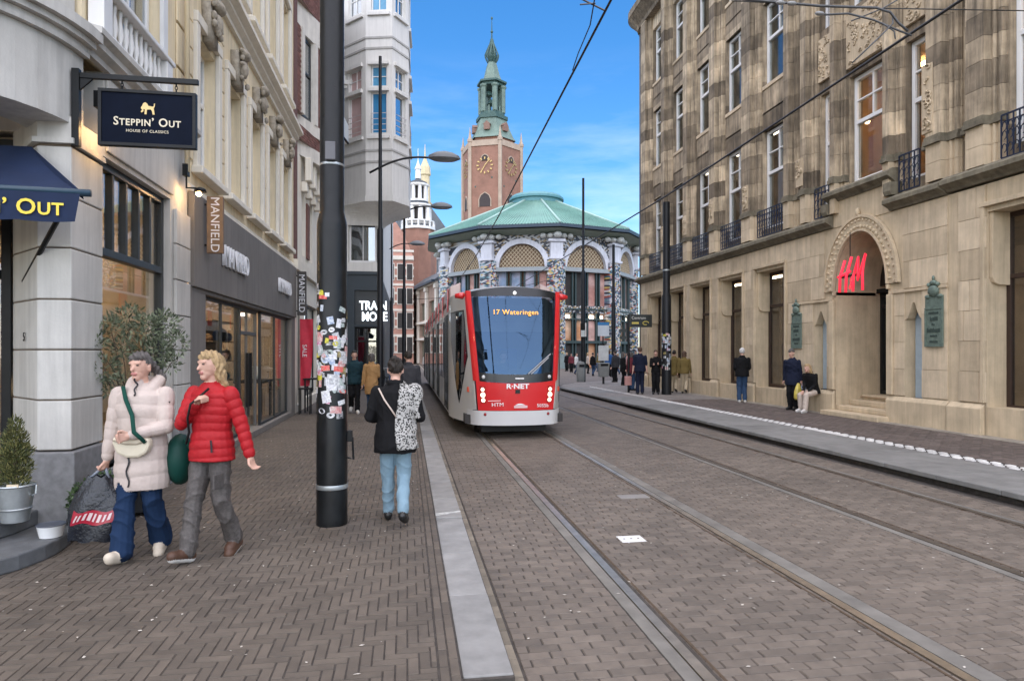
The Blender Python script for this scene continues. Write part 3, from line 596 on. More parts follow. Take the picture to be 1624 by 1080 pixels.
for T_, l_ in ((TB, Lb_), (TB2, 3.1)):
    mb = MB(T_); oo = [(.45, l_ - .5, 8.62, 11.1), (.45, l_ - .5, 13.4, 15.6)] if l_ < 2.5 else [(.3, 1.3, 8.62, 11.1), (1.8, 2.8, 8.62, 11.1)]
    for za, zb in ((7.86, 8.26), (8.62, 11.1), (11.9, 12.9), (13.4, 16.8)): mb.wall(0, l_, za, zb, oo, -.35, 0)
    mb.build('bay_wall', mat('bay_mortar', (.30, .22, .19), .9, .2, 5), Cb)
    for o_ in oo:
        sash(Cb, T_, o_[0] + .06, o_[1] - .06, o_[2] + .05, o_[3] - .06, -.1, DARKFR, GLASSD, 1, 1, .07, o_[2] + 1.4); f_ = MB(T_)
        for s in (o_[0] - .14, o_[1] - .06): f_.box(s, s + .2, -.2, .05, o_[2] + .001, o_[3] - .001)
        f_.build('window_surround', BW, Cb)
    for za, zb in ((7.86, 8.26), (8.62, 11.1), (11.9, 12.9), (13.4, 16.8)): course_bricks(T_, 0, l_, za, zb, [(o[0] - .14, o[1] + .14, o[2], o[3]) for o in oo], .0, bb)
bb.sort(key=lambda q: (Vector(q[0](q[1], 0, q[5])) - EYE).length)
for q in bb[:150]: MB(q[0]).box(*q[1:]).build('brick', RB, Cb)
mb = MB()
for q in bb[150:]: mb.T = q[0]; mb.box(*q[1:])
mb.build('brick', RB, Cb, kind='stuff')
for q in range(4): boxpart(Cb, TL, 'corbel', CREAMW, 20.2 + q * .9, 20.6 + q * .9, .121, .30 - .0 * q, 6.75, 7.45, bevel=.03); boxpart(Cb, TL, 'corbel', CREAMW, 20.25 + q * .9, 20.55 + q * .9, .002, .18, 6.45, 6.74, bevel=.03)
boxpart(Cb, TL, 'brick_panel', RB, 21.2, 21.7, .002, .05, 4.6, 6.3)
# ---------------------------------------------------------------- sandstone store on the right
RX = 11.4
TRr = lambda s, d, z: (RX - d, s, z)
H = thing('sandstone_store', 'long weathered sandstone store with tall windows and an arched corner entrance on the right', 'building', (RX, 20, PZ))
Z0 = PZ - .01
OC = [19.52, 22.1, 24.55, 26.95, 29.35]
gops = [(c - .875, c + .875, .56, 4.33) for c in OC] + [(8.2, 11.55, .62, 4.5)]
niche = [(16.62, 17.2, .62, 2.85), (13.22, 13.74, .60, 2.85)]
AC, AR, AS, AH = 15.26, .98, 3.5, 1.27            # arch centre, half width, springing, rise
aops = [(AC - AR, AC + AR, .0, AS + AH + .02)]
wl = MB(TRr); wl.wall(4, 31.2, Z0, 5.06, gops + niche + aops, -.6, 0)
n = 14; arc = [(AC + AR*math.cos(math.pi*i/n), AS + AH*math.sin(math.pi*i/n)) for i in range(n + 1)]
for (s0, q0), (s1, q1) in zip(arc, arc[1:]): wl.prism([(s0, 0, q0), (s1, 0, q1), (s1, 0, AS + AH + .02), (s0, 0, AS + AH + .02)], (0, -.6, 0))
for s in (AC - AR, AC + AR): a, b = (s - .35, s) if s < AC else (s, s + .35); wl.box(a, b, -1.5, -.601, Z0, AS)
for (s0, q0), (s1, q1) in zip(arc, arc[1:]): wl.prism([(s0, -.601, q0), (s1, -.601, q1), (s1, -.601, q1 + .3), (s0, -.601, q0 + .3)], (0, -.9, 0))
upw = [(c - .72, c + .72) for c in OC]; ent = [(16.5, 17.15), (14.5, 15.92), (13.25, 13.9)]; big = [(8.3, 11.2)]
FLR = [(5.72, 8.93), (10.4, 13.1), (14.4, 17.0)]
uops = [(a, b, z0, z1) for a, b in upw for z0, z1 in FLR] + [(a, b, 6.15 if b - a > 1 else 5.72, 8.95) for a, b in ent] + [(a, b, z0, z1) for a, b in ent for z0, z1 in ((10.75, 13.3), (14.4, 17.0))] + [(a, b, z0 - .0, z1 + .6) for a, b in big for z0, z1 in FLR[:1]] + [(a, b, *FLR[2]) for a, b in big] + [(a, b, 10.6, 13.3) for a, b in big]
wl.wall(4, 31.2, 5.06, 18.2, uops, -.55, -.16, 1)
cq = [(RX + .9 - .9*math.cos(t), 31.2 + .9*math.sin(t)) for t in [i*math.pi/16 for i in range(9)]]
wl.T = None; wl.prism([(x, y, Z0) for x, y in cq] + [(60, 32.1, Z0), (60, 31.2, Z0)], (0, 0, 5.07), 0); wl.prism([(x + .12, y, 5.08) for x, y in cq] + [(60, 32.1, 5.08), (60, 31.2, 5.08)], (0, 0, 13.1), 1)
wl.box(RX + 7, 60, 4, 31.2, 0, 18.2, 1)
wl.build('wall', [STONEP, STONED], H)
# dressed stones: (T, box) sorted by how large they show
stones = []
def blocks(s0, s1, z0, z1, ops, ch, bw, d0, d1, T=TRr, seed=0):
    rr = random.Random(seed); z = z0; j = 0
    while z < z1 - .02:
        zt = min(z + ch, z1); s = s0 - (bw*.5 if j % 2 else 0)
        while s < s1:
            l = bw * rr.uniform(.75, 1.25); a, b = max(s, s0), min(s + l, s1); s += l
            segs = [(a, b)]
            for o in ops:
                if o[2] < zt - .02 and o[3] > z + .02:
                    segs = [q for a_, b_ in segs for q in ((a_, min(b_, o[0])), (max(a_, o[1]), b_)) if q[1] - q[0] > .06]
            for a_, b_ in segs: stones.append((a_ + .004, b_ - .004, d0, d1 + rr.uniform(0, .008), z + .004, zt - .004))
        z = zt; j += 1
ring_o = (AC - AR - .02, AC + AR + .02, 0, AS + AH + .5)
ring_top = (AC - 1.45, AC + 1.45, AS - .1, 5.4)
blocks(12.5, 31.1, .70, 5.05, gops + niche + [ring_o, ring_top], .62, 1.0, .001, .02, seed=3)
blocks(4, 12.2, .70, 5.05, gops, .62, 1.0, .001, .045, seed=4)
stones.sort(key=lambda b: (Vector(TRr(b[0], 0, b[4])) - EYE).length + (50 if b[0] < 10.3 else 0))
for i, b in enumerate(stones[:130]): MB(TRr).box(*b).build('stone', STONE, H, bevel=.004)
mb = MB(TRr)
for b in stones[130:]: mb.box(*b)
mb.build('stone', STONE, H, kind='stuff')
# plinth blocks with vent holes below the shop windows
edges = [4, 8.2, 11.55, 13.22 - .35, 14.28, 16.24, OC[0] - .875] + [e for c0, c1 in zip(OC, OC[1:]) for e in (c0 + .875, c1 - .875)] + [OC[-1] + .875, 31.2]
for a, b in ((11.57, 12.42), (12.46, 14.26), (16.26, 18.1), (18.12, OC[0] - .89)) + tuple((c0 + .89, c1 - .89) for c0, c1 in zip(OC, OC[1:])) + ((OC[-1] + .89, 31.15),):
    mb = MB(TRr); dd = .10 if a > 12.4 else .13
    mb.prism([(a, .0025, Z0), (a, dd, Z0), (a, dd, .58), (a, dd - .06, .68), (a, .0025, .68)], (0, 0, 0)) if 0 else None
    mb.add([(a, .0215, Z0), (a, dd, Z0), (a, dd, .58), (a, .022, .68), (b, .0215, Z0), (b, dd, Z0), (b, dd, .58), (b, .022, .68)], [(0,1,2,3), (7,6,5,4), (1,5,6,2), (2,6,7,3), (0,4,5,1), (3,7,4,0)])
    mb.build('plinth_block', STONEP, H, bevel=.012)
for c, hw in [(c, .875) for c in OC] + [(9.88, 1.67)]:
    mb = MB(TRr); nv_ = 4 if hw < 1 else 7; vw = 2*hw / nv_
    mb.wall(c - hw + .003, c + hw - .003, Z0, .555, [(c - hw + vw*(i + .28), c - hw + vw*(i + .78), .14, .38) for i in range(nv_)], -.595, -.02); mb.build('vented_plinth', STONEP, H, bevel=.006)
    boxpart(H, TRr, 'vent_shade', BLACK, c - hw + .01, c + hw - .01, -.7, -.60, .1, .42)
    top = 4.33 if hw < 1 else 4.5
    f = MB(TRr); e = .06
    for s in (c - hw - .09, c + hw + .005): f.box(s, s + .085, .022, .075, .7, top + .1)
    f.box(c - hw - .09, c + hw + .09, .022, .09, top + .101, top + .19); f.build('window_moulding', STONEP, H, bevel=.01)
    for s in (c + hw - .09, c - hw + .003):      # shouldered corbel at the reveal
        k = MB(TRr); k.prism([(s, -.05, 3.2), (s, -.05, top), (s, -.50, top), (s, -.50, 3.05), (s, -.2, 3.05), (s, -.09, 3.1)], (.087, 0, 0)); k.build('reveal_corbel', STONEP, H, bevel=.012)
    sash(H, TRr, c - hw + .01, c + hw - .01, .57, top - .01, -.44, BROWNFR, GLASS, 2 if hw < 1 else 3, 1, .09, 3.22, .1, mid=.07)
# store interior seen through the glass
room(H, TRr, 4.2, 31, -6.5, -.72, .5, 4.9, mat('store_wall', (.33, .23, .15), .9, .3, .8), mat('store_floor', (.30, .2, .12), .5, .2, 2), name='store_interior')
for y in [6, 8.2, 9.8, 11, 13, 16, 18.5] + [19.5 + 1.2*i for i in range(9)]:
    for d_ in (-3.8,): MB(TRr).box(y - .5, y + .5, d_ - .08, d_ + .08, 4.80, 4.85).build('ceiling_light', LAMPW, H)
for c in OC:
    boxpart(H, TRr, 'display_panel', mat('beige_panel', (.55, .50, .43), .8, .1, 3), c - .1, c + .78, -.95, -.90, .58, 4.2)
    boxpart(H, TRr, 'display_panel', mat('brown_panel', (.20, .12, .07), .8, .3, 3), c - .86, c - .2, -1.4, -1.35, .58, 4.2)
boxpart(H, TRr, 'display_panel', mat('pale_blue_panel', (.50, .56, .60), .5, .1, 3), 11.0, 11.25, -1.0, -.95, .62, 3.4); boxpart(H, TRr, 'display_panel', DARKIN, 11.26, 11.5, -.9, -.85, .62, 4.4)
rk = thing('clothes_rack', 'black stepped clothes rack behind the large right-hand shop window', 'rack', (RX + 1.9, 10, .52)); fr_ = MB(TRr)
for i, s in enumerate((10.75, 10.45, 10.15, 9.85)):
    fr_.box(s, s + .04, -1.9, -1.86, .53, 2.9 - i*.25)
    for z in (.9, 1.5, 2.1): fr_.box(s - .26, s, -1.89, -1.87, z + i*.12, z + i*.12 + .04)
fr_.build('frame', BLACK, rk); cl = MB(TRr)
for i in range(8): cl.box(9.9 + i*.11, 9.97 + i*.11, -2.4, -1.95, .9 + .02*(i % 3), 2.0, i % 3)
cl.build('garment', GOODS[:3], rk, bevel=.03)
def mannequin(x, y, z, m, label):
    t = thing('mannequin', label, 'mannequin', (x, y, z)); q = MB()
    q.lathe([(.15, .0), (.15, .02), (.012, .03), (.012, .8)], (x, y, z), 12); q.build('stand', BLACK, t, smooth=True); q = MB()
    q.lathe([(.13, .78), (.17, .9), (.155, 1.08), (.19, 1.3), (.17, 1.42), (.06, 1.48), (.05, 1.55)], (x, y, z), 14, 0, sx=.7); q.build('torso', m, t, smooth=True)
mannequin(RX + .85, 22.5, .58, GOODS[5], 'mannequin in dark blue in the second store window left of the standing old man')
mannequin(RX + .85, 20.0, .58, GOODS[1], 'mannequin in black in the store window behind the old man')
mannequin(RX + .9, 24.9, .58, GOODS[5], 'mannequin in blue in the store window behind the brown-coated pair')
mannequin(LX - .8, 8.1, .5, GOODS[5], 'mannequin in a dark blue jacket in the corner shop window'); mannequin(LX - .75, 8.75, .5, GOODS[0], 'mannequin in tan in the corner shop window beside the blue one')
# arched entrance
ar_ = MB(TRr); prof = [(AR + .02, .02), (AR + .02, .10), (AR + .07, .10), (AR + .07, .06), (AR + .36, .07), (AR + .36, .11), (AR + .43, .11), (AR + .43, .02)]
pts = []; n = 22
for i in range(n + 1):
    t = math.pi * i / n
    for r_, d_ in prof: pts.append((AC + r_*math.cos(t), d_, AS - .15 + (AH + .15 + (r_ - AR)) * math.sin(t)))
k = len(prof); ar_.add(pts, [(i*k+j, i*k+(j+1) % k, (i+1)*k+(j+1) % k, (i+1)*k+j) for i in range(n) for j in range(k)]); o = ar_.build('entrance_arch', STONEP, H)
cvg = MB(TRr); rr = random.Random(5)
for i in range(58):
    t = math.pi * (i + .5) / 58; r_ = AR + .215 + .08 * (1 if i % 2 else -1)
    cvg.ell((AC + r_*math.cos(t), .075, AS - .15 + (AH + .15 + (r_ - AR))*math.sin(t)), rr.uniform(.03, .06), .035, rr.uniform(.03, .06), 6)
cvg.ell((AC, .09, AS + AH + .5), .06, .06, .12, 8); cvg.build('arch_carving', STONEP, o, smooth=True, kind='stuff')
st = [(.40, PZ + .0, .17), (.0, .17, .30), (-.38, .30, .44), (-.75, .44, .57)]
for i, (d_, z0, z1) in enumerate(st):
    w_ = .12 if i == 0 else -.005; MB(TRr).box(AC - AR - w_, AC + AR + w_, -1.5, d_, z0 + .001 if i else Z0, z1).build('step', STONEP, H, bevel=.02)
for s, a, b in ((0, AC - AR - .07, AC - AR - .0), (1, AC + AR + .0, AC + AR + .07)):
    boxpart(H, TRr, 'arch_impost', STONEP, a + .0 if s else a, b, -1.2, .085, AS - .28, AS - .16, bevel=.02)
boxpart(H, TRr, 'string_course', STONEP, 12.47, AC - AR - .08, .022, .06, 3.1, 3.16); boxpart(H, TRr, 'string_course', STONEP, AC + AR + .08, 18.1, .022, .06, 3.1, 3.16)
for a, b in ((16.26, 16.45), (14.07, 14.26)): boxpart(H, TRr, 'jamb_block', STONEP, a, b, .022, .09, .7, 3.09, bevel=.02)
sash(H, TRr, AC - AR + .01, AC + AR - .01, .58, 3.3, -1.3, BLACK, GLASS, 3, 1, .1, 2.95, .12, mid=.1, label='tall dark glazed store doors under the arch')
tp = MB(TRr); tp.prism([(s, -1.36, q) for s, q in arc] , (0, .05, 0)); tp.build('fanlight', mat('dark_fanlight', (.02, .016, .014), .3, .2), H)
tb_ = MB(TRr); tb_.box(AC - AR, AC + AR, -1.4, -1.2, 3.305, 3.42); tb_.box(AC - .03, AC + .03, -1.39, -1.28, 3.42, 4.7); tb_.build('transom', BLACK, H)
# red illuminated letters hanging in the arch
NE = thing('illuminated_letters', 'glowing red H and M letters hanging in the store arch', 'sign', (RX - .2, AC, 3.7)); NM = mat('red_neon', (1, .035, .07), emit=.2); RD = mat('red_letter_side', (.6, .01, .03), .4)
def stroke(pts, r_=.034): q = MB(TRr); q.tube([(AC - x*1.12, .30, 3.26 + z) for x, z in pts], r_, 6); return q
cc = Vector((0, 0))
sl_ = .16
def slant(x, z): return (x + z*sl_*1.1 - .42, z)
for pts in ([slant(.05, .0), slant(.0, .4), slant(.10, .8)], [slant(.27, -.02), slant(.22, .4), slant(.32, .86)], [slant(-.08, .40), slant(.34, .50)]): stroke(pts).build('letter_stroke', NM, NE, smooth=True)
for pts in ([slant(.52, -.02), slant(.47, .35), slant(.55, .82), slant(.63, .25), slant(.78, .86), slant(.76, .4), slant(.84, -.02)],): stroke(pts).build('letter_stroke', NM, NE, smooth=True)
for pts in ([slant(.47, .10), slant(.38, .26), slant(.41, .36), slant(.45, .28), slant(.37, .10), slant(.41, .04), slant(.47, .16)],): stroke(pts, .013).build('letter_stroke', NM, NE, smooth=True)
q = MB(TRr); q.tube([(AC, .3, 4.05), (AC, .3, 4.75)], .012, 6); q.box(AC - .4, AC + .42, .265, .28, 3.62, 3.68); q.build('hanger', BLACK, NE)
# lancet niches with pale panels, bronze plaques
PB = mat('pale_blue_glass', (.36, .44, .50), .25, .1, 3)
for a, b, z0, z1 in niche:
    boxpart(H, TRr, 'niche_panel', PB, a + .08, b - .02, -.3, -.25, z0, z1); q = MB(TRr); q.box(a, a + .075, -.28, -.2, z0, z1); q.box(a + .076, b, -.28, -.2, z0, z0 + .06); q.build('niche_frame', DARKFR, H)
    for s, t_ in ((a, 1), (b, -1)): q = MB(TRr); q.prism([(s, .0, 2.45), (s, .0, z1), (s + t_*(b-a)*.45, 0, z1), (s + t_*.14, 0, 2.62), (s + t_*.07, 0, 2.5)], (0, -.2, 0)); q.build('niche_shoulder', STONEP, H)
BRZ = mat('green_bronze', (.15, .20, .165), .6, .25, 12, .2, 80, metal=.3)
for y, h0, h1 in ((12.83, 1.83, 2.95), (18.0, 1.82, 2.85)):
    lb = 'green bronze plaque with a crest on the pier right of the arch' if y < 15 else 'green bronze plaque with a crest on the pier above the seated woman'
    t = thing('bronze_plaque', lb, 'plaque', (RX - .03, y, h0)); MB(TRr).box(y - .25, y + .25, .03, .06, h0, h1).build('plate', BRZ, t, bevel=.012)
    q = MB(TRr); q.box(y - .25, y + .25, .061, .075, h0, h0 + .05); q.box(y - .25, y + .25, .061, .075, h1 - .3, h1 - .27); q.box(y - .25, y - .21, .061, .075, h0 + .051, h1 - .31); q.box(y + .21, y + .25, .061, .075, h0 + .051, h1 - .31)
    q.build('border', BRZ, t); q = MB(TRr); q.ell((y, .07, h1 + .1), .16, .06, .13, 10); q.ell((y - .12, .07, h1 + .24), .05, .05, .05, 8); q.ell((y + .12, .07, h1 + .24), .05, .05, .05, 8); q.ell((y, .07, h1 + .28), .1, .05, .06, 8); q.ell((y, .07, h1 + .38), .03, .03, .06, 8); q.ell((y - .17, .06, h1 - .02), .08, .04, .05, 8); q.ell((y + .17, .06, h1 - .02), .08, .04, .05, 8); q.build('crest', BRZ, t, smooth=True)
    q = MB(TRr); rr = random.Random(int(y))
    for i, (w_, hh) in enumerate(((.26, .06), (.22, .09), (.06, .05), (.34, .1), (.2, .05), (.22, .05))):
        z = h1 - .38 - i*.125
        s = y - w_/2
        while s < y + w_/2: l = rr.uniform(.02, .04); q.box(s, s + l, .061, .07, z - hh/2, z + hh/2*rr.uniform(.4, 1)); s += l + .012
    q.build('raised_inscription', mat('dark_bronze', (.04, .06, .05), .6), t, kind='stuff')
# cornice between the storeys, stepped up over the entrance
cp = lambda z: [(-.15, z), (.06, z), (.10, z + .05), (.22, z + .12), (.26, z + .14), (.26, z + .23), (.12, z + .32), (-.15, z + .34)]
MOSS = mat('mossy_stone', (.19, .165, .115), .9, .3, 5, .4, 40, stain=.4, streak=.3)
for a, b, z in ((4, 12.47, 5.10), (12.5, 14.18, 5.07), (14.0, 16.5, 5.74), (16.32, 31.3, 5.07)): profile_strip(H, TRr, 'cornice', MOSS, a, b, cp(z))
for a, b in ((13.94, 14.17), (16.33, 16.56)):
    profile_strip(H, TRr, 'cornice_step', MOSS, a, b, [(-.1, 5.412), (.20, 5.412), (.24, 5.5), (.24, 5.70), (-.1, 5.735)])
wl2 = MB(TRr); wl2.wall(14.18, 16.32, 5.06, 5.74, [], -.15, .02); wl2.build('entrance_panel', STONEP, H)
# clustered piers, one prism per course
def pier(a, b, z0=5.42, z1=18.2, flat=.15, seed=0):
    w_ = b - a; rr = random.Random(seed); prof = [(a, -.155), (a, -.10)]
    e = min(.13, w_ * .16)
    def roll(s, d_, r_): return [(s + r_ - r_*math.cos(t), d_ + r_*1.8*math.sin(t)) for t in [i*math.pi/5 for i in range(6)]]
    L_ = [(a, -.12)] + roll(a + .02, -.12, e*.42) + [(a + e, -.06)] + roll(a + e + .01, -.06, e*.30) + [(a + e*1.9, -.02), (a + e*2.0, flat)]
    Rr = [(a + b - s, d_) for s, d_ in reversed(L_)]
    poly = L_ + Rr + [(b, -.158), (a, -.158)]
    z = z0; out = []
    ped = [(z0, z0 + .40), (z0 + .40, z0 + .80)]
    hs_ = []
    zz = z0 + .98
    while zz < z1: hs_.append((zz, min(zz + rr.uniform(.42, .58), z1))); zz = hs_[-1][1]
    for za, zb in ped + hs_: out.append((poly, za + .004, zb - .004, STONE if zb < z0 + .9 else STONED))
    nb = [(a - .015, -.158), (a - .015, .02), (a + e*1.9, .03), (a + e*1.9, flat + .07), (b - e*1.9, flat + .07), (b - e*1.9, .03), (b + .015, .02), (b + .015, -.158)]
    out.append((nb, z0 + .80, z0 + .90, MOSS)); out.append(([(s, d_ - .03) for s, d_ in nb], z0 + .9, z0 + .98, MOSS))
    return out
PI = []
gaps = [(11.22, 13.22), (13.92, 14.48), (15.94, 16.48), (17.17, OC[0] - .74)] + [(c0 + .74, c1 - .74) for c0, c1 in zip(OC, OC[1:])] + [(OC[-1] + .74, 31.2), (6.5, 8.28)]
for i, (a, b) in enumerate(gaps):
    if b - a > 1.3:
        m_ = (a + b) / 2; PI += [(q, a, b) for q in pier(a, m_ - .06, seed=i)] + [(q, a, b) for q in pier(m_ + .06, b, seed=i + 40)]
    else: PI += [(q, a, b) for q in pier(a, b, seed=i)]
PI.sort(key=lambda q: (Vector(TRr(q[1], 0, q[0][1])) - EYE).length * (1 if q[0][1] < 14 else 3))
def pstone(mb, q): poly, za, zb, m_ = q[0]; mb.prism([(s, d_, za) for s, d_ in poly], (0, 0, zb - za))
for q in PI[:165]: mb = MB(TRr); pstone(mb, q); mb.build('stone', q[0][3], H)
for m_ in (STONED, STONE, MOSS):
    mb = MB(TRr)
    for q in PI[165:]:
        if q[0][3] is m_: pstone(mb, q)
    if mb.v: mb.build('stone', m_, H, kind='stuff')
# relief panels on the piers
rr = random.Random(11)
def relief(s0, s1, z0, z1, d_, nb, seed):
    rr = random.Random(seed); o = MB(TRr).box(s0, s1, -.155, d_, z0, z1).build('relief_panel', STONE, H, bevel=.01); q = MB(TRr)
    for i in range(nb):
        s, z = rr.uniform(s0 + .05, s1 - .05), rr.uniform(z0 + .06, z1 - .06); r_ = rr.uniform(.03, .08); a0 = rr.uniform(0, 6)
        q.tube([(min(max(s + r_*math.cos(a0 + t*1.1)*(1 - t*.12), s0 + .02), s1 - .02), d_ + .012, min(max(z + r_*math.sin(a0 + t*1.1)*(1 - t*.12), z0 + .02), z1 - .02)) for t in range(6)], [.024 - .003*t for t in range(6)], 5)
    q.build('relief_carving', STONE, o, smooth=True, kind='stuff')
relief(14.52, 15.9, 9.15, 10.55, -.04, 70, 1); relief(16.5, 17.15, 9.3, 10.5, -.08, 26, 2); relief(13.25, 13.9, 9.3, 10.5, -.08, 26, 3)
for a, b in gaps[3:8]:
    m_ = (a + b) / 2; relief(m_ - .17 if b - a < 1.3 else m_ - .45, m_ + .17 if b - a < 1.3 else m_ - .12, 6.5, 7.3, .175, 12, int(a*10))
relief(12.75, 13.05, 6.5, 8.0, .175, 18, 9)
# spandrel panels
for c in OC:
    for z0, z1 in ((8.93, 10.4), (13.1, 14.4)):
        q = MB(TRr); q.box(c - .715, c + .715, -.40, -.22, z0, z1); q.box(c - .715, c + .715, -.219, -.16, z0 + .55, z0 + .62); q.box(c - .715, c + .715, -.219, -.12, z1 - .12, z1); q.box(c - .715, c + .715, -.219, -.17, z0, z0 + .1); q.build('spandrel', STONE, H, bevel=.008)
# upper sash windows and wrought iron balconets
WOOD = mat('window_white', (.74, .74, .73), .45, .05)
GLU = glass('upper_glass', (.80, .82, .80), .05, 0, .55)
for a, b in upw + ent + big:
    for fl in range(3):
        z0, z1 = FLR[fl]
        if (a, b) in ent: z0, z1 = [(6.15 if b - a > 1 else 5.72, 8.95), (10.75, 13.3), FLR[2]][fl]
        if (a, b) in big: z0, z1 = [(5.72, 9.5), (10.6, 13.3), FLR[2]][fl]
        cc_ = 2 if b - a < 2 else 3
        sash(H, TRr, a + .01, b - .01, z0, z1, -.30, WOOD, GLU, 1 if (b - a < 2) else 2, 1, .10, z0 + (z1 - z0)*.57, .12, top_cols=cc_ if b - a > 1 else 1, top_rows=2, mid=.04)
def balconet(a, b):
    q = MB(TRr); d_ = .02; z0, z1 = 5.44, 6.30
    q.box(a, b, d_, d_ + .03, z1 - .03, z1); q.box(a, b, d_, d_ + .03, z0, z0 + .03); q.box(a, b, d_, d_ + .02, z1 - .16, z1 - .14)
    nn = max(3, int((b - a) / .13)); st_ = (b - a) / nn
    for i in range(nn + 1): q.box(a + i*st_ - .011, a + i*st_ + .011, d_ + .003, d_ + .025, z0 + .03, z1 - .03)
    for i in range(nn):
        for zc in (z0 + .2, z0 + .45, z0 + .62): q.tube([(a + (i + .5)*st_ + st_*.36*math.cos(t), d_ + .015, zc + .085*math.sin(t)) for t in [k*math.pi/4 for k in range(7)]], .010, 4)
    q.build('balconet', mat('wrought_iron', (.012, .02, .045), .4, .1), H)
for a, b in upw + [ent[0], ent[2]] + big: balconet(a + .01, b - .01)
# lit rooms upstairs
ORW = mat('orange_room', (.46, .29, .15), .9, .15, 1.2)
for a, b in ((4.2, 12.2), (12.3, 18.0), (18.1, 31)):
    room(H, TRr, a, b, -4, -.6, 5.3, 9.9, ORW); room(H, TRr, a, b, -4, -.6, 10.3, 17.6, mat('dim_room', (.34, .28, .22), .9, .2, 1))
for y in (8.6, 10.4, 13.5, 15.2, 16.6):
    for d_ in (-1.3, -2.8): MB(TRr).box(y - .35, y + .35, d_ - .06, d_ + .06, 9.72, 9.78).build('ceiling_light', LAMP, H)
    q = MB(TRr); q.ell((y, -1.2, 8.1), .07, .07, .07, 8); q.build('pendant_lamp', LAMP, H, smooth=True)
for y in (20, 22.5, 25, 28): MB(TRr).box(y - .35, y + .35, -2, -1.9, 9.72, 9.78).build('ceiling_light', LAMPW, H)
# eaves
ep = [(-.6, 17.6), (.16, 17.6), (.2, 17.75), (.55, 18.1), (.62, 18.15), (.62, 18.45), (.1, 18.8), (-.6, 18.9)]
profile_strip(H, TRr, 'eaves_cornice', STONED, 4, 31.2, ep)
ec = MB(); k = len(ep); pts = []
for i in range(9):
    t = i*math.pi/16
    for d_, z in ep: r_ = .9 + d_; pts.append((RX + .9 - r_*math.cos(t), 31.2 + r_*math.sin(t), z))
ec.add(pts, [(i*k+j, i*k+(j+1) % k, (i+1)*k+(j+1) % k, (i+1)*k+j) for i in range(8) for j in range(k)]); ec.build('eaves_cornice', STONED, H)
cc_ = MB(); cpz = cp(5.07); pts = []; k = len(cpz)
for i in range(9):
    t = i*math.pi/16
    for d_, z in cpz: r_ = .9 + d_; pts.append((RX + .9 - r_*math.cos(t), 31.3 + r_*math.sin(t), z))
cc_.add(pts, [(i*k+j, i*k+(j+1) % k, (i+1)*k+(j+1) % k, (i+1)*k+j) for i in range(8) for j in range(k)]); cc_.build('cornice', MOSS, H)
dp = MB(); dp.tube([(RX + .05, 31.55, .1), (RX + .05, 31.55, 17.5)], .05, 6); dp.build('drain_pipe', mat('lead_pipe', (.10, .11, .13), .5), H, smooth=True)
# ---------------------------------------------------------------- background: gym building, market hall, pavilion, towers
def mosaic(name, pal, s=3.2):
    if name in _mc: return _mc[name]
    m = mat(name, (.3, .3, .3), .35, 0); t = m.node_tree; b = t.nodes['Principled BSDF']; g = t.nodes.new('ShaderNodeNewGeometry')
    sp = t.nodes.new('ShaderNodeSeparateXYZ'); t.links.new(g.outputs['Position'], sp.inputs[0])
    def lin(cx_, cy_, cz_):
        a = t.nodes.new('ShaderNodeVectorMath'); a.operation = 'DOT_PRODUCT'; a.inputs[1].default_value = (cx_, cy_, cz_); t.links.new(g.outputs['Position'], a.inputs[0]); return a.outputs['Value']
    cb = t.nodes.new('ShaderNodeCombineXYZ'); t.links.new(lin(.8, .45, 1), cb.inputs[0]); t.links.new(lin(.8, .45, -1), cb.inputs[1])
    v = t.nodes.new('ShaderNodeTexVoronoi'); v.distance = 'CHEBYCHEV'; v.inputs['Scale'].default_value = s; v.inputs['Randomness'].default_value = .0; t.links.new(cb.outputs[0], v.inputs['Vector'])
    s2 = t.nodes.new('ShaderNodeSeparateColor'); t.links.new(v.outputs['Color'], s2.inputs[0]); cr = t.nodes.new('ShaderNodeValToRGB'); cr.color_ramp.interpolation = 'CONSTANT'
    e = cr.color_ramp.elements; e[0].color = (*pal[0], 1); e[1].position = 1 / len(pal); e[1].color = (*pal[1], 1)
    for i, c in enumerate(pal[2:], 2): q = e.new(i / len(pal)); q.color = (*c, 1)
    t.links.new(s2.outputs[0], cr.inputs[0]); t.links.new(cr.outputs[0], b.inputs['Base Color']); return m
MOS = mosaic('mosaic_tiles', [(.02,.03,.05),(.52,.52,.52),(.03,.04,.06),(.32,.08,.05),(.55,.40,.12),(.04,.05,.07),(.40,.40,.42),(.08,.20,.24),(.10,.13,.2),(.45,.42,.40),(.50,.50,.50),(.03,.03,.04),(.38,.40,.42)], 4.8)
MOSB = mosaic('black_white_mosaic', [(.02,.02,.03),(.50,.50,.50),(.03,.03,.04),(.5,.5,.5),(.02,.03,.04),(.30,.22,.12)], 4.8)
COPP = mat('green_copper', (.17, .33, .28), .6, .14, .35, streak=.25); COPD = mat('dark_eaves', (.03, .05, .075), .5, .1)
PWH = mat('pavilion_white', (.66, .67, .72), .6, .12, .8, streak=.2)
GRN = mat('dark_green_frame', (.035, .06, .06), .5, .1)
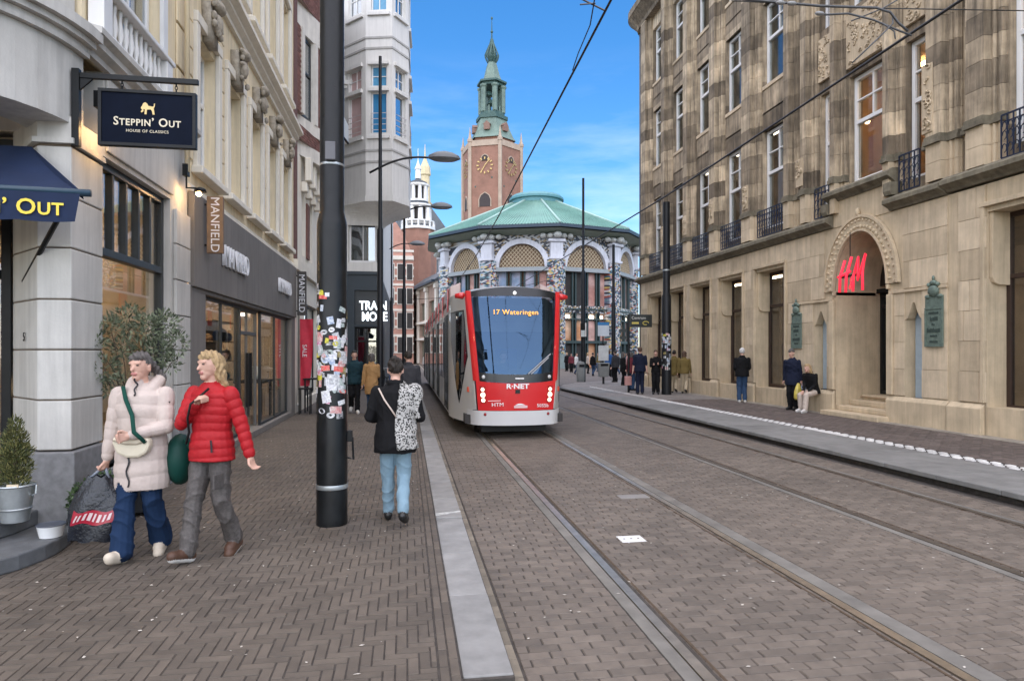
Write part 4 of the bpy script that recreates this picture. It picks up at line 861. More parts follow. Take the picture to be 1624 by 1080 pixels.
# --- octagonal pavilion
pc = P(851, 558, 84); pc.z = -.1
OV = thing('octagonal_pavilion', 'round-looking hall with green copper roof, mosaic pillars and latticed arches beyond the tram', 'building', pc)
FW, AP, NF = 7.6, 11.7, 10; DA = 2*math.pi/NF; a_cam = math.atan2(-pc.y, -pc.x); fr0 = a_cam - rad(8.0)
def facef(k):
    a = fr0 + k * DA; nv = Vector((math.cos(a), math.sin(a), 0)); tv = Vector((-math.sin(a), math.cos(a), 0))
    return lambda s, d_, z: tuple(pc + nv*(AP + d_) + tv*s + Vector((0, 0, z)))
def octo(r_, z): return [pc + Vector((math.cos(fr0 + (k+.5)*DA)*r_, math.sin(fr0 + (k+.5)*DA)*r_, z)) for k in range(NF)]
RC = AP / math.cos(DA/2)
core = MB(); core.prism(octo(RC - 1.6, .0), (0, 0, 14.8)); core.build('core', mat('warm_hall', (.42, .26, .16), .9, .3, .5), OV)
POST = [mat('poster_%d' % i, c, .5, .35, .8, col2=c2) for i, (c, c2) in enumerate((((.50,.47,.55),(.22,.30,.42)), ((.60,.38,.33),(.45,.22,.18)), ((.62,.55,.5),(.40,.28,.22)), ((.32,.44,.52),(.5,.42,.5))))]
SHOPW = mat('warm_shopfront', (.48, .22, .10), .6, .4, .7, col2=(.62, .42, .28)); LAT = mat('lattice_wood', (.62, .52, .36), .7, .1)
for k in range(-4, 6):
    T = facef(k); front = abs(k) <= 2
    w_ = MB(T); hw = FW/2; r0, r1, zc = 2.55, 3.05, 11.1
    aa = [(r1*math.cos(math.pi*i/16), zc + r1*math.sin(math.pi*i/16)) for i in range(17)]
    for (s0, q0), (s1, q1) in zip(aa, aa[1:]): w_.prism([(s0, 0, q0), (s1, 0, q1), (s1, 0, 14.7), (s0, 0, 14.7)], (0, -.5, 0))
    w_.box(-hw, -r1, -.5, 0, 6.0, 14.7); w_.box(r1, hw, -.5, 0, 6.0, 14.7); w_.box(-hw, hw, -.45, -.06, 6.1, 6.9); w_.build('mosaic_wall', MOSB, OV)
    rg = MB(T); prf = [(r0, -.3), (r0, .18), (r1 + .05, .18), (r1 + .05, -.3)]
    pts = [(r_*math.cos(math.pi*i/20), d_, zc + r_*math.sin(math.pi*i/20)) for i in range(21) for r_, d_ in prf]
    rg.add(pts, [(i*4+j, i*4+(j+1) % 4, i*4+4+(j+1) % 4, i*4+4+j) for i in range(20) for j in range(4)]); rg.build('arch_ring', PWH, OV)
    lp = MB(T); lp.prism([(r0*math.cos(math.pi*i/14), -.32, zc + r0*math.sin(math.pi*i/14)) for i in range(15)], (0, .04, 0)); lt_ = lp.build('lattice_panel', mat('lattice_back', (.16, .10, .055), .8, .2), OV)
    if front:
        lb_ = MB(T)
        for i in range(-12, 13):
            for sg in (1, -1):
                x0_ = i * .42; seg = []
                for q in range(41):
                    t_ = q/40*2*r0; s = x0_ + sg*(t_ - r0)*.9; z = t_
                    if s*s + z*z < (r0 - .05)**2: seg.append((s, z))
                if len(seg) > 2: lb_.prism([(seg[0][0] - .035, -.27, zc + seg[0][1]), (seg[0][0] + .035, -.27, zc + seg[0][1]), (seg[-1][0] + .035, -.27, zc + seg[-1][1]), (seg[-1][0] - .035, -.27, zc + seg[-1][1])], (0, .03 + .02*sg, 0))
        lb_.build('lattice_bars', LAT, lt_, kind='stuff')
    lg = MB(T); lg.box(-r1 - .1, r1 + .1, -.1, .35, 10.62, 10.85); lg.box(-r1, r1, -.1, .2, 10.85, 11.08); lg.build('ledge', mat('grey_ledge', (.30, .33, .34), .6, .1), OV)
    f = MB(T); f.box(-r1, r1, -.4, -.1, 6.15, 6.35); f.box(-r1, r1, -.4, .1, 6.45, 6.6); f.box(-r1, r1, -.4, -.1, 6.7, 6.9); f.box(-r1, r1, -.4, .0, 2.75, 3.05); f.box(-r1, r1, -.35, -.1, 5.35, 5.5)
    ms = [-r1, -1.75, -1.35, -.2, .2, 1.35, 1.75, r1 - .16]
    for s in ms: f.box(s, s + .16, -.42, -.08, 0, 10.6)
    f.build('mullion_frame', GRN, OV)
    rr = random.Random(k + 9)
    if front:
        for a, b in zip([m_ + .16 for m_ in ms], ms[1:]):
            if b - a < .3: continue
            for z0, z1, ch in ((.05, 2.75, [SHOPW, SHOPW, DARKIN]), (3.05, 5.35, [SHOPW, POST[1], SHOPW]), (5.5, 6.15, [POST[2], LAMPW if 0 else POST[2]]), (6.9, 10.6, [POST[0], POST[3], POST[0], POST[1]] if k < 1 else [POST[1], POST[2], POST[1], DARKIN])):
                MB(T).box(a, b, -.40, -.36, z0, z1).build('pane', rr.choice(ch), OV)
        for s in (-2.2, .9, 2.1): MB(T).box(s - .25, s + .25, -.33, -.30, 5.55, 5.85).build('lamp', LAMPW, OV)
        for s in (-r1 - .35, r1 + .35):
            q = MB(T); q.box(s - .3, s + .3, 0.001, .3, 8.0, 10.0); q.box(s - .42, s + .42, 0.001, .42, 10.0, 10.45); q.box(s - .36, s + .36, .001, .36, 7.6, 8.0); q.build('pier_capital', PWH, OV, bevel=.05)
for k in range(NF):
    a = fr0 + (k + .5)*DA; nv = Vector((math.cos(a), math.sin(a), 0)); tv = Vector((-math.sin(a), math.cos(a), 0))
    T = lambda s, d_, z: tuple(pc + nv*(RC + d_) + tv*s + Vector((0, 0, z)))
    q = MB(T); q.prism([(-1.0, -.9, 1.6), (1.0, -.9, 1.6), (1.0, .05, 1.6), (.55, .4, 1.6), (-.55, .4, 1.6), (-1.0, .05, 1.6)], (0, 0, 10.2)); q.build('mosaic_pillar', MOS, OV)
    q = MB(T); q.prism([(-1.1, -.9, 0), (1.1, -.9, 0), (1.1, .12, 0), (.6, .5, 0), (-.6, .5, 0), (-1.1, .12, 0)], (0, 0, 1.59)); q.build('pillar_base', mat('grey_green_base', (.22, .27, .26), .7, .15), OV)
    q = MB(T); q.box(-.85, .85, -.8, .5, 11.81, 12.1); q.box(-.7, .7, -.8, .38, 12.1, 13.7); q.box(-.95, .95, -.8, .6, 13.7, 14.0); q.box(-.6, .6, -.8, .25, 14.0, 14.7); q.build('pillar_capital', PWH, OV, bevel=.06)
    q = MB(T)
    for s in (-1.5, -.75, .75, 1.5): q.ell((s, .55 - abs(s)*.25, 14.35), .38, .45, .3, 8)
    q.ell((0, .8, 14.4), .5, .5, .36, 8); q.build('scroll_bracket', mat('stone_scroll', (.50, .51, .48), .7, .2), OV, smooth=True)
so_ = MB(); o1 = octo(RC - .3, 14.55); o2 = octo((AP + 1.9)/math.cos(DA/2), 14.95); so_.add(o1 + o2, [(k, (k+1) % NF, NF+(k+1) % NF, NF+k) for k in range(NF)]); so_.build('soffit', mat('green_soffit', (.22, .27, .22), .7, .1), OV)
ev = MB(); rr_ = (AP + 1.95)/math.cos(DA/2); ev.prism(octo(rr_, 15.08), (0, 0, .34)); ev.build('eaves', COPD, OV)
o1 = octo(rr_ - .05, 15.44); o2 = octo(3.3, 20.3)
for k in range(NF):
    q = MB(); a0, a1, b1, b0 = o1[k], o1[(k+1) % NF], o2[(k+1) % NF], o2[k]; nb = 26
    for i in range(nb):           # standing seams of the copper sheets
        u0, u1 = i/nb, (i + 1)/nb; um = u0 + (u1 - u0)*.8
        up = Vector((0, 0, .07))
        p00, p01, p10, p11 = a0.lerp(a1, u0), a0.lerp(a1, um), b0.lerp(b1, u0), b0.lerp(b1, um); p02, p12 = a0.lerp(a1, u1), b0.lerp(b1, u1)
        q.add([p00, p01, p11, p10, p01 + up, p02 + up, p12 + up, p11 + up, p02, p12], [(0,1,2,3), (4,5,6,7), (1,4,7,2), (5,8,9,6)])
    q.build('roof_panel', COPP, OV)
    q = MB(); q.tube([o1[k] + Vector((0, 0, .08)), o2[k] + Vector((0, 0, .08))], .14, 6); q.build('hip_ridge', mat('pale_copper', (.30, .44, .40), .6, .1), OV, smooth=True)
q = MB(); q.lathe([(3.2, 20.0), (3.2, 20.75), (3.45, 20.85), (3.45, 21.1), (3.1, 21.45), (0, 21.7)], pc, 32); q.build('roof_ring', mat('blue_copper', (.09, .24, .27), .55, .1), OV, smooth=2)
# --- church tower
tcn = P(780, 558, 180); tcn.z = 0; KT = 180/1050
TB_ = mat('tower_brick', (.285, .15, .108), .85, .18, .35, stain=.15); TS = mat('tower_stone', (.42, .33, .255), .8, .15, .6); VER = mat('verdigris', (.15, .22, .185), .6, .25, .5, streak=.3); VERD = mat('dark_verdigris', (.045, .10, .09), .6, .2)
CT = thing('church_tower', 'tall hexagonal brick church tower with gilded clocks and a green open lantern spire', 'church tower', tcn)
ac = math.atan2(-tcn.y, -tcn.x) - rad(14.8); RH = 8.16
zy = lambda y: 1.72 + (558 - y)*KT
def hexa(r_, z, n=6, off=.5): return [tcn + Vector((math.cos(ac + (k + off)*2*math.pi/n)*r_, math.sin(ac + (k + off)*2*math.pi/n)*r_, z)) for k in range(n)]
q = MB(); q.prism(hexa(RH, 0), (0, 0, 57.0)); q.build('shaft', TB_, CT)
q = MB(); q.prism(hexa(RH + .25, 55.6), (0, 0, 1.5)); q.build('parapet', TS, CT)
for k, p in enumerate(hexa(RH, 0)):
    q = MB(); d_ = (p - tcn).normalized(); q.lathe([(.52, 0), (.52, 56.6), (.7, 56.8), (.7, 57.5), (.45, 57.7), (.3, 58.6), (.05, 60.6)], p + Vector((0, 0, 0)), 6); q.build('corner_buttress', TS if k % 1 == 0 else TB_, CT)
def hexf(k):
    a = ac + k*math.pi/3; nv = Vector((math.cos(a), math.sin(a), 0)); tv = Vector((-math.sin(a), math.cos(a), 0)); ap = RH*math.cos(math.pi/6)
    return lambda s, d_, z: tuple(tcn + nv*(ap + d_) + tv*s + Vector((0, 0, z)))
GLD = mat('gilded', (.50, .36, .15), .45, .05, metal=.5)
for k in (-1, 0, 1):
    T = hexf(k)
    cl_ = MB(T); zc = zy(274)
    for i in range(12):
        t = i*math.pi/6; c_, s_ = math.cos(t), math.sin(t)
        cl_.prism([(2.2*s_ - .2*c_, .12, zc + 2.2*c_ + .2*s_), (2.2*s_ + .2*c_, .12, zc + 2.2*c_ - .2*s_), (1.6*s_ + .12*c_, .12, zc + 1.6*c_ - .12*s_), (1.6*s_ - .12*c_, .12, zc + 1.6*c_ + .12*s_)], (0, .15, 0))
    ck = cl_.build('clock_numerals', GLD, CT)
    h_ = MB(T); h_.prism([(-.12, .2, zc - .1), (.12, .2, zc - .1), (-.75, .2, zc - 1.5), (-.95, .2, zc - 1.4)], (0, .1, 0)); h_.prism([(-.1, .32, zc), (.12, .32, zc - .1), (1.5, .32, zc + 1.5), (1.35, .32, zc + 1.6)], (0, .08, 0)); h_.build('clock_hands', GLD, ck)
    for z0, hw, hh in ((zy(262), .9, 1.6), (41.5, 1.5, 3.6)):
        pts = [(-hw, .03, z0 - hh/2), (hw, .03, z0 - hh/2), (hw, .03, z0), (hw*.7, .03, z0 + hh*.3), (0, .03, z0 + hh*.5), (-hw*.7, .03, z0 + hh*.3), (-hw, .03, z0)]
        q = MB(T); q.prism(pts, (0, .1, 0)); o = q.build('louvre_window', mat('louvre_dark', (.05, .04, .04), .8), CT)
        q = MB(T); q.tube([(p[0]*1.08, .1, z0 + (p[2] - z0)*1.06) for p in pts[1:]] + [(-hw*1.08, .1, z0 - hh*.53)], .16, 5); q.build('window_arch', TS, o)
    for z in (36, 45, 47.2): q = MB(T); q.ell((1.9 if z > 46 else -2.6, .0, z), .22, .15, .3, 6); q.build('anchor_plate', VERD, CT)
q = MB(); q.prism(hexa(6.0, 57.0), (0, 0, 1.6)); q.build('drum', TB_, CT)
q = MB(); rs = [(6.7, 58.4), (6.0, 59.4), (5.0, 61.6), (4.4, 63.4), (4.1, 64.2)]
rings = [hexa(r_, z) for r_, z in rs]; q.add([p for r_ in rings for p in r_], [(i*6+j, i*6+(j+1) % 6, i*6+6+(j+1) % 6, i*6+6+j) for i in range(4) for j in range(6)]); q.build('skirt_roof', VER, CT)
for k in (-1, 0, 1):
    T = hexf(k); q = MB(T); d_ = -1.9; q.box(-.8, .8, d_ - .9, d_ + .25, 60.5, 61.9); q.prism([(-1.0, d_ + .25, 61.9), (1.0, d_ + .25, 61.9), (0, d_ + .25, 62.8)], (0, -1.4, 0)); q.build('dormer', mat('dormer_brown', (.22, .13, .10), .7), CT)
q = MB(); q.prism(hexa(4.5, 64.2), (0, 0, .9)); q.prism(hexa(3.6, 65.11), (0, 0, 1.1)); q.build('lower_gallery', VERD, CT)
for k, p in enumerate(hexa(3.1, 66.2)): q = MB(); q.lathe([(.72, 0), (.72, 6.4), (1.0, 6.8), (1.0, 7.2)], p, 6); q.build('lantern_column', VER, CT)
for k, p in enumerate(hexa(3.0, 66.2, off=0)): q = MB(); q.lathe([(.2, 0), (.2, 2.2)], p * .99 + tcn*.01, 6); q.build('lantern_rail', VER, CT)
for z, r_, off in ((66.6, 1.2, .9), (68.6, 1.5, 0), (70.9, 1.1, -.8)):
    q = MB(); q.lathe([(r_, 0), (r_*.8, .5), (r_*.55, 1.1), (.2, 1.4)], tcn + Vector((off, -.4, z)), 10); q.build('bell', VERD, CT, smooth=True)
q = MB(); q.prism(hexa(3.5, 73.4), (0, 0, .7)); q.prism(hexa(4.2, 74.1), (0, 0, .5)); q.build('upper_gallery', VERD, CT)
q = MB(); rs = [(3.0, 74.6), (2.2, 76.5), (1.5, 79.2), (1.15, 80.2)]; rings = [hexa(r_, z) for r_, z in rs]; q.add([p for r_ in rings for p in r_], [(i*6+j, i*6+(j+1) % 6, i*6+6+(j+1) % 6, i*6+6+j) for i in range(3) for j in range(6)]); q.build('spire_roof', VER, CT)
q = MB()
for i in range(10):
    t = i*math.pi/5; q.tube([tcn + Vector((math.cos(t)*r_, math.sin(t)*r_, z)) for r_, z in ((1.1, 80.2), (1.75, 81.4), (1.85, 82.2), (1.2, 83.8), (.5, 85.4), (.22, 86.6))], .22, 4)
q.lathe([(.9, 80.2), (1.3, 81.5), (1.3, 82.4), (.8, 84), (.3, 86)], tcn, 8); q.build('onion_crown', VERD, CT)
q = MB(); q.tube([tcn + Vector((0, 0, 86)), tcn + Vector((0, 0, 92.4))], [.22, .06], 6); q.ell(tcn + Vector((0, 0, 88.6)), .4, .4, .4, 8); q.ell(tcn + Vector((0, 0, 92.3)), .3, .3, .45, 8); q.build('finial', VERD, CT)
# --- white cupola of the old town hall and the gilded spire behind it
D_ = 112; cw = P(663, 558, D_); cw.z = 0; kz = lambda y: 1.72 + (558 - y)*D_/1050
CU = thing('white_cupola_tower', 'small white two-tier cupola tower beside the slate church roof', 'tower', cw)
def tier(r_, z0, z1, nc, nm): 
    q = MB(); q.lathe([(r_*.62, z0), (r_*.62, z1)], cw, 8); q.build('tier_core', DARKIN, CU)
    for i in range(nc):
        t = i*2*math.pi/nc + .2; p = cw + Vector((math.cos(t)*r_*.86, math.sin(t)*r_*.86, z0)); q = MB(); q.lathe([(.30*r_/1.5, 0), (.26*r_/1.5, z1 - z0)], p, 6); q.build('column', WHITE, CU)
    q = MB(); q.lathe([(r_*1.0, z1), (r_*1.12, z1 + .15), (r_*1.12, z1 + .4), (r_*.95, z1 + .45)], cw, 12); q.build('tier_cornice', WHITE, CU); q = MB(); q.lathe([(r_*1.02, z0 - .5), (r_*1.02, z0)], cw, 12); q.build('tier_base', WHITE, CU)
tier(2.2, kz(352), kz(330), 8, 0); tier(1.65, kz(318), kz(297), 8, 0)
q = MB(); q.lathe([(2.9, kz(366)), (2.9, kz(362))], cw, 16); q.build('balcony', WHITE, CU)
for i in range(16): t = i*math.pi/8; q = MB(); q.lathe([(.16, kz(362)), (.16, kz(354))], cw + Vector((math.cos(t)*2.7, math.sin(t)*2.7, 0)), 6); q.build('baluster', WHITE, CU)
q = MB(); q.lathe([(2.85, kz(354)), (2.85, kz(352.2))], cw, 16); q.build('balcony_rail', WHITE, CU)
q = MB(); q.lathe([(1.9, kz(327)), (1.75, kz(321))], cw, 14); q.lathe([(1.8, kz(294)), (1.5, kz(290)), (.6, kz(286)), (.35, kz(284))], cw, 14); q.build('dark_dome', mat('slate', (.05, .06, .07), .6, .2), CU, smooth=2)
q = MB(); q.lathe([(.5, kz(284)), (.45, kz(270)), (.6, kz(269)), (.3, kz(262)), (.08, kz(255)), (.04, kz(236))], cw, 8); q.build('finial', WHITE, CU)
q = MB(); q.lathe([(2.9, 2), (2.9, kz(380)), (2.7, kz(366))], cw, 8); q.build('brick_base', TB_, CU)
D2 = 140; cs = P(674, 558, D2); cs.z = 0; k2 = lambda y: 1.72 + (558 - y)*D2/1050
GS = thing('gilded_spire', 'slender pale gold spire rising behind the white cupola', 'spire', cs)
q = MB(); q.lathe([(1.3, k2(400)), (1.3, k2(330)), (1.5, k2(328)), (1.5, k2(322))], cs, 8); q.build('shaft', mat('ochre_stone', (.50, .40, .24), .7, .2), GS)
q = MB(); q.lathe([(1.2, k2(322)), (1.0, k2(280)), (1.25, k2(278)), (1.1, k2(266)), (.6, k2(258)), (.2, k2(250)), (.05, k2(229))], cs, 8); q.build('spire', mat('pale_gold', (.62, .52, .32), .5, .2), GS)
# --- slate roofed church behind
CH = thing('slate_roof_church', 'steep dark slate church roof behind the cupola', 'church', P(690, 558, 130)); b0 = P(640, 558, 128); b1 = P(712, 558, 128)
SLT = mat('slate_roof', (.10, .115, .13), .6, .2, .8); zt = 1.72 + (558 - 318)*128/1050; z0 = 1.72 + (558 - 368)*128/1050
q = MB(); q.prism([(b0.x - 4, b0.y, 0), (b1.x, b1.y, 0), (b1.x, b1.y, z0), (b0.x + 4.5, b0.y, zt), (b0.x - 4, b0.y, z0)], (1.5, 14, 0)); q.build('gable_roof', SLT, CH)
q = MB(); q.box(b0.x - 4.1, b1.x - .3, b0.y - .6, b0.y - .02, 0, z0 - 2); q.build('wall', TB_, CH)
# --- striped pink brick town hall
PK = mat('pink_brick', (.42, .22, .17), .85, .2, 1.2); PST = mat('pale_band', (.62, .57, .50), .8, .1)
PH = thing('striped_brick_hall', 'pink brick hall with pale stone bands and stepped gable beyond the gym', 'building', P(630, 558, 98))
xa, xb = P(596, 558, 98).x, P(656, 558, 98).x; yh = P(630, 558, 98).y; zy2 = lambda y: 1.72 + (558 - y)*98/1050
q = MB(); q.box(xa, xb, yh, yh + 8, 0, zy2(408)); q.prism([(xa, yh, zy2(408)), (xb, yh, zy2(408)), (xb - 1.4, yh, zy2(372)), (xa + 2.2, yh, zy2(340)), (xa, yh, zy2(345))], (0, 8, 0)); q.build('wall', PK, PH)
for i in range(13): z = 1.5 + i*1.25; MB().box(xa - .02, xb + .03, yh - .08, yh + .2, z, z + .32).build('stone_band', PST, PH)
for r_ in range(4):
    for c_ in range(4):
        x = xa + .9 + c_*1.35; z = 1.6 + r_*3.6; q = MB(); q.box(x - .5, x + .5, yh - .14, yh - .085, z - .1, z + 2.4); o = q.build('window', PST, PH); q = MB(); q.box(x - .4, x + .4, yh - .17, yh - .142, z, z + 2.3); q.build('pane', GLASSD if 0 else DARKIN, o)
q = MB(); q.box(xa, xb, yh - .3, yh + .3, zy2(412), zy2(406)); q.build('cornice', PST, PH)
# --- low market hall with arcades left of the tram
MH = thing('market_hall', 'low two-storey market hall with pale pilasters and slate roof running up to the pavilion', 'building', P(680, 558, 92))
m0 = P(694, 558, 88); m1 = P(622, 558, 122); dv = Vector((m1.x - m0.x, m1.y - m0.y, 0)); Lm = dv.length; dv.normalize(); nv = Vector((-dv.y, dv.x, 0)); nv = -nv if nv.x > 0 else nv
if nv.dot(EYE - m0) < 0: nv = -nv
TM_ = lambda s, d_, z: tuple(Vector((m0.x, m0.y, 0)) + dv*s + nv*d_ + Vector((0, 0, z)))
hm = 11.0; q = MB(TM_); nb = 6; bw_ = Lm/nb
q.wall(0, Lm, -.1, hm, [(i*bw_ + .9, (i + 1)*bw_ - .9, z0, z1) for i in range(nb) for z0, z1 in ((.1, 3.2), (3.9, 5.6), (6.3, 8.8))], -.5, 0); q.build('wall', mat('market_brick', (.32, .22, .17), .8, .2, 1), MH)
q = MB(TM_); q.box(0, Lm, -6, -.52, -.1, hm); q.build('back_wall', DARKIN, MH)
for i in range(nb):
    for z0, z1 in ((.1, 3.2), (3.9, 5.6), (6.3, 8.8)): q = MB(TM_); q.box(i*bw_ + .9, (i + 1)*bw_ - .9, -.4, -.35, z0, z1); o = q.build('window', mat('dark_olive_pane', (.10, .12, .09), .2, .3, 1), MH); q = MB(TM_); s = (i + .5)*bw_; q.box(s - .1, s + .1, -.349, -.25, z0, z1); q.build('mullion', PST, o)
    q = MB(TM_)
for i in range(nb + 1): s = i*bw_; q = MB(TM_); q.box(s - .45, s + .45, .001, .35, 0, hm - .8); q.box(s - .6, s + .6, .001, .5, hm - .8, hm - .2); q.box(s - .6, s + .6, .001, .48, 5.7, 6.1); q.build('pilaster', PST, MH, bevel=.05)
for z in (3.4, 5.75, hm - .15): q = MB(TM_); q.box(-.2, Lm, .002, .42, z, z + .3); q.build('cornice', PST, MH)
q = MB(TM_); q.prism([(-.3, .7, hm + .15), (-.3, -3, hm + 2.8), (-.3, -6.5, hm + .15)], (Lm + .5, 0, 0)); q.build('roof', SLT, MH)
q = MB(TM_); q.box(-.5, Lm + .2, .5, .95, hm + .0, hm + .3); q.build('gutter', COPD, MH)
# --- white building with corner oriel over a dark gym
GY = thing('oriel_building', 'white building with a corner oriel above a dark blue gym ground floor', 'building', (-2.2, 32, 0))
yf = 30.6; xr = -1.25; OW = mat('oriel_white', (.70, .685, .65), .75, .07, .8, streak=.12); DKB = mat('dark_blue_shopfront', (.018, .030, .042), .45, .1, 2)
TG = lambda s, d_, z: (s, yf - d_, z)
q = MB(TG); q.wall(-3.6, xr, 5.35, 20, [(-2.62, -1.35, 5.75, 8.05), (-3.0, -2.35, 15.2, 18)], -.5, 0); q.build('wall', OW, GY)
q = MB(TG); q.wall(-3.6, xr, 0, 5.2, [(-2.35, -1.32, 2.95, 4.5), (-2.35, -1.32, .05, 2.85)], -.5, .04); q.box(-3.65, xr + .08, -.5, .12, 5.2, 5.34); q.build('ground_floor', DKB, GY)
q = MB(); q.box(xr - 8, xr, yf + .501, yf + 29, 5.35, 20, 0); q.box(xr - 8, xr + .03, yf + .501, yf + 29, 0, 5.34, 1); q.build('street_wall', [OW, DKB], GY)
sash(GY, TG, -2.34, -1.33, .05, 2.85, -.2, BLACK, GLASSD, 2, 1, .08, 2.2); MB(TG).box(-2.34, -1.33, -.25, -.1, 2.96, 4.49).build('sign_panel', mat('dark_sign_panel', (.03,.035,.04), .4), GY)
NEON = mat('white_neon_letters', (.85, .93, 1), emit=.5)
for b_, z_, dx_ in (('TRAIN', 3.80, 0), ('MORE', 3.30, .06)): text('lettering', b_, .56, frame((P(568, 500, 30.4).x + .70 + dx_, yf + .09, z_), (1, 0, 0), (0, 0, 1)), NEON, GY, .03, sxy=(.76, 1), bold=.012)
sash(GY, TG, -2.6, -1.37, 5.77, 7.9, -.15, WHITE, GLASSD, 2, 1, .09)
q = MB(TG); q.prism([(-2.62 + .0, .0, 8.05), (-1.35, 0, 8.05), (-1.35, 0, 8.4), (-2.62, 0, 8.4)], (0, .03, 0)); q.build('lintel', OW, GY)
for i in range(3): MB(TG).box(-3.58 + i*.2, -3.46 + i*.2, .001, .22, 13.1, 13.4).build('dentil', OW, GY, bevel=.03)
q = MB(TG); q.box(-3.6, -2.35, .001, .42, 13.41, 13.55); q.box(-3.6, -2.35, .001, .5, 13.55, 13.75); q.box(-3.6, -2.3, .001, .36, 13.75, 14.0); q.build('cornice', OW, GY, bevel=.02)
# oriel: faces through five corner points
V5 = [P(546, 558, 29.5), P(580, 558, 28.6), P(622, 558, 28.5), P(648, 558, 29.6), P(651, 558, 32.0)]
V5 = [Vector((p.x, p.y, 0)) for p in V5]; zo = lambda y: 1.72 + (558 - y)*30/1050
inn = [Vector((-2.1, 33.2, 0)), Vector((-2.6, 31.2, 0))]
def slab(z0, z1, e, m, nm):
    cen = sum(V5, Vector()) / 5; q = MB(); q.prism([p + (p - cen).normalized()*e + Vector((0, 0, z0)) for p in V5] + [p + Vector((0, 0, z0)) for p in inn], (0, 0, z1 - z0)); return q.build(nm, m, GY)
zb = zo(322); wins = [(zo(228), zo(166)), (zo(157), zo(126)), (zo(42), zo(-30))]
for a, b in zip(V5, V5[1:]):
    dv_ = (b - a).normalized(); nn_ = Vector((dv_.y, -dv_.x, 0)); l_ = (b - a).length
    T = lambda s, d_, z, a=a, dv_=dv_, nn_=nn_: tuple(a + dv_*s + nn_*d_ + Vector((0, 0, z)))
    q = MB(T); e_ = l_*.2; q.wall(0, l_, zb, 20, [(e_, l_ - e_, *w_) for w_ in wins], -.3, 0); q.build('oriel_wall', OW, GY)
    for i, w_ in enumerate(wins):
        gl = GLASSD
        if i < 2 and (a is V5[0]): gl = mat('pink_blind', (.60, .42, .40), .6, .1)
        if i == 0 and (a is V5[1]): gl = mat('blue_poster_pane', (.05, .22, .42), .15, .1)
        if a is V5[1] and i: gl = mat('blue_reflecting_pane', (.10, .30, .48), .1, .2)
        sash(GY, T, e_ + .01, l_ - e_ - .01, w_[0], w_[1], -.1, WHITE, gl, 1 if i == 0 else 2, 1 if i == 0 else (2 if i == 1 else 3), .05, None, .08, mid=.04)
        q = MB(T); q.box(e_ - .1, l_ - e_ + .1, .001, .12, w_[1] + .02, w_[1] + .14); q.box(e_ - .06, l_ - e_ + .06, .001, .06, w_[1] + .14, w_[1] + .2); q.build('window_hood', OW, GY)
        if i != 1: q = MB(T); q.box(e_ - .14, l_ - e_ + .14, .001, .10, w_[0] - .25, w_[0] - .13); q.build('window_sill', OW, GY)
    q = MB(T)
    for j in range(4): q.tube([(e_, .05, wins[0][0] + .12 + j*.24), (l_ - e_, .05, wins[0][0] + .12 + j*.24)], .018, 4)
    q.build('guard_rails', mat('pale_rail', (.55, .5, .5), .4), GY)
for y in (100, 84, 254, 271): slab(zo(y + 1.5), zo(y - 1.5), .035, mat('grey_band', (.40, .39, .37), .8), 'moulding')  # mouldings in a greyer tone than the oriel wall
slab(zb - .25, zb - .01, .04, OW, 'oriel_base')
rings = []; low = [Vector((-2.75, 30.57, 0)), Vector((-2.0, 30.57, 0)), Vector((-1.24, 30.57, 0)), Vector((-1.22, 31.2, 0)), Vector((-1.22, 33.0, 0)), Vector((-2.1, 33.2, 0))]
for t in [i/9 for i in range(10)]:
    f_ = (1 - t)**3; rings.append([l_.lerp(p, f_) + Vector((0, 0, zb - .25 - .8*t)) for p, l_ in zip(V5 + [Vector((-2.1, 33.2, 0))], low)])
q = MB(); k = 6; q.add([p for r_ in rings for p in r_], [(i*k+j, i*k+(j+1) % k, (i+1)*k+(j+1) % k, (i+1)*k+j) for i in range(9) for j in range(k)]); q.build('corbel', OW, GY, smooth=False)
# ---------------------------------------------------------------- tram
TX, TY = 2.25, 13.5
TT = thing('tram', 'red and white tram with a black windscreen coming down the near track', 'tram', (TX, TY, RZ))
WT = lambda x, y, z: (TX + x, TY + y, RZ + z)
TGREY = mat('tram_grey', (.60, .59, .56), .35, .04, 1, coat=.4, local=True); TRED = mat('tram_red', (.62, .018, .022), .28, .03, 1, coat=.6); TBLK = mat('tram_black', (.008, .009, .011), .25, .1)
TGL = glass('tram_windscreen', (.30, .36, .42), .13, .0, .8, (.30, .52, .85)); TGS = glass('tram_side_glass', (.30, .32, .33), .10, 0, .7); TWH = mat('tram_bumper', (.60, .60, .60), .4, .04, 1, coat=.3)  # windscreen gloss tinted blue, putting the sky's reflection into its colour
def wf(z): return .80 + .22 * min(max((z - .6) / 2.5, 0), 1)
def lean(z): return .05 * max(0, (1.15 - z)) ** 1.5 if z < 1.15 else .40 * ((z - 1.15) / 2) ** 1.35
def S_(a, z, o=0.0):
    def base(a):
        s = 1 if a >= 0 else -1; b = abs(a); w_ = wf(z); l_ = lean(z)
        if b <= 1: x, y = w_*b, l_ + .20*b**2.4
        else:
            t = min(b - 1, 1); x = w_ + (1.275 - w_)*math.sin(t*math.pi/2)**.85; y = l_ + .20 + (2.3 - l_ - .20)*t
        rnd = max(0, (z - 2.85)) ; x -= .25*rnd*rnd if b > 1 else 0
        return Vector((s*x, y, z))
    p = base(a)
    if o:
        d_ = base(a + .02) - base(a - .02); n_ = Vector((d_.y, -d_.x, 0)).normalized(); p = p + n_*o
    return WT(*p)
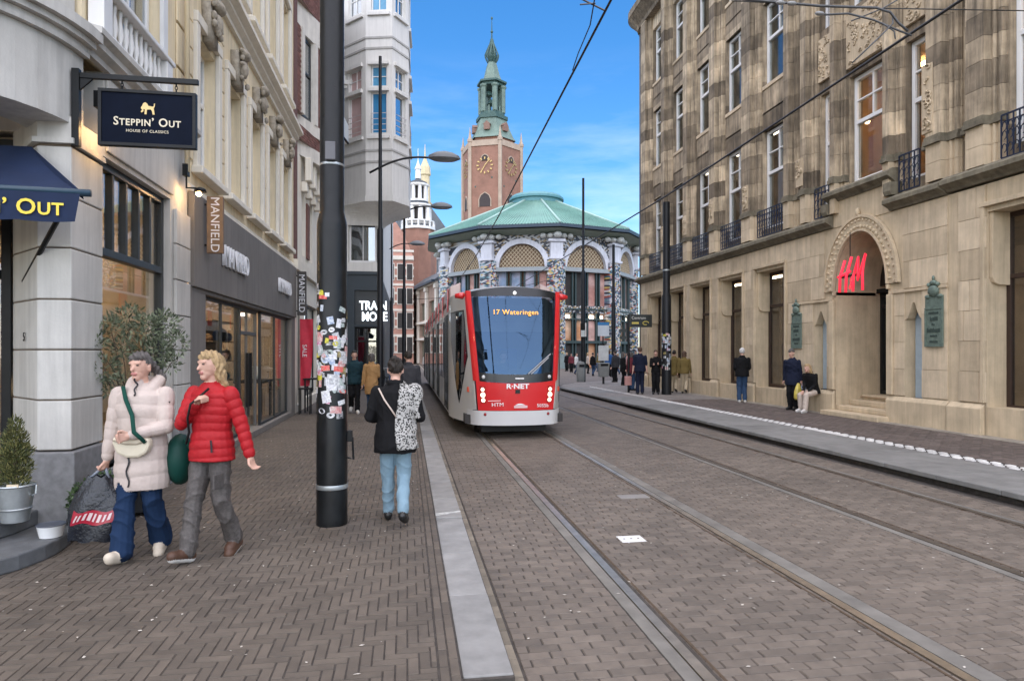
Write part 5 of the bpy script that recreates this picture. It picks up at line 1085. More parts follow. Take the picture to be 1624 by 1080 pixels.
def patch(name, m, a0, a1, z0, z1, o=0.0, na=14, nz=8, parent=TT, fz0=None, fz1=None, smooth=True, th=.02):
    q = MB(); us = [a0 + (a1 - a0)*i/na for i in range(na + 1)]; vs_ = [i/nz for i in range(nz + 1)]
    f = lambda u, v, oo: S_(u, (fz0(u) if fz0 else z0)*(1 - v) + (fz1(u) if fz1 else z1)*v, oo)
    q.grid(lambda u, v: f(u, v, o), us, vs_)
    if th:
        ed = [(u, 0) for u in us] + [(us[-1], v) for v in vs_[1:]] + [(u, 1) for u in reversed(us[:-1])] + [(us[0], v) for v in reversed(vs_[1:-1])]
        pts = [f(u, v, o) for u, v in ed] + [f(u, v, o - th) for u, v in ed]; k = len(ed); q.add(pts, [(i, (i+1) % k, k+(i+1) % k, k+i) for i in range(k)])
    return q.build(name, m, parent, smooth=2 if smooth else 0)
patch('bumper', TWH, -1.17, 1.17, .30, .60, .05, 24, 4); patch('front_panel', TRED, -.985, .985, .605, 1.2, .012, 20, 6, fz1=lambda u: 1.17 + .05*u*u)
ws = patch('windscreen', TGL, -.9, .9, 1.17, 2.98, .0, 22, 12, fz0=lambda u: 1.175 + .05*u*u, fz1=lambda u: 3.0 - .02*u*u)
patch('visor', TBLK, -.9, .9, 3.0, 3.2, .0, 22, 3, fz0=lambda u: 3.003 - .02*u*u, fz1=lambda u: 3.2 - .12*u*u); patch('lower_screen_band', TBLK, -.895, .895, 1.18, 1.36, .006, 20, 3, fz0=lambda u: 1.18 + .05*u*u, fz1=lambda u: 1.35 + .06*u*u, th=.0)
for s in (-1, 1):
    a, b = sorted((s*.905, s*1.03)); patch('red_pillar', TRED, a, b, 1.22, 3.12, .016, 3, 12, fz0=lambda u: 1.17 + .05*u*u)
    a, b = sorted((s*1.03, s*2)); patch('cab_side', TGREY, a, b, .30, 3.1, .0, 14, 12, fz0=lambda u: .61 if abs(u) < 1.10 else .32); q = [(s*1.13), s*1.72]; q.sort()
    patch('cab_window', TGS, q[0], q[1], 1.3, 2.68, .012, 8, 8, fz0=lambda u: 1.75 - 1.05*min(max((abs(u) - 1.13)/.3, 0), 1) if abs(u) < 1.43 else .7 + 1.35*((abs(u) - 1.43)/.29)**1.0)
    patch('cab_window_surround', TBLK, q[0] - .02*1, q[1] + .02, 1.2, 2.72, .006, 8, 8, fz0=lambda u: (1.72 - 1.05*min(max((abs(u) - 1.13)/.3, 0), 1) if abs(u) < 1.43 else .67 + 1.35*((abs(u) - 1.43)/.29)))
    q = MB(); c = S_(s*1.12, 3.03); q.tube([Vector(c) + Vector((-s*.12, .0, 0)), Vector(c) + Vector((s*.06, 0, 0)), Vector(c) + Vector((s*.17, .0, -.01))], [.085, .07, .045], 10); q.ell(Vector(c) + Vector((-s*.08, .02, .0)), .11, .17, .09, 10); q.build('camera_pod', TRED, TT, smooth=True)
    hl = MB()
    for z, r_ in ((1.04, .045), (.93, .062), (.82, .05)): c = Vector(S_(s*.84, z, .02)); hl.ell(c, r_*.85, .03, r_*.85, 10)
    hl.build('headlight', mat('lit_headlight', (1, .75, .55), emit=1.0), TT, smooth=True); patch('headlight_bezel', mat('lamp_bezel', (.30, .02, .02), .3), s*.84 - .07, s*.84 + .07, .76, 1.11, .017, 4, 4)
    c = Vector(S_(s*.80, .53, .055)); q = MB(); q.ell(c, .035, .02, .035, 8); q.build('reflector', mat('dark_red_lens', (.25, .01, .01), .2), TT)
    c = Vector(S_(s*.80, 1.3, .012)); q = MB(); q.ell(c, .04, .02, .04, 8); q.build('position_lamp', mat('pale_lens', (.6, .6, .58), .2), TT, smooth=True)
    c = Vector(S_(s*1.16, 1.02, .0)); q = MB(); q.box(c.x - .03, c.x + .03, c.y - .04, c.y + .04, c.z - .05, c.z + .06); q.build('side_marker', mat('orange_lens', (.5, .06, .02), .3), TT, bevel=.01)
roof = MB(); us = [-2 + 4*i/40 for i in range(41)]
def rf(u, v):
    p = Vector(S_(u, 3.1 if abs(u) > .9 else 3.2 - .12*u*u)); c = Vector(WT(0, 2.3, 3.3)); k = v; q = p.lerp(Vector((p.x*.35 + c.x*.65, max(p.y, c.y), c.z)), k); return tuple(q + Vector((0, 0, .05*math.sin(k*math.pi))))
roof.grid(rf, us, [i/6 for i in range(7)]); roof.build('cab_roof', TGREY, TT, smooth=True)
q = MB(); c = Vector(S_(0, 3.07, .008)); q.ell(c, .035, .02, .035, 10); q.build('top_camera', mat('glowing_white_dot', (1, 1, 1), emit=.5), TT, smooth=True)  # white camera dot, no lamp; its brightness is added as glow
def on_front(a, z, o=.02): p = Vector(S_(a, z, o)); t1 = (Vector(S_(a, z + .05, o)) - Vector(S_(a, z - .05, o))).normalized(); return p, t1
AMB = mat('amber_display', (1, .45, .08), emit=.28)
patch('destination_display', TBLK, -.66, .66, 2.5, 2.8, -.02, 8, 2, th=0)
p, up = on_front(0, 2.65, .014); text('destination_text', '17 Wateringen', .15, frame(p, (1, 0, 0), up), AMB, TT, .003, space=1.08)
p, up = on_front(0.0, 1.105, .02); text('lettering', 'R·NET', .14, frame(p, (1, 0, 0), up), mat('white_print', (.85, .85, .85), .4, 0), TT, .003, sxy=(1.25, 1), bold=.004)
p, up = on_front(.66, .70, .03); text('fleet_number', '5055b', .10, frame(p, (1, .12, 0), up), _mc['white_print'], TT, .003, space=1.05)
p, up = on_front(-.5, .73, .03); text('operator_mark', 'HTM', .11, frame(p, (1, -.1, 0), up), _mc['white_print'], TT, .003, sxy=(1.1, 1)); q = MB(); q.tube([p + Vector((-.2, 0, .08)), p + Vector((.06, -.01, .085))], .007, 4); q.build('mark_line', _mc['white_print'], TT)
p, up = on_front(.08, .69, .03); q = MB(); q.box(p.x - .14, p.x + .14, p.y - .004, p.y + .01, p.z - .03, p.z + .02); q.build('white_label', mat('pinkish_print', (.7, .45, .45), .5), TT); q = MB(); q.prism([(p.x - .12, p.y - .004, p.z + .03), (p.x + .1, p.y - .004, p.z + .03), (p.x + .02, p.y - .004, p.z + .06), (p.x - .05, p.y - .004, p.z + .06)], (0, .01, 0)); q.build('white_label', _mc['white_print'], TT)
p, up = on_front(0, 1.0, .015); q = MB(); q.box(p.x - .05, p.x + .05, p.y - .01, p.y + .02, p.z - .04, p.z + .04); q.build('coupler_cover', TBLK, TT)
q = MB(); q.tube([S_(.25, 1.36, .035), S_(.80, 1.78, .035)], .012, 5); q.tube([S_(.32, 1.36, .05), S_(.74, 1.70, .05)], .012, 5); q.build('wiper', mat('wiper_grey', (.35, .35, .35), .4), TT)
p, up = on_front(.05, 1.27, .012); q = MB(); q.box(p.x - .09, p.x + .09, p.y - .004, p.y + .004, p.z - .012, p.z + .012); q.build('maker_badge', _mc['white_print'], TT)
# cab interior with driver's desk, bulkhead
q = MB(WT); q.box(-.75, .75, .5, .95, .95, 1.25); q.build('dashboard', DARKIN, TT, bevel=.05); q = MB(WT); q.box(-1.0, 1.0, 2.2, 2.25, .5, 2.3); q.build('cab_bulkhead', mat('cab_grey', (.14, .15, .16), .7, .1), TT)
q = MB(WT); q.box(-.28, .22, 1.35, 1.5, 1.0, 1.9); q.box(-.28, .22, 1.0, 1.49, .95, 1.05); q.build('driver_seat', mat('seat_blue', (.03, .06, .14), .8), TT, bevel=.05)
q = MB(WT); q.box(-1.05, 1.05, .4, 2.2, .32, .5); q.build('cab_floor', DARKIN, TT)
# articulated cars
y0 = 2.3; mods = [(2.3, 8.6), (9.1, 17.0), (17.5, 25.4)]
for mi, (ya, yb) in enumerate(mods):
    b_ = MB(WT); hw = 1.275
    pr = [(-hw + .03, .32), (-hw, .5), (-hw, 2.75), (-hw + .05, 3.0), (-hw + .2, 3.12), (hw - .2, 3.12), (hw - .05, 3.0), (hw, 2.75), (hw, .5), (hw - .03, .32)]
    b_.prism([(x, ya, z) for x, z in pr], (0, yb - ya, 0)); b_.build('car_body', TGREY, TT)
    n_ = 5 if mi else 4; lw = (yb - ya - .3) / n_
    for s in (-1, 1):
        for i in range(n_):
            a, b = ya + .15 + i*lw + .13, ya + .15 + (i + 1)*lw - .13; door = (i % 3 == (0 if mi == 0 else 1))
            z0, z1 = (.42, 2.72) if door else (1.12, 2.62); x0, x1 = sorted((s*(hw + .003), s*(hw + .014)))
            q = MB(WT); q.box(x0, x1, a, b, z0, z1); o = q.build('door' if door else 'window', TGS if not door else TGS, TT)
            if door: q = MB(WT); m_ = (a + b)/2; x0, x1 = sorted((s*(hw + .015), s*(hw + .025))); q.box(x0, x1, m_ - .02, m_ + .02, z0, z1); q.box(x0, x1, a, a + .05, z0, z1); q.box(x0, x1, b - .05, b, z0, z1); q.build('door_frame', TBLK, o)
            x0, x1 = sorted((s*(hw + .0), s*(hw + .005))); q = MB(WT); q.box(x0, x1, a - .135, a - .125, .4, 3.0); q.build('panel_joint', TBLK, TT)
        f_ = MB(WT); x0, x1 = sorted((s*(hw - .03), s*(hw - .30)))
        f_.prism([(x0, ya + .2, 3.08), (x1, ya + .2, 3.08), (x1, ya + .2, 3.50), (x0, ya + .2, 3.38)] if s < 0 else [(x0, ya + .2, 3.08), (x1, ya + .2, 3.08), (x1, ya + .2, 3.38), (x0, ya + .2, 3.50)], (0, yb - ya - .4, 0)); f_.build('roof_fairing', mat('fairing', (.40, .30, .28), .3, .3, .8, coat=.3), TT, bevel=.03)
        for i in range(3): q = MB(WT); yy = ya + .5 + i*(yb - ya - 1)/2.2; x0, x1 = sorted((s*(hw - .02), s*(hw + .004))); q.box(x0, x1, yy, yy + .45, 2.8, 3.36); q.build('red_fairing_panel', TRED, TT)
    q = MB(WT); q.box(-1.1, 1.1, ya + .8, yb - .8, .1, .33); q.build('underframe', BLACK, TT)
    if mi < 2: q = MB(WT); q.box(-1.2, 1.2, yb, mods[mi + 1][0], .35, 3.05); q.build('bellows', mat('bellows_rubber', (.03, .03, .032), .8, .2), TT)
q = MB(WT); q.box(-.7, .7, .5, 3.0, .12, .34); q.build('bogie_skirt', BLACK, TT)
for x in (-.7, .7):
    q = MB(WT); q.tube([(x - .06, 1.6, .30), (x + .06, 1.6, .30)], .29, 20); q.build('wheel', mat('wheel_steel', (.12, .11, .10), .5, metal=.8), TT, smooth=2)

# ---------------------------------------------------------------- poles, lamps, wires
bp_ = G(524, 836); BPX, BPY = bp_.x, bp_.y + .14
K = thing('tram_pole', 'thick black tram pole covered with stickers at the front of the sidewalk', 'pole', (BPX, BPY, 0)); PBL = mat('pole_black', (.008, .009, .010), .38, .35, 6, .08, 60, rvar=.12, spec=.3)
q = MB(); q.lathe([(.152, 0), (.152, 1.02), (.148, 1.04), (.146, 2.98), (.142, 3.02), (.118, 3.12), (.116, 12)], (BPX, BPY, 0), 32); q.build('shaft', PBL, K, smooth=2)
q = MB(); q.lathe([(.156, .36), (.158, .365), (.158, .40), (.156, .405)], (BPX, BPY, 0), 28); q.build('steel_band', STEELG, K, smooth=2)
q = MB(); q.lathe([(.1175, 3.57), (.1195, 3.575), (.1195, 3.59), (.1175, 3.595)], (BPX, BPY, 0), 28); q.build('steel_band', STEELG, K, smooth=2)
q = MB(); q.box(BPX - .05, BPX + .05, BPY - .16, BPY - .115, 3.6, 3.78); q.build('junction_box', mat('box_grey', (.10, .10, .11), .5), K, bevel=.008)
q = MB(); q.tube([(BPX + .145, BPY, .66), (BPX + .21, BPY, .64), (BPX + .20, BPY, .86), (BPX + .145, BPY, .88)], .012, 6); q.box(BPX + .15, BPX + .2, BPY - .03, BPY + .03, .82, .93); q.build('lock_bracket', BLACK, K, bevel=.004)
sgn = MB(); a, b = P(540, 200, 6.75), P(552, 222, 6.95); sgn.prism([P(537, 172, 6.65), P(551, 200, 6.95), P(551, 226, 6.95), P(537, 208, 6.65)], (.012, -.004, 0)); sgn.build('angled_sign', mat('sign_back', (.50, .52, .52), .4, .1), K); sgn = MB(); sgn.tube([P(537, 208, 6.64), P(552, 228, 6.96)], .012, 6); sgn.build('sign_edge', BLACK, K)
rr = random.Random(21)
STK = [mat('sticker_%d' % i, c, .5, .3, 60, col2=c2) for i, (c, c2) in enumerate((((.62,.62,.62),(.35,.36,.38)), ((.66,.66,.64),(.55,.55,.6)), ((.25,.32,.45),(.55,.58,.62)), ((.60,.05,.06),(.62,.2,.15)), ((.5,.08,.22),(.6,.5,.55)), ((.65,.58,.05),(.3,.28,.03)), ((.45,.50,.47),(.25,.3,.3)), ((.60,.48,.45),(.5,.2,.2)), ((.05,.05,.06),(.4,.4,.4)), ((.12,.10,.06),(.35,.28,.1))))]
def sticker(th0, z, w_, h, m, tilt, par, cx_, cy_, r_, oval=False):
    q = MB(); c_, s_ = math.cos(tilt), math.sin(tilt); ro = r_ + rr.uniform(.0012, .0035)
    def pt(u, v): x, y = u*c_ - v*s_, u*s_ + v*c_; t = th0 + x/r_; return (cx_ + ro*math.cos(t), cy_ + ro*math.sin(t), z + y)
    if oval: q.add([pt(w_/2*math.cos(i*math.pi/8), h/2*math.sin(i*math.pi/8)) for i in range(16)], [tuple(range(16))])
    else: q.grid(lambda u, v: pt(u, v), [w_*(i/4 - .5) for i in range(5)], [-h/2, h/2])
    return q.build('sticker', m, par)
toC = math.atan2(-BPY, -BPX)
for i in range(95):
    z = rr.triangular(1.05, 2.25, 1.55) if i < 82 else rr.uniform(1.9, 2.35); th = toC + rr.uniform(-1.6, 1.6); w_, h = rr.uniform(.035, .10), rr.uniform(.035, .10)
    sticker(th, z, w_, h, rr.choice(STK[:2]*4 + STK[2:] + [STK[8], STK[6]]), rr.gauss(0, .15), K, BPX, BPY, .1475, rr.random() < .22)
for th, z, w_, h, mi, ov in ((.05, 1.4, .10, .12, 1, 0), (.0, 1.62, .06, .06, 2, 1), (-.25, 1.8, .055, .05, 5, 1), (-.35, 1.72, .08, .05, 1, 1), (.5, 1.65, .09, .09, 2, 1), (-.1, 1.45, .12, .10, 0, 0), (.45, 1.28, .09, .12, 1, 0), (.1, 1.1, .08, .06, 0, 1), (-.5, 2.0, .05, .09, 1, 0), (.35, 2.28, .045, .04, 1, 0), (-.5, 1.55, .1, .05, 3, 0), (.5, 1.56, .09, .05, 3, 0), (-.3, 1.15, .11, .07, 7, 0), (.3, 1.25, .05, .08, 4, 0)): sticker(toC - th*.9, z, w_, h, STK[mi], rr.gauss(0, .1), K, BPX, BPY, .149, ov)
LBL = mat('lamp_pole_black', (.009, .010, .012), .45, .2, spec=.3)
def lamp(px, D, ytop, yarm, pxl, label, base_y=None):
    p = P(px, 558, D); k = D/1050; zt = 1.72 + (558 - ytop)*k; za = 1.72 + (558 - yarm)*k
    t = thing('street_lamp', label, 'street lamp', (p.x, p.y, 0), group='street lamps along the left kerb')
    q = MB(); q.lathe([(.12, 0), (.12, 1.1), (.10, 1.15), (.10, zt*.5), (.065, zt*.5 + .1), (.05, zt)], (p.x, p.y, 0), 14); q.build('shaft', LBL, t, smooth=2)
    e = P(pxl, 558, D); e = Vector((e.x, e.y, za + .35)); q = MB(); s_ = Vector((p.x - .35, p.y, za - .15)); q.tube([s_.lerp(e, i/8) + Vector((0, 0, .22*math.sin(i/8*math.pi))) for i in range(9)], .035, 6); q.build('arm', LBL, t, smooth=True)
    q = MB(); dx = (e - p).normalized(); q.lathe([(.02, -.10), (.30, -.08), (.46, .0), (.42, .10), (.25, .2), (.05, .25)], e + Vector((.3, 0, 0)), 16, sy=.55, sx=1.2); q.build('lamp_head', mat('lamp_head_grey', (.13, .14, .15), .4, .1), t, smooth=2)
    return t
lamp(603, 22, 90, 268, 690, 'black street lamp nearest the camera, its arm over the track'); lamp(641, 32, 305, 340, 690, 'black street lamp second along the kerb behind the nearest lamp')
lamp(621, 47, 350, 395, 655, 'thin far street lamp between the two nearer lamps')
def plain_pole(px, D, ytop, r0, r1, ysplit, label, group=None, zb=0.0, stick=0):
    p = P(px, 558, D); k = D/1050; z = lambda y: 1.72 + (558 - y)*k
    t = thing('tram_pole', label, 'pole', (p.x, p.y, zb)); q = MB(); q.lathe([(r0*1.03, zb), (r0, z(ysplit) - .05), (r1, z(ysplit) + .05), (r1*.95, z(ytop))], (p.x, p.y, 0), 16); q.build('shaft', LBL, t, smooth=2)
    for i in range(stick): sticker(math.atan2(-p.y, -p.x) + rr.uniform(-1.3, 1.3), zb + rr.uniform(.9, 2.4), rr.uniform(.07, .13), rr.uniform(.06, .13), rr.choice(STK[:3]*2 + STK), 0, t, p.x, p.y, r0)
    return t, p
tp1, pp = plain_pole(1057, 26.0, 321, .185, .14, 468, 'stickered black tram pole standing in the crowd before the sandstone store', zb=PZ, stick=45)
for y in (430, 545): q = MB(); z = 1.72 + (558 - y)*26/1050; r_ = .187 if y > 468 else .145; q.lathe([(r_, z), (r_ + .006, z + .005), (r_ + .006, z + .05), (r_, z + .055)], (pp.x, pp.y, 0), 14); q.build('steel_band', STEELG, tp1)
plain_pole(925, 37, 283, .13, .07, 430, 'tall slim dark pole on the platform tip beside the right bin', zb=PZ)[0]; plain_pole(973, 45, 388, .15, .10, 480, 'dark pole before the mosaic pillars on the right', zb=0)
def wire(name, label, pts, r_, cat='wire'): q = MB(); q.tube(pts, r_, 5); return tag(q.build(name, mat('wire_dark', (.02, .02, .022), .5, 0), smooth=True), label, cat)
wire('contact_wire', 'contact wire above the near track running toward the pavilion', [(2.4, -6, 6.0), (2.33, 7.3, 5.80), (2.3, 9.5, 5.62), (2.3, 16.8, 5.18), (2.3, 23, 4.95), (2.3, 40, 5.0), (2.3, 75, 5.05)], .016)
wire('feeder_wire', 'thin wire meeting the contact wire high above the near track', [P(948, -30, 7.2), P(936, 40, 8.2), P(917, 85, 9.4), P(908, 112, 9.9)], .008)
wire('contact_wire', 'contact wire above the far track crossing the store front', [(5.85, -4, 5.9), (5.7, 6.1, 5.38), (5.7, 14, 5.19), (5.7, 18, 5.18), (5.7, 60, 5.2)], .018)
wire('span_wire', 'faint span wire crossing to the store at roof height', [P(1160, 2, 9.2), P(1400, 14, 9.0), P(1640, 18, 9.0)], .008)
wire('span_wire', 'thin span wire between the oriel corner and the platform pole', [P(648, 475, 31), P(760, 470, 32), P(925, 432, 37)], .012)
ra = thing('pull_off_arm', 'dark overhead pull-off arms with insulators in front of the store', 'wire arm', P(1400, 40, 7.5)); DKW = mat('arm_grey', (.06, .062, .066), .45, .1)
for pts, r_ in (([(1163, -2), (1230, 4), (1300, 10), (1390, 13), (1412, 20), (1424, 36), (1440, 50)], .014), ([(1308, 24), (1345, 22), (1385, 32), (1428, 50), (1446, 57)], .011), ([(1445, -12), (1400, 14), (1350, 34)], .007), ([(1352, 100), (1390, 64), (1416, 38), (1416, 26)], .009), ([(1420, 62), (1418, 50), (1400, 38)], .008)):
    q = MB(); q.tube([P(x, y, 7.2 + .3*(i % 2)*.1) for i, (x, y) in enumerate(pts)], r_, 6); q.build('arm', DKW, ra, smooth=True)
for x, y in ((1238, 5), (1256, 6), (1300, 22)): q = MB(); q.ell(P(x, y, 7.2), .06, .03, .022, 8); q.build('insulator', mat('insulator', (.25, .25, .25), .4), ra, smooth=True)
q = MB(); q.tube([P(908, -8, 8), P(960, 18, 8.1)], .012, 5); q.tube([P(920, 8, 8), P(944, 6, 8.05)], .01, 5); tag(q.build('wire_spreader', DKW), 'short wire spreader at the top of the near contact wire', 'wire arm')
# bins, signs
for px, D, y0_, y1_, lb, w_ in ((921, 37, 572, 606, 'grey cylindrical bin at the tip of the platform', .26), (957, 34.5, 572, 612, 'grey litter bin on a post right of the other bin', .30)):
    p = P(px, 558, D); t = thing('litter_bin', lb, 'bin', (p.x, p.y, PZ)); gm = mat('bin_grey', (.20, .21, .205), .5, .15)
    if px < 940: q = MB(); q.lathe([(.22, PZ), (.24, PZ + .1), (.24, 1.1), (.2, 1.16), (.05, 1.2)], (p.x, p.y, 0), 14); q.build('drum', gm, t, smooth=2); q = MB(); q.box(p.x - .14, p.x + .14, p.y - .26, p.y - .2, .88, 1.02); q.build('slot', BLACK, t)
    else: q = MB(); q.prism([(p.x - .24, p.y - .18, .42), (p.x + .24, p.y - .18, .42), (p.x + .29, p.y - .18, 1.15), (p.x - .29, p.y - .18, 1.15)], (0, .36, 0)); q.build('body', gm, t, bevel=.03); q = MB(); q.box(p.x - .2, p.x + .2, p.y - .19, p.y - .17, .98, 1.1); q.build('slot', BLACK, t); q = MB(); q.lathe([(.06, PZ), (.06, .43)], (p.x, p.y, 0), 8); q.build('post', LBL, t)
p = P(957, 558, 38); t = thing('stop_panel', 'blue and white tram stop board behind the litter bins', 'sign', (p.x, p.y, 0)); z = lambda y: 1.72 + (558 - y)*38/1050
q = MB(); q.box(p.x - .33, p.x + .33, p.y - .03, p.y + .03, z(533), z(516)); q.build('board', mat('pale_board', (.62, .68, .74), .4, .1), t); q = MB(); q.box(p.x - .33, p.x + .33, p.y - .035, p.y + .03, z(516), z(511)); q.build('header', mat('blue_board', (.05, .22, .48), .4), t); q = MB(); q.lathe([(.04, 0), (.04, z(511))], (p.x, p.y + .08, 0), 8); q.build('post', LBL, t)
q = MB(); q.box(p.x - .3, p.x + .3, p.y - .02, p.y + .02, z(572), z(548)); q.build('map_case', mat('map_white', (.6, .62, .62), .4, .2, 3), t)
p = P(923, 558, 36.6); t = thing('departure_display', 'small black and white departure display on the slim platform pole', 'sign', (p.x, p.y, 1.7)); z = lambda y: 1.72 + (558 - y)*36.6/1050
q = MB(); q.box(p.x - .13, p.x + .13, p.y - .18, p.y - .14, z(534), z(513)); q.build('case', BLACK, t); q = MB(); q.box(p.x - .11, p.x + .11, p.y - .185, p.y - .181, z(534), z(524)); q.build('screen', mat('pale_screen', (.6, .65, .65), .4), t); q = MB(); q.box(p.x + .14, p.x + .2, p.y - .17, p.y - .14, z(534), z(512)); q.build('side_panel', WHITE, t)
p = P(1016, 558, 27.5); t = thing('direction_board', 'dark direction board with pale lettering at the store corner', 'sign', (p.x, p.y, 0)); z = lambda y: 1.72 + (558 - y)*27.5/1050
q = MB(); q.box(p.x - .45, p.x + .48, p.y - .05, p.y + .05, z(519), z(499)); q.build('board', mat('dark_board', (.03, .035, .035), .4), t, bevel=.01); q = MB(); q.lathe([(.05, PZ), (.05, z(499))], (p.x - .52, p.y, 0), 8); q.build('post', LBL, t)
text('lettering', 'Centrum', .17, frame((p.x - .1, p.y - .056, z(504.5)), (1, 0, 0), (0, 0, 1)), mat('pale_print', (.6, .6, .55), .5), t, .003); q = MB(); q.tube([(p.x + .2 + .13*math.cos(a_), p.y - .056, z(512.5) + .07*math.sin(a_)) for a_ in [i*math.pi/5 for i in range(9)]], .02, 5); q.box(p.x - .4, p.x - .1, p.y - .06, p.y - .05, z(514), z(511)); q.build('yellow_mark', mat('yellow_print', (.6, .5, .12), .5), t)
q = MB(); q.box(p.x - .9, p.x - .6, p.y - .05, p.y + .05, z(527), z(522)); q.box(p.x - .9, p.x - .6, p.y - .05, p.y + .05, z(538), z(533)); q.build('finger_sign', mat('dark_board2', (.05, .06, .06), .4), t)
# ---------------------------------------------------------------- people (each body one continuous skin)
def ik(a, t, l1, l2, bend):
    a, t, bend = Vector(a), Vector(t), Vector(bend); d = t - a; D = min(d.length, (l1 + l2)*.999); u = d.normalized()
    x = (D*D + l1*l1 - l2*l2) / (2*D); h = math.sqrt(max(l1*l1 - x*x, 0)); b = (bend - u*bend.dot(u)).normalized(); return a + u*x + b*h, a + u*D
HAIRS = dict(dark=(.02,.014,.01), blond=(.38,.26,.13), grey=(.085,.075,.07), white=(.6,.58,.55), brown=(.09,.05,.03))
PEOPLE = []
def cloth(nm, c, **k): return mat('cloth_' + nm, c, k.pop('rough', .85), k.pop('var', .08), 9, k.pop('bump', .12), k.pop('bs', 60), local=True, spec=.2, **k)
def person(label, x, y, z=0, face=0, H=1.75, jacket='black', pants='black', shoes='black_shoe', hair='dark', style='short', hem=.86, stride=.0, lead=1, armL=None, armR=None,
           flare=.075, vox=.014, puff=0, pitch=.085, sit=False, hood=False, cap=None, lean=0, sleeve=1.0, head_turn=0, trunk=1.0, fold=.008, group=None, legw=1.0, sole=None, fist=(0, 0), top_mats=None, headfwd=0, lift=.10, bare=False, arm_r=1.0):
    k = H / 1.75; pr = []
    V = lambda a: Vector(a) * k
    def cap_(p0, p1, r0, r1, m, tag_=None, ax=None): pr.append(('c', V(p0), V(p1), r0*k, r1*k, m, tag_))
    def loft(rs, m, tag_=None): pr.append(('l', [(cx_*k, cy_*k, zz*k, rx*k, ry*k) for cx_, cy_, zz, rx, ry in rs], m, tag_))
    HIP = .93 if not sit else .62
    lf = lambda zz: lean * (zz - HIP)                    # forward lean (towards -y)
    # legs
    for s in (1, -1):
        f_ = (stride if s == lead else -stride); hipj = Vector((s*.085, 0, HIP))
        if sit: kn = Vector((s*.11, -.44, .50)); ft = Vector((s*.12, -.44 - .06*s, .085)); hipj = Vector((s*.1, .0, .60))
        else:
            ft = Vector((s*.085, -f_, .085 + (lift if (stride and s != lead) else 0))); kn, ft = ik(hipj, ft, .43, .43, (0, -1, 0))
        pm = 'pants'; cap_(hipj, kn, .098*legw, .070*legw + flare*.15, pm, 'leg'); cap_(kn, ft + (ft - kn).normalized()*(-.02 if flare < .09 else -.01), .068*legw + flare*.12, max(.05, flare)*legw, pm, 'leg')
        heel = stride and s != lead and not sit; toe_up = stride > .15 and s == lead
        dz_ = -.055 if heel else (.05 if toe_up else 0); ty = .04 if heel else 0
        cap_(ft + Vector((0, .035, -.038)), ft + Vector((s*.02, -.15 + ty, -.045 + dz_)), .046, .045, 'shoes'); cap_(ft + Vector((0, .0, -.01)), ft + Vector((s*.012, -.09, -.03 + dz_*.5)), .05, .047, 'shoes'); cap_(ft + Vector((0, .035, -.056)), ft + Vector((s*.02, -.15 + ty, -.061 + dz_)), .040, .040, 'sole')
    # trunk
    t = trunk; hm = hem
    rs = [(0, 0, HIP - .10, .15, .11), (0, 0, HIP + .02, .165, .125), (0, -lf(1.1), 1.10 if not sit else .80, .145, .105)]
    if not sit: loft(rs, 'pants')
    o = 0 if not sit else -.33
    torso = [(0, .0, hm + o if not sit else HIP - .08, .195*t, .15*t), (0, -lf(HIP + .05), HIP + .05, .185*t, .145*t), (0, -lf(1.10 + o), 1.10 + o, .165*t, .125*t), (0, -lf(1.28 + o) - .005, 1.28 + o, .185*t, .13*t), (0, -lf(1.40 + o), 1.40 + o, .18*t, .115*t), (0, -lf(1.46 + o), 1.46 + o, .12, .085), (0, -lf(1.5 + o), 1.50 + o, .065, .062)]
    if hm < HIP - .1 and not sit: torso.insert(1, (0, 0, (hm + HIP)/2, .20*t, .16*t))
    loft(torso, 'jacket', 'torso')
    NB = Vector((0, -lf(1.48 + o), 1.48 + o)); HC = NB + Vector((0, -.03 - headfwd, .155 - headfwd*.4))
    cap_(NB, HC + Vector((0, .01, -.06)), .055, .05, 'skin')
    # head
    ca, sa = math.cos(head_turn), math.sin(head_turn); hd = lambda a, b, c: HC + Vector((a*ca + b*sa, -a*sa + b*ca, c))      # local head axes (face -y)
    pr.append(('e', V(HC + Vector((0, .0, .015))), (.074*k, .092*k, .108*k), 'skin', head_turn)); cap_(hd(0, -.035, -.065), hd(0, -.05, -.085), .052, .034, 'skin'); cap_(hd(0, -.085, .015), hd(0, -.104, -.018), .011, .015, 'skin')
    for s in (1, -1): cap_(hd(s*.074, .01, .01), hd(s*.078, .014, -.025), .016, .012, 'skin'); cap_(hd(s*.015, -.082, .038), hd(s*.045, -.075, .04), .012, .011, 'skin')
    cap_(hd(-.018, -.082, -.052), hd(.018, -.082, -.052), .0115, .0115, 'lips')
    if cap != 'hat':
        pr.append(('e', V(hd(0, .028, .045)), (.082*k, .090*k, .098*k), 'hair', head_turn)); pr.append(('e', V(hd(0, -.018, .088)), (.070*k, .072*k, .05*k), 'hair', head_turn))
    if cap == 'hat': pr.append(('e', V(hd(0, .012, .07)), (.086*k, .104*k, .075*k), 'cap', head_turn)); cap_(hd(-.03, -.09, .06), hd(.03, -.09, .06), .022, .022, 'cap')
    if style == 'long':
        for s in (1, -1): cap_(hd(s*.062, .03, .05), hd(s*.075, .06, -.09), .045, .042, 'hair'); cap_(hd(s*.07, .05, -.05), hd(s*.085, .09, -.15), .04, .03, 'hair')
        cap_(hd(0, .07, .05), hd(0, .10, -.14), .062, .05, 'hair')
    if style == 'bob':
        for s in (1, -1): cap_(hd(s*.058, .02, .06), hd(s*.066, .035, -.06), .042, .04, 'hair')
        cap_(hd(0, .06, .04), hd(0, .07, -.07), .06, .05, 'hair')
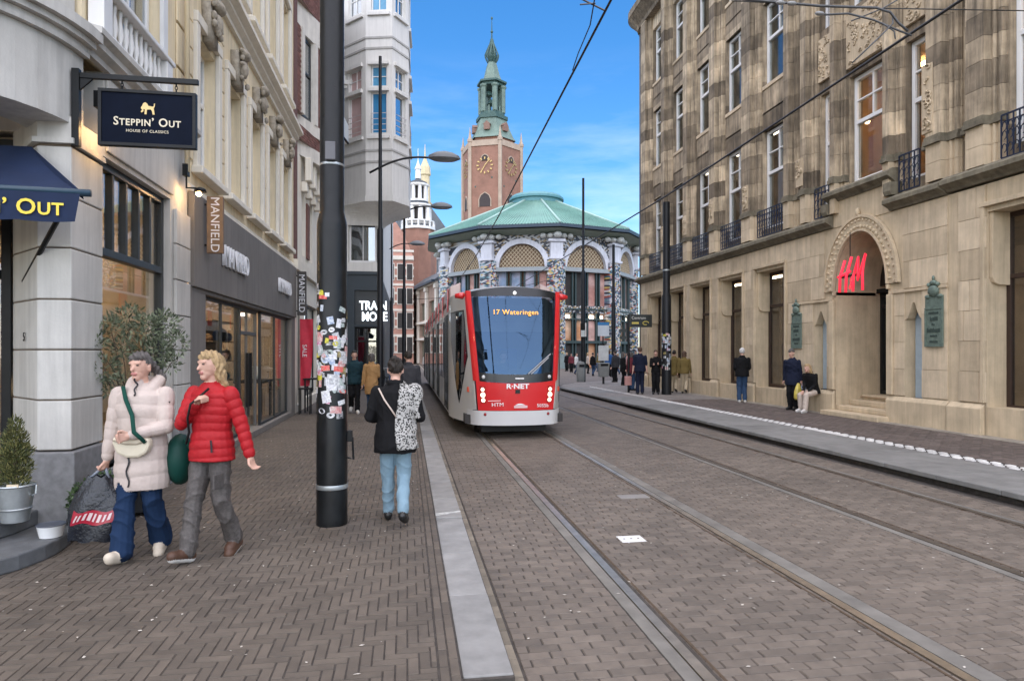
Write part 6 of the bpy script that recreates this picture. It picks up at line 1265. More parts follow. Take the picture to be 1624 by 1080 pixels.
    if style == 'bun': cap_(hd(0, .07, .11), hd(0, .085, .12), .045, .04, 'hair')
    if style == 'tail': cap_(hd(.02, .09, .03), hd(.06, .15, -.05), .04, .03, 'hair'); cap_(hd(.06, .15, -.05), hd(.11, .17, -.10), .03, .02, 'hair')
    if hood: 
        for s in (1, -1): cap_(NB + Vector((s*.09, -.02, -.03)), NB + Vector((s*.10, .08, .035)), .05, .055, 'jacket', 'hood')
        cap_(NB + Vector((-.08, .11, .02)), NB + Vector((.08, .11, .02)), .06, .06, 'jacket', 'hood'); cap_(NB + Vector((0, -.065, -.02)), NB + Vector((0, -.05, .03)), .035, .035, 'jacket')
    else:
        for s in (1, -1): cap_(NB + Vector((s*.05, -.045, -.02)), NB + Vector((s*.062, .03, .025)), .026, .026, 'jacket')
        cap_(NB + Vector((-.05, .05, .02)), NB + Vector((.05, .05, .02)), .028, .028, 'jacket')
    # arms
    hands = {}
    for s, tg in ((1, armL), (-1, armR)):
        sh = Vector((s*.175*t, -lf(1.41 + o), 1.405 + o)); tg = tg or (s*.27, -.03 - (stride*.6 if s != lead else -stride*.4), .80 + o)
        bend = Vector((s*.45, 1, -.35)) if len(tg) < 4 else Vector(tg[3]); el, wr = ik(sh, tg[:3], .285, .265, bend)
        ar_ = arm_r; jm = 'jacket'; cap_(sh, el, .062*ar_, .054*ar_, jm, 'arm')
        if bare: cap_(el, wr, .038, .03, 'skin')
        else: cap_(el, el.lerp(wr, .93), .053*ar_, .043*ar_, jm, 'arm')
        u = (wr - el).normalized(); pm = wr + u*.05; side = Vector((0, -1, 0)) if abs(u.z) > .6 else Vector((0, 0, 1)); side = (side - u*side.dot(u)).normalized(); nrm = u.cross(side) * s
        cap_(wr - u*.02, wr + u*.03, .025, .028, 'skin'); 
        for q in (-1, 0, 1): cap_(wr + u*.03 + side*.018*q, wr + u*.085 + side*.024*q, .017, .014, 'skin')
        for q, ln_ in ((-1.5, .052), (-.5, .064), (.5, .07), (1.5, .062)):
            b0 = wr + u*.09 + side*.021*q; cu = fist[0 if s == 1 else 1]; b1 = b0 + u*ln_*(.5 - .25*cu) - nrm*(.012 + .018*cu); b2 = b1 + u*ln_*(.32 - .75*cu) - nrm*(.028 - .004*cu); cap_(b0, b1, .0105, .010, 'skin'); cap_(b1, b2, .010, .0088, 'skin')
        th0 = wr + u*.035 + side*.03; th1 = th0 + u*.035 + side*.028 - nrm*.012; cap_(th0, th1, .014, .012, 'skin'); cap_(th1, th1 + u*.026 - nrm*.012, .012, .010, 'skin')
        hands[s] = (wr + u*.09) * k
    mats = dict(jacket=jacket, pants=pants, shoes=shoes, hair=hair, skin='skin', lips='lips', cap=cap or 'cap', sole=sole or shoes)
    PEOPLE.append(dict(label=label, loc=Vector((x, y, z)), rz=face, pr=pr, mats=mats, vox=vox, puff=puff, pitch=pitch, k=k, fold=fold, head=V(HC), hands=hands, group=group, turn=head_turn, hm=hm*k, top=top_mats))
    return PEOPLE[-1]
CL = dict(black=cloth('black', (.007,.007,.008)), navy=cloth('navy', (.010,.014,.032)), teal=cloth('teal', (.012,.035,.045)), camel=cloth('camel', (.36,.21,.09)), cream=cloth('cream', (.50,.42,.375), rough=.65, bump=.3, bs=26),
    red=cloth('red', (.36,.013,.018), rough=.5, bump=.3, bs=30), grey=cloth('grey', (.062,.062,.054)), denim=cloth('denim', (.010,.026,.066)), pale_denim=cloth('pale_denim', (.20,.30,.37)), jeans=cloth('jeans', (.03,.06,.12)), olive=cloth('olive', (.16,.115,.04)), khaki=cloth('khaki', (.44,.36,.25)),
    burgundy=cloth('burgundy', (.14,.03,.04)), white=cloth('white', (.62,.61,.6)), pink=cloth('pink', (.45,.27,.25)), blue=cloth('blue', (.03,.10,.28)), charcoal=cloth('charcoal', (.04,.04,.045)), beige=cloth('beige', (.5,.42,.36)),
    black_shoe=mat('shoe_black', (.012,.012,.012), .4), white_shoe=mat('shoe_white', (.6,.58,.55), .6, .1), cream_shoe=mat('shoe_cream', (.58,.50,.40), .7, .12), brown_shoe=mat('shoe_brown', (.075,.035,.02), .6, .15), lips=mat('lips', (.42,.17,.15), .5), skin=SKIN, cap=cloth('hat_white', (.6,.6,.58)), hat=cloth('hat_tweed', (.10,.095,.09)))
for n_, c in HAIRS.items(): CL[n_] = mat('hair_' + n_, c, .55, .35, 40, .5, 160, local=True)
def prim_mesh(mb, p):
    if p[0] == 'c':
        _, a, b, r0, r1, m, tg = p
        if (b - a).length < 1e-4: b = a + Vector((0, 0, 1e-3))
        u = (b - a).normalized(); path, rs = [], []
        for t in (-1, -.85, -.5): path.append(a + u*r0*t); rs.append(max(r0*math.sqrt(max(1 - t*t, 0)), r0*.08))
        path += [a, b]; rs += [r0, r1]
        for t in (.5, .85, 1): path.append(b + u*r1*t); rs.append(max(r1*math.sqrt(max(1 - t*t, 0)), r1*.08))
        mb.tube(path, rs, 12)
    elif p[0] == 'e': mb.ell(p[1], *p[2], 16, 0, Matrix.Rotation(-p[4], 3, 'Z'))
    else:
        rs = p[1]; vs, fs = [], []; n = 20
        for cx_, cy_, zz, rx, ry in rs: vs += [(cx_ + rx*math.cos(2*math.pi*j/n), cy_ + ry*math.sin(2*math.pi*j/n), zz) for j in range(n)]
        for i in range(len(rs) - 1):
            for j in range(n): fs.append((i*n+j, i*n+(j+1) % n, (i+1)*n+(j+1) % n, (i+1)*n+j))
        fs += [tuple(range(n-1, -1, -1)), tuple(range((len(rs)-1)*n, len(rs)*n))]; mb.add(vs, fs)
def sdist(p, X):
    if p[0] == 'c':
        a, b = np.array(p[1]), np.array(p[2]); d = b - a; t = np.clip(((X - a) @ d) / max(d @ d, 1e-9), 0, 1); r = p[3] + (p[4] - p[3])*t
        return np.linalg.norm(X - a - t[:, None]*d, axis=1) - r, t
    if p[0] == 'e':
        c_, s_ = math.cos(p[4]), math.sin(p[4]); q = X - np.array(p[1]); q = np.stack([q[:, 0]*c_ - q[:, 1]*s_, q[:, 0]*s_ + q[:, 1]*c_, q[:, 2]], 1) / np.array(p[2]); n_ = np.linalg.norm(q, axis=1); return (n_ - 1) * min(p[2]), q[:, 2]
    rs = np.array(p[1]); o = np.argsort(rs[:, 2]); rs = rs[o]; zz = X[:, 2]; I = lambda c: np.interp(zz, rs[:, 2], rs[:, c])
    q = np.sqrt(((X[:, 0] - I(0)) / I(3))**2 + ((X[:, 1] - I(1)) / I(4))**2); d = (q - 1)*np.minimum(I(3), I(4)); dz = np.maximum(np.maximum(rs[0, 2] - zz, zz - rs[-1, 2]), 0)
    return np.where(dz > 0, np.sqrt(np.maximum(d, 0)**2 + dz**2), d), zz
def finish_people():
    tmp = []
    for p in PEOPLE:
        mb = MB(); [prim_mesh(mb, q) for q in p['pr']]; me = bpy.data.meshes.new('t'); me.from_pydata([tuple(v) for v in mb.v], [], mb.f)
        bm = bmesh.new(); bm.from_mesh(me); bmesh.ops.recalc_face_normals(bm, faces=bm.faces); bm.to_mesh(me); bm.free()
        o = bpy.data.objects.new('t', me); COL.objects.link(o); r_ = o.modifiers.new('r', 'REMESH'); r_.mode = 'VOXEL'; r_.voxel_size = p['vox']; r_.use_smooth_shade = True
        sm = o.modifiers.new('s', 'SMOOTH'); sm.factor = .5; sm.iterations = 2; tmp.append(o)
    dg = bpy.context.evaluated_depsgraph_get(); dg.update()
    for p, o in zip(PEOPLE, tmp):
        me = bpy.data.meshes.new_from_object(o.evaluated_get(dg)); n = len(me.vertices); X = np.empty(n*3); me.vertices.foreach_get('co', X); X = X.reshape(-1, 3)
        Nn = np.empty(n*3); me.vertices.foreach_get('normal', Nn); Nn = Nn.reshape(-1, 3)
        D = []; T = []
        for q in p['pr']: d_, t = sdist(q, X); D.append(d_); T.append(t)
        D = np.array(D); names = [q[5] if q[0] == 'c' else (q[3] if q[0] == 'e' else q[2]) for q in p['pr']]; tags = [q[6] if q[0] == 'c' else (None if q[0] == 'e' else q[3]) for q in p['pr']]
        near = D.argmin(0); off = np.zeros(n)
        for i, q in enumerate(p['pr']):
            s = near == i
            if not s.any(): continue
            if p['puff'] and tags[i] in ('torso', 'arm', 'hood'):
                L_ = X[s, 2] if q[0] == 'l' else T[i][s] * (q[2] - q[1]).length
                wob = .012*np.sin(X[s, 0]*9 + X[s, 2]*4); off[s] = p['puff'] * (np.abs(np.sin(math.pi*(L_ + wob) / (p['pitch']*p['k'])))**.6 - .55)
            elif tags[i] in ('torso', 'arm', 'leg'):
                a = X[s]; rg = lambda ph: (1 - np.abs(np.sin(ph)))**2.2 - .3; off[s] = p['fold'] * (rg(a[:, 2]*13 + 9*a[:, 0] + 2.2*np.sin(a[:, 1]*14 + a[:, 2]*7)) * 1.1 + rg(a[:, 2]*8 - 16*a[:, 0] + 1.5*np.sin(a[:, 2]*11) + a[:, 1]*10)*.9)
        dj = D[[i for i, t in enumerate(names) if t == 'hair']] if 'hair' in names else None
        sh = np.isin(np.array(names)[near], ['hair']); off[sh] += .006*np.sin(X[sh, 0]*150 + X[sh, 1]*90 + 3*np.sin(X[sh, 2]*26)) + .004*np.sin(X[sh, 0]*70 + X[sh, 2]*60)
        X2 = X + Nn*off[:, None]; me.vertices.foreach_set('co', X2.ravel())
        ks = sorted(set(names)); nf = len(me.polygons); me.materials.clear()
        for kk in ks: me.materials.append(CL[p['mats'].get(kk, kk)])
        st = np.empty(nf, dtype=np.int32); me.polygons.foreach_get('loop_start', st); lv = np.empty(len(me.loops), dtype=np.int32); me.loops.foreach_get('vertex_index', lv)
        kid = np.array([ks.index(t) for t in names])[near]; me.polygons.foreach_set('material_index', kid[lv[st]].astype(np.int32)); me.polygons.foreach_set('use_smooth', [True]*nf); me.update()
        ob = bpy.data.objects.new('person', me); COL.objects.link(ob); ob.location = p['loc']; ob.rotation_euler = (0, 0, p['rz']); tag(ob, p['label'], 'person', p['group']); p['ob'] = ob; p['X'] = X2; p['N'] = Nn
        m_ = o.data; bpy.data.objects.remove(o); bpy.data.meshes.remove(m_)
        if p['vox'] < .011:      # eyes
            c_, s_ = math.cos(p['turn']), math.sin(p['turn'])
            for s in (1, -1):
                q = MB(); e = p['head'] + Vector((s*.031*c_ - .077*s_, -s*.031*s_ - .077*c_, .022))*p['k']; q.ell(e, .013, .011, .008, 10); eo = q.build('eye', mat('eye_dark', (.05,.035,.03), .2), None, smooth=True); eo.parent = ob
    bpy.context.view_layer.update()
gA = G(222, 886); gB = G(332, 888); gC = G(627, 830)
p_cream = person('woman in a long cream hooded puffer coat and wide dark jeans carrying bags', gA.x, gA.y + .05, 0, rad(-6), 1.70, 'cream', 'denim', 'cream_shoe', 'grey', 'tail', hem=.60, stride=.17, lead=-1, armL=(.03, -.235, 1.08, (1, .5, -.6)), armR=(-.29, -.03, .80), flare=.098, fold=.012, vox=.0075, puff=.007, pitch=.12, hood=True, head_turn=rad(12), fist=(.5, 1), trunk=1.12, legw=.96, arm_r=1.15, lift=.03)
p_red = person('blonde woman in a red quilted jacket and grey cargo trousers', gB.x, gB.y + .08, 0, rad(-24), 1.71, 'red', 'grey', 'brown_shoe', 'blond', 'long', hem=.84, stride=.19, lead=-1, armL=(.36, .05, .82), armR=(-.015, -.17, 1.33, (-1, .1, -1.2)), flare=.078, fold=.011, vox=.0075, puff=.008, pitch=.072, head_turn=rad(18), sole='white_shoe', fist=(.3, 1), trunk=1.04, legw=.96, lift=.03, arm_r=1.08)
p_back = person('woman seen from behind in black coat with leopard shawl and pale jeans', gC.x, gC.y, 0, rad(178), 1.65, 'black', 'pale_denim', 'black_shoe', 'dark', 'bun', hem=.76, stride=.2, lead=1, armL=(.14, -.22, 1.08, (.55, .6, -.8)), armR=(-.14, -.22, 1.08, (-.55, .6, -.8)), flare=.066, vox=.0085, trunk=1.14, lift=.09, fold=.007, legw=.95, headfwd=.02)
g = G(562, 655); person('man in a dark teal jacket and mask walking toward the camera behind the pole', g.x, g.y, 0, rad(4), 1.74, 'teal', 'black', 'white_shoe', 'dark', 'short', hem=.82, stride=.15, trunk=1.1)
g = G(588, 660); person('person in a camel coat seen from behind beside the teal-jacketed man', g.x, g.y + .4, 0, rad(170), 1.66, 'camel', 'jeans', 'black_shoe', 'grey', 'bob', hem=.6, stride=.1, armR=(-.1, -.25, 1.15))
person('person in a dark coat with a shoulder bag ahead of the leopard-shawl woman', .02, 14.2, 0, rad(185), 1.72, 'charcoal', 'jeans', 'black_shoe', 'dark', 'short', hem=.75, stride=.12, trunk=1.1)
g = G(675, 592); person('person in a white top walking far off to the left of the tram', g.x, g.y, -.1, rad(10), 1.7, 'white', 'jeans', vox=.03)
person('tram driver in dark uniform seated behind the tram windscreen', TX - .12, TY + 1.25, .32, rad(4), 1.74, 'charcoal', 'black', hair='brown', sit=True, armL=(.16, -.42, .86), armR=(-.16, -.42, .86))
def pm_(lb, px, py, z=PZ, **k): g = G(px, py, z); return person(lb, g.x, g.y, z, **k)
pm_('man in a white cap, black jacket and blue jeans facing the store window', 1177, 638, face=rad(160), H=1.78, jacket='black', pants='jeans', shoes='white_shoe', hair='white', cap='cap', hem=.85, armL=(.16, -.22, 1.0), armR=(-.16, -.22, 1.0), trunk=1.15)
p_old = pm_('old man in a flat cap and long navy coat holding a plastic bag', 1258, 650, face=rad(-62), H=1.74, jacket='navy', pants='black', hair='grey', cap='hat', hem=.72, trunk=1.18, lean=.12)
p_sit = person('fair-haired woman in a black coat sitting on the store plinth ledge', 11.18, 16.92, PZ, rad(-72), 1.66, 'black', 'beige', 'white_shoe', 'blond', 'long', sit=True, lean=.30, headfwd=.07, armL=(.10, -.34, .62), armR=(-.06, -.36, .62), trunk=1.12)
pm_('woman in a black top with a white apron string beside the stickered platform pole', 1040, 625, face=rad(-20), H=1.72, jacket='black', pants='black', hair='brown', style='bun', hem=.92, armL=(.10, -.26, 1.2), armR=(-.1, -.24, 1.18), trunk=.95)
pm_('man in a navy shirt seen from behind in the waiting group', 1015, 625, face=rad(165), H=1.84, jacket='navy', pants='navy', hair='brown', hem=.86, bare=True, trunk=1.12)
pm_('woman in an olive jacket and khaki trousers walking with the pair behind the pole', 1085, 624, face=rad(150), H=1.68, jacket='olive', pants='khaki', hair='brown', style='bob', hem=.84, stride=.2, trunk=1.1)
pm_('person in an olive coat half hidden behind the stickered platform pole', 1069, 623, face=rad(150), H=1.72, jacket='olive', pants='khaki', hair='dark', hem=.74, stride=.15, trunk=1.1)
pm_('woman in a burgundy jacket with a pink bag left of the navy-shirted man', 1001, 619, face=rad(120), H=1.64, jacket='burgundy', pants='jeans', hair='grey', style='bob', hem=.8)
pm_('woman in a black coat waiting behind the burgundy-jacketed woman', 988, 611, face=rad(100), H=1.64, jacket='black', pants='black', hair='grey', style='long', hem=.7)
pm_('man in a dark jacket standing among the waiting group at its left end', 976, 606, face=rad(200), H=1.72, jacket='charcoal', pants='black', hair='dark', hem=.82)
for i, (px, D, c, lb) in enumerate(((906, 58, 'burgundy', 'in a burgundy jacket by the mosaic pillar right of the tram'), (914, 52, 'white', 'in a white top by the glowing shopfront'), (932, 55, 'beige', 'in beige before the pavilion doors'), (940, 50, 'black', 'in black right of the slim platform pole'), (966, 44, 'blue', 'in a bright blue jacket behind the litter bins'), (980, 52, 'charcoal', 'in charcoal before the mosaic pillar behind the group'), (995, 56, 'pink', 'in pink before the far mosaic pillar'), (949, 61, 'olive', 'in olive beside the pavilion entrance'), (899, 62, 'black', 'in black close to the tram at the pavilion foot'), (1008, 48, 'navy', 'in navy at the back of the waiting group'))):
    p = P(px, 558, D); person('distant pedestrian ' + lb, p.x, p.y, PZ if D < 50 else -.1, rad(40*i), 1.68 + .02*(i % 5), c, 'jeans' if i % 2 else 'black', hair=['dark', 'brown', 'blond'][i % 3], style='short' if i % 2 else 'bob', vox=.032, stride=.1*(i % 2))
finish_people()
# clothing and carried things
def body_pt(p, v): return p['ob'].matrix_world @ Vector(v)
def shell(p, name, cond, off, m, par=None):
    me = p['ob'].data; X, Nn = p['X'], p['N']; keep = cond(X, Nn); mp = {}; vs, fs = [], []
    for f in me.polygons:
        if all(keep[v] for v in f.vertices):
            for v in f.vertices:
                if v not in mp: mp[v] = len(vs); vs.append(tuple(X[v] + Nn[v]*off))
            fs.append(tuple(mp[v] for v in f.vertices))
    o = MB().add(vs, fs).build(name, m, None, smooth=True); o.parent = p['ob']; so_ = o.modifiers.new('s', 'SOLIDIFY'); so_.thickness = off*.6; so_.offset = -1; return o
LEO = mat('leopard_print', (.62,.60,.56), .9, 0); t_ = LEO.node_tree; b_ = t_.nodes['Principled BSDF']; tc_ = t_.nodes.new('ShaderNodeTexCoord'); v_ = t_.nodes.new('ShaderNodeTexVoronoi'); v_.inputs['Scale'].default_value = 52; nz_ = t_.nodes.new('ShaderNodeTexNoise'); nz_.inputs['Scale'].default_value = 40; mx_ = t_.nodes.new('ShaderNodeMix'); mx_.data_type = 'VECTOR'; mx_.inputs[0].default_value = .03
t_.links.new(tc_.outputs['Object'], mx_.inputs[4]); t_.links.new(nz_.outputs['Color'], mx_.inputs[5]); t_.links.new(tc_.outputs['Object'], nz_.inputs['Vector']); t_.links.new(mx_.outputs[1], v_.inputs['Vector'])
cr_ = t_.nodes.new('ShaderNodeValToRGB'); e_ = cr_.color_ramp.elements; e_[0].position = .0; e_[0].color = (.25,.23,.20,1); e_[1].position = .16; e_[1].color = (.012,.012,.012,1); q_ = e_.new(.42); q_.color = (.015,.015,.015,1); q_ = e_.new(.47); q_.color = (.40,.39,.37,1); t_.links.new(v_.outputs['Distance'], cr_.inputs[0]); t_.links.new(cr_.outputs[0], b_.inputs['Base Color'])
kb_ = p_back['k']; shell(p_back, 'leopard_shawl', lambda X, Nn: (X[:, 0] < -.02*kb_ + .02*np.sin(X[:, 2]*8)) & (X[:, 2] > .80*kb_) & (X[:, 2] < 1.5*kb_) & ((X[:, 1] > -.02) | (X[:, 2] > 1.36*kb_)) & (X[:, 0] > np.where(X[:, 2] > 1.12*kb_, -.262, -.215)*kb_ + .012*np.sin(X[:, 2]*23)), .022, LEO)
# (local x is mirrored by the heading: her right side shows on the right)
def strap(p, pts, r_, m, name, label, cat, sq=.35):
    q = MB(); q.tube([body_pt(p, v) for v in pts], r_, 6, sq=1); return q
def surf_pts(p, pts, off=.012):       # snap points onto the body surface, in front or behind
    out = []
    for x, z, sgn in pts:
        X = p['X']; m_ = (np.abs(X[:, 0] - x) < .03) & (np.abs(X[:, 2] - z) < .03)
        y = (X[m_, 1].min() if sgn < 0 else X[m_, 1].max()) if m_.any() else sgn*.13; out.append((x, y + sgn*off, z))
    return out
GRS = cloth('green_strap', (.008,.055,.04)); CRB = mat('cream_leather', (.58,.52,.40), .5, .08, 8)
t = thing('crossbody_bag', 'small cream crossbody bag on a green strap worn over the cream coat', 'bag', body_pt(p_cream, (.06, -.25, .95)))
q = MB(); q.tube([body_pt(p_cream, v) for v in surf_pts(p_cream, [(-.11, 1.43, -1), (-.06, 1.33, -1), (0, 1.2, -1), (.07, 1.08, -1), (.13, .99, -1)], .016)], .018, 6); q.build('strap', GRS, t, smooth=True)
cb = Vector(surf_pts(p_cream, [(.02, .96, -1)])[0]); q = MB()
for i in range(1): q.prism([body_pt(p_cream, cb + Vector((dx, -.05, dz))) for dx, dz in [(-.15, .075), (-.155, .02), (-.12, -.06), (-.04, -.095), (.05, -.095), (.115, -.06), (.14, .0), (.13, .06)]], body_pt(p_cream, (0, .09, 0)) - body_pt(p_cream, (0, 0, 0)))
q.build('pouch', CRB, t, bevel=.02); q = MB(); q.tube([body_pt(p_cream, cb + Vector((dx, -.056, dz))) for dx, dz in [(-.14, .05), (-.05, .02), (.05, .02), (.12, .045)]], .007, 5); q.build('zip', mat('bag_zip', (.35,.30,.22), .5), t)
t = thing('shoulder_bag', 'dark green quilted bag hanging behind the cream coat', 'bag', body_pt(p_cream, (.27, .12, .75))); q = MB(); q.ell(body_pt(p_cream, (.26, .12, .80)), .12, .16, .22, 18); q.build('body', cloth('green_bag', (.006,.045,.035), rough=.5), t, smooth=True); q = MB(); q.tube([body_pt(p_cream, v) for v in ((.33, .05, .98), (.36, .08, .85), (.38, .1, .72), (.36, .12, .64))], .016, 6); q.build('strap', GRS, t, smooth=True)
def zipper(p, z0, z1, x0): q = MB(); pts = surf_pts(p, [(x0 + .01*math.sin(i), z0 + (z1 - z0)*i/12, -1) for i in range(13)], .003); q.tube(pts, .007, 5); o = q.build('zipper', mat('dark_zip', (.02,.018,.022), .4), None); o.parent = p['ob']
zipper(p_cream, .62, .93, -.03); zipper(p_cream, 1.36, 1.5, .0)
q = MB(); a_ = p_cream['X']; q.ell(Vector((.235, -.05, 1.30)), .022, .022, .022, 10); o = q.build('sleeve_badge', BLACK, None); o.parent = p_cream['ob']
q = MB(); q.tube(surf_pts(p_red, [(.10, 1.0, -1), (.105, .95, -1), (.11, .9, -1)], .002), .008, 5); o = q.build('pocket_zip', mat('dark_zip', (.02,.018,.022)), None); o.parent = p_red['ob']
t = thing('shoulder_strap', 'thin dark bag strap across the red jacket', 'strap', body_pt(p_red, (0, -.15, 1.2))); q = MB(); q.tube([body_pt(p_red, v) for v in surf_pts(p_red, [(.06, 1.42, -1), (.0, 1.3, -1), (-.07, 1.18, -1), (-.12, 1.06, -1), (-.15, .96, -1)], .010)], .010, 5); q.build('strap', BLACK, t, smooth=True)
q = MB(); q.box(.135, .15, -.16, -.02, .60, .72); o = q.build('cargo_pocket', CL['grey'], None, bevel=.006); o.parent = p_red['ob']
# shopping bag
hb = body_pt(p_cream, p_cream['hands'][-1]); t = thing('shopping_bag', 'black plastic shopping bag with red and white lettering held at the wall', 'bag', (hb.x, hb.y, .2)); PLB = mat('black_plastic', (.012,.014,.02), .18, .3, 9, .5, 30)
q = MB(); nu, nv_ = 28, 14
def bagp(u, v):
    a = 2*math.pi*u; w_ = .235*(.35 + .65*math.sin(min(1, v*1.35)*math.pi/2)) * (1 - .12*max(0, v - .8)*5*.4); return (hb.x - .05 + w_*math.cos(a)*(1 + .05*math.sin(5*a + v*9)), hb.y + w_*.5*math.sin(a)*(1 + .1*math.sin(4*a + v*7)), hb.z - .06 - .52*v + .012*math.sin(7*a + v*12))
q.grid(bagp, [i/nu for i in range(nu + 1)], [i/nv_ for i in range(nv_ + 1)]); q.poly([bagp(i/nu, 1) for i in range(nu)]); q.build('bag', PLB, t, smooth=2)
q = MB()
for s in (-1, 1): q.tube([(hb.x - .05 + s*.08, hb.y, hb.z - .09), (hb.x - .02 + s*.03, hb.y, hb.z - .02), (hb.x, hb.y, hb.z + .015)], .012, 6)
q.build('handle', mat('clear_plastic', (.25,.28,.34), .15), t, smooth=True)
q = MB(); q.grid(lambda u, v: tuple(Vector(bagp(.625 + .25*u, .52 + .2*v)) + Vector((0, -.006, 0))), [i/10 for i in range(11)], [i/4 for i in range(5)]); q.build('red_label', mat('red_print', (.30,.012,.03), .25, .1), t, smooth=True)
q = MB()
for i, (u0, w_) in enumerate(((.645, .012), (.668, .012), (.695, .014), (.72, .018), (.748, .010), (.77, .016), (.80, .012), (.825, .016))): q.grid(lambda u, v: tuple(Vector(bagp(u0 + w_*u + .018*v, .67 - .11*v)) + Vector((0, -.011, 0))), [0, 1], [0, .5, 1])
q.build('white_print', mat('white_print2', (.55,.42,.42), .3), t, kind='stuff')
# crossbody strap and bag of the woman seen from behind
t = thing('crossbody_strap', 'pale thin bag strap across the black coat of the woman seen from behind', 'strap', body_pt(p_back, (0, .15, 1.2))); q = MB(); q.tube([body_pt(p_back, v) for v in surf_pts(p_back, [(.16, 1.36, 1), (.1, 1.25, 1), (.03, 1.15, 1), (-.03, 1.06, 1)], .006)], .009, 5); q.build('strap', mat('pale_strap', (.55,.45,.38), .5), t, smooth=True)
hb = body_pt(p_old, p_old['hands'][1]); t = thing('carrier_bag', 'yellow and blue plastic carrier bag in the old man\'s hand', 'bag', hb - Vector((0, 0, .4)))
for c, dx, nm in (((.62,.50,.10), -.1, 'yellow_bag'), ((.30,.36,.55), .06, 'blue_bag')): q = MB(); q.lathe([(.03, .0), (.08, -.1), (.13, -.25), (.14, -.42), (.1, -.47)], hb + Vector((dx, 0, .02)), 10, sy=.6); q.build('bag', mat(nm, c, .3, .3, 9), t, smooth=True)
p = P(632, 592, 13.9); q = MB(); q.box(p.x + .12, p.x + .38, p.y - .1, p.y + .06, .80, 1.08); tag(q.build('hand_bag', BLACK, bevel=.03), 'black boxy handbag on the arm of the dark-coated person', 'bag')
p = G(1000, 622, PZ); q = MB(); q.box(p.x - .32, p.x - .05, p.y - .3, p.y - .15, .35, .72); tag(q.build('paper_bag', mat('pink_paper', (.55,.28,.25), .7), bevel=.02), 'pink paper bag hanging beside the burgundy-jacketed woman', 'bag')
# ---------------------------------------------------------------- plants, pots and small things by the shops
def leaves(mb, c, n, rx, ry, rz, l, w_, rr, up=.3, shell=.3):
    for i in range(n):
        while True:
            v = Vector((rr.uniform(-1, 1), rr.uniform(-1, 1), rr.uniform(-1, 1)))
            if shell < v.length < 1: break
        p = Vector(c) + Vector((v.x*rx, v.y*ry, v.z*rz)); d_ = (v + Vector((rr.gauss(0, .5), rr.gauss(0, .5), rr.gauss(up, .5)))).normalized(); s_ = d_.orthogonal().normalized(); s_ = (Matrix.Rotation(rr.uniform(0, 6.28), 3, d_) @ s_); ll = l*rr.uniform(.6, 1.2); n_ = d_.cross(s_)*w_*.25
        mb.add([p, p + d_*ll*.5 + s_*w_*.5 + n_, p + d_*ll, p + d_*ll*.5 - s_*w_*.5 + n_], [(0, 1, 2, 3)])
rr = random.Random(33)
oc = P(210, 640, 7.05); ob = Vector((oc.x + .02, oc.y, 0))
OT = thing('olive_tree', 'slender olive tree in front of the corner shop window behind the women', 'tree', ob)
tops = []
def limb(a, b, r0, r1, m=.06): q = MB(); pts = [a.lerp(b, t/5) + Vector((rr.gauss(0, m*.3), rr.gauss(0, m*.3), 0)) * (1 if 0 < t < 5 else 0) for t in range(6)]; q.tube(pts, [r0 + (r1 - r0)*t/5 for t in range(6)], 6); q.build('branch', BARK, OT, smooth=True)
tk = ob + Vector((0, 0, 1.12)); limb(ob + Vector((0, 0, .4)), tk, .026, .02)
fo = MB()
for px, py, D, sp, n in ((150, 535, 6.75, .12, 110), (128, 552, 6.7, .09, 60), (175, 520, 6.9, .13, 130), (205, 505, 7.0, .14, 150), (165, 585, 6.8, .14, 150), (185, 612, 6.9, .13, 120), (235, 520, 7.05, .15, 170), (262, 512, 7.2, .14, 150), (278, 545, 7.2, .13, 130), (250, 560, 7.1, .15, 160), (225, 560, 7.0, .14, 120), (272, 575, 7.15, .10, 70), (193, 555, 6.95, .12, 100)):
    c = P(px, py, D); limb(tk + Vector((0, 0, rr.uniform(-.25, .05))), c, .012, .004); leaves(fo, c, int(n*1.25), sp, sp, sp*1.05, .066, .022, rr)
fo.build('foliage', LEAF, OT, kind='stuff')
q = MB(); q.lathe([(.17, .03), (.22, .05), (.25, .42), (.27, .45), (.23, .45), (.22, .38)], ob, 20); tag(q.build('planter', mat('black_planter', (.015, .016, .018), .6, .2), smooth=2), 'dark round planter holding the olive tree', 'planter')
ic = P(150, 770, 6.2); IV = thing('ivy_shrub', 'low dark leafy shrub at the foot of the corner pier by the shopping bag', 'shrub', (ic.x, ic.y, 0)); fo = MB()
for dx, dz, sp, n in ((0, .42, .13, 190), (-.1, .40, .1, 120), (.10, .48, .12, 150), (-.02, .26, .11, 120), (.12, .34, .1, 90), (-.13, .30, .07, 50)): leaves(fo, (ic.x + dx, ic.y + dx*.3, dz), n, sp, sp, sp*.9, .05, .034, rr)
fo.build('foliage', LEAFD, IV, kind='stuff'); q = MB()
for i in range(7): q.tube([(ic.x, ic.y, .16), (ic.x + rr.uniform(-.05, .05), ic.y, .3), (ic.x + rr.uniform(-.14, .14), ic.y + rr.uniform(-.1, .1), .5)], .006, 4)
q.build('stem', BARK, IV); q = MB(); q.box(ic.x - .20, ic.x + .24, ic.y - .10, ic.y + .14, .0, .19); tag(q.build('plant_box', mat('black_box', (.013, .014, .015), .6, .2), bevel=.01), 'black low plant box under the leafy shrub', 'planter')
bc = G(20, 828, .27); bc = Vector((bc.x, bc.y + .04, .27)); CN = thing('conifer_shrub', 'small bushy conifer in a zinc bucket on the upper step', 'shrub', bc); fo = MB()
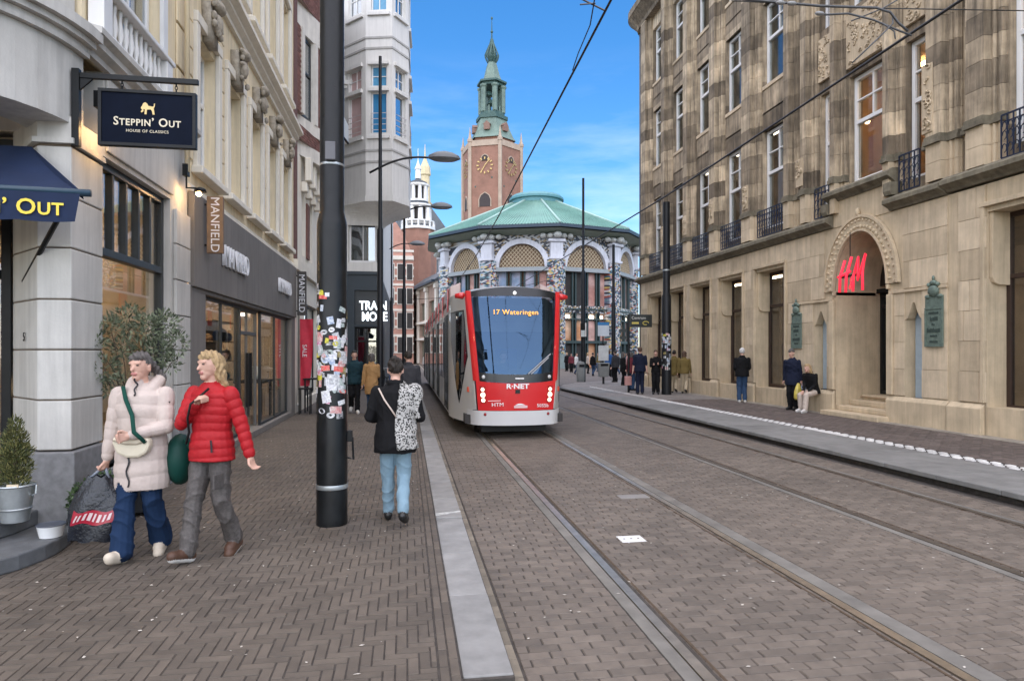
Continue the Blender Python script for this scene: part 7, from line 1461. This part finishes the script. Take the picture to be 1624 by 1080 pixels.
for z, r_, n in ((.36, .11, 500), (.46, .13, 800), (.58, .12, 800), (.70, .09, 520), (.80, .05, 200)): leaves(fo, bc + Vector((0, 0, z)), n, r_, r_, .09, .045, .010, rr, up=1.2, shell=.0)
fo.build('foliage', mat('conifer_green', (.06, .085, .022), .7, .3, 9, isl=.45, col2=(.12, .11, .035)), CN, kind='stuff'); q = MB(); q.tube([bc + Vector((0, 0, .25)), bc + Vector((0, 0, .6))], .015, 6); q.build('stem', BARK, CN)
BK = thing('zinc_bucket', 'galvanised zinc bucket planted with the small conifer', 'bucket', bc); q = MB(); q.lathe([(.10, .002), (.145, .30), (.155, .31), (.15, .32), (.14, .315), (.13, .26)], bc, 28); q.build('body', STEELG, BK, smooth=2); q = MB(); q.lathe([(.118, .1), (.122, .104), (.125, .115), (.121, .12)], bc, 28); q.build('rim_band', STEELG, BK, smooth=2); q = MB(); q.tube([bc + Vector((.15*math.cos(a_), -.02, .30 - .12*math.sin(a_)*0 + .02)) for a_ in (0, .3)], .006, 5)
q = MB(); q.tube([bc + Vector((.15, 0, .30)), bc + Vector((.175, -.02, .31)), bc + Vector((.175, -.03, .24)), bc + Vector((.14, -.02, .22))], .006, 5); q.build('handle', STEELG, BK); q = MB(); q.box(bc.x + .0, bc.x + .09, bc.y - .13, bc.y - .12, bc.z + .31, bc.z + .335); q.build('price_label', mat('label_wood', (.6, .5, .36), .7), BK)
wc = G(75, 856, .13); wc = Vector((wc.x - .02, wc.y + .1, .13)); BW_ = thing('white_bowl', 'white enamel bowl with a dark rim standing on the lower step', 'bowl', wc); q = MB(); q.lathe([(.075, .002), (.085, .005), (.105, .10), (.108, .105), (.10, .103), (.082, .02), (.0, .015)], wc, 28); q.build('body', mat('enamel_white', (.74, .75, .75), .25, .03), BW_, smooth=2); q = MB(); q.lathe([(.107, .103), (.112, .108), (.108, .113), (.103, .108)], wc, 28); q.build('rim', mat('enamel_rim', (.05, .06, .08), .3), BW_, smooth=2)
# cafe table and chairs at the brick building
cf = Vector((-2.55, 19.6, 0)); CT_ = thing('cafe_table', 'dark cafe table by the red banner flag', 'table', cf); q = MB(); q.box(cf.x - .35, cf.x + .35, cf.y - .3, cf.y + .3, .93, .97); q.build('table_top', BLACK, CT_); 
for dx in (-.3, .3):
    for dy in (-.25, .25): MB().box(cf.x + dx - .02, cf.x + dx + .02, cf.y + dy - .02, cf.y + dy + .02, 0, .929).build('leg', BLACK, CT_)
for i, dx in enumerate((-.25, .22)):
    t = thing('bar_stool', ('dark bar stool left of the cafe table by the wall', 'dark bar stool right of the cafe table toward the pole')[i], 'stool', cf + Vector((dx, -.55, 0))); q = MB(); q.box(cf.x + dx - .17, cf.x + dx + .17, cf.y - .7, cf.y - .4, .68, .72); q.build('seat', BLACK, t)
    for ax in (-.14, .14):
        for ay in (-.68, -.42): MB().box(cf.x + dx + ax - .015, cf.x + dx + ax + .015, cf.y + ay - .015, cf.y + ay + .015, 0, .679).build('leg', BLACK, t)
# parked bicycles at the gym corner
def bike(x, y, rz, label, m):
    t = thing('bicycle', label, 'bicycle', (x, y, 0), rz, group=None); M4 = Matrix.Translation((x, y, 0)) @ Matrix.Rotation(rz, 4, 'Z'); W4 = lambda a, b, c: tuple(M4 @ Vector((a, b, c)))
    for s in (-.53, .53): q = MB(W4); q.tube([(s + .34*math.cos(i*math.pi/12), 0, .345 + .34*math.sin(i*math.pi/12)) for i in range(25)], .018, 5); w_ = q.build('wheel', BLACK, t); q = MB(W4); [q.tube([(s, 0, .345), (s + .33*math.cos(i*math.pi/6), 0, .345 + .33*math.sin(i*math.pi/6))], .003, 3) for i in range(12)]; q.build('spokes', STEELG, w_)
    q = MB(W4); [q.tube(l, .016, 5) for l in ([(-.53, 0, .345), (-.1, 0, .3), (-.22, 0, .85)], [(-.1, 0, .3), (.4, 0, .78)], [(-.2, 0, .75), (.38, 0, .85)], [(.53, 0, .345), (.38, 0, .95)], [(-.53, 0, .345), (-.2, 0, .75)])]; q.build('frame', m, t, smooth=True)
    q = MB(W4); q.ell((-.23, 0, .9), .13, .07, .035, 8); q.build('saddle', BLACK, t); q = MB(W4); q.tube([(.25, -.28, 1.02), (.38, -.1, 1.05), (.38, .1, 1.05), (.25, .28, 1.02)], .014, 5); q.tube([(.38, 0, .95), (.38, 0, 1.05)], .014, 5); q.build('handlebar', STEELG, t)
bike(-1.05, 27.5, rad(75), 'black bicycle parked before the gym front', BLACK); bike(-.7, 28.6, rad(80), 'dark blue bicycle parked just behind the black bicycle', GOODS[5])
bike(-.25, 33.5, rad(85), 'red bicycle parked beyond the nearest street lamp', GOODS[3])
# sign post and tactile studs
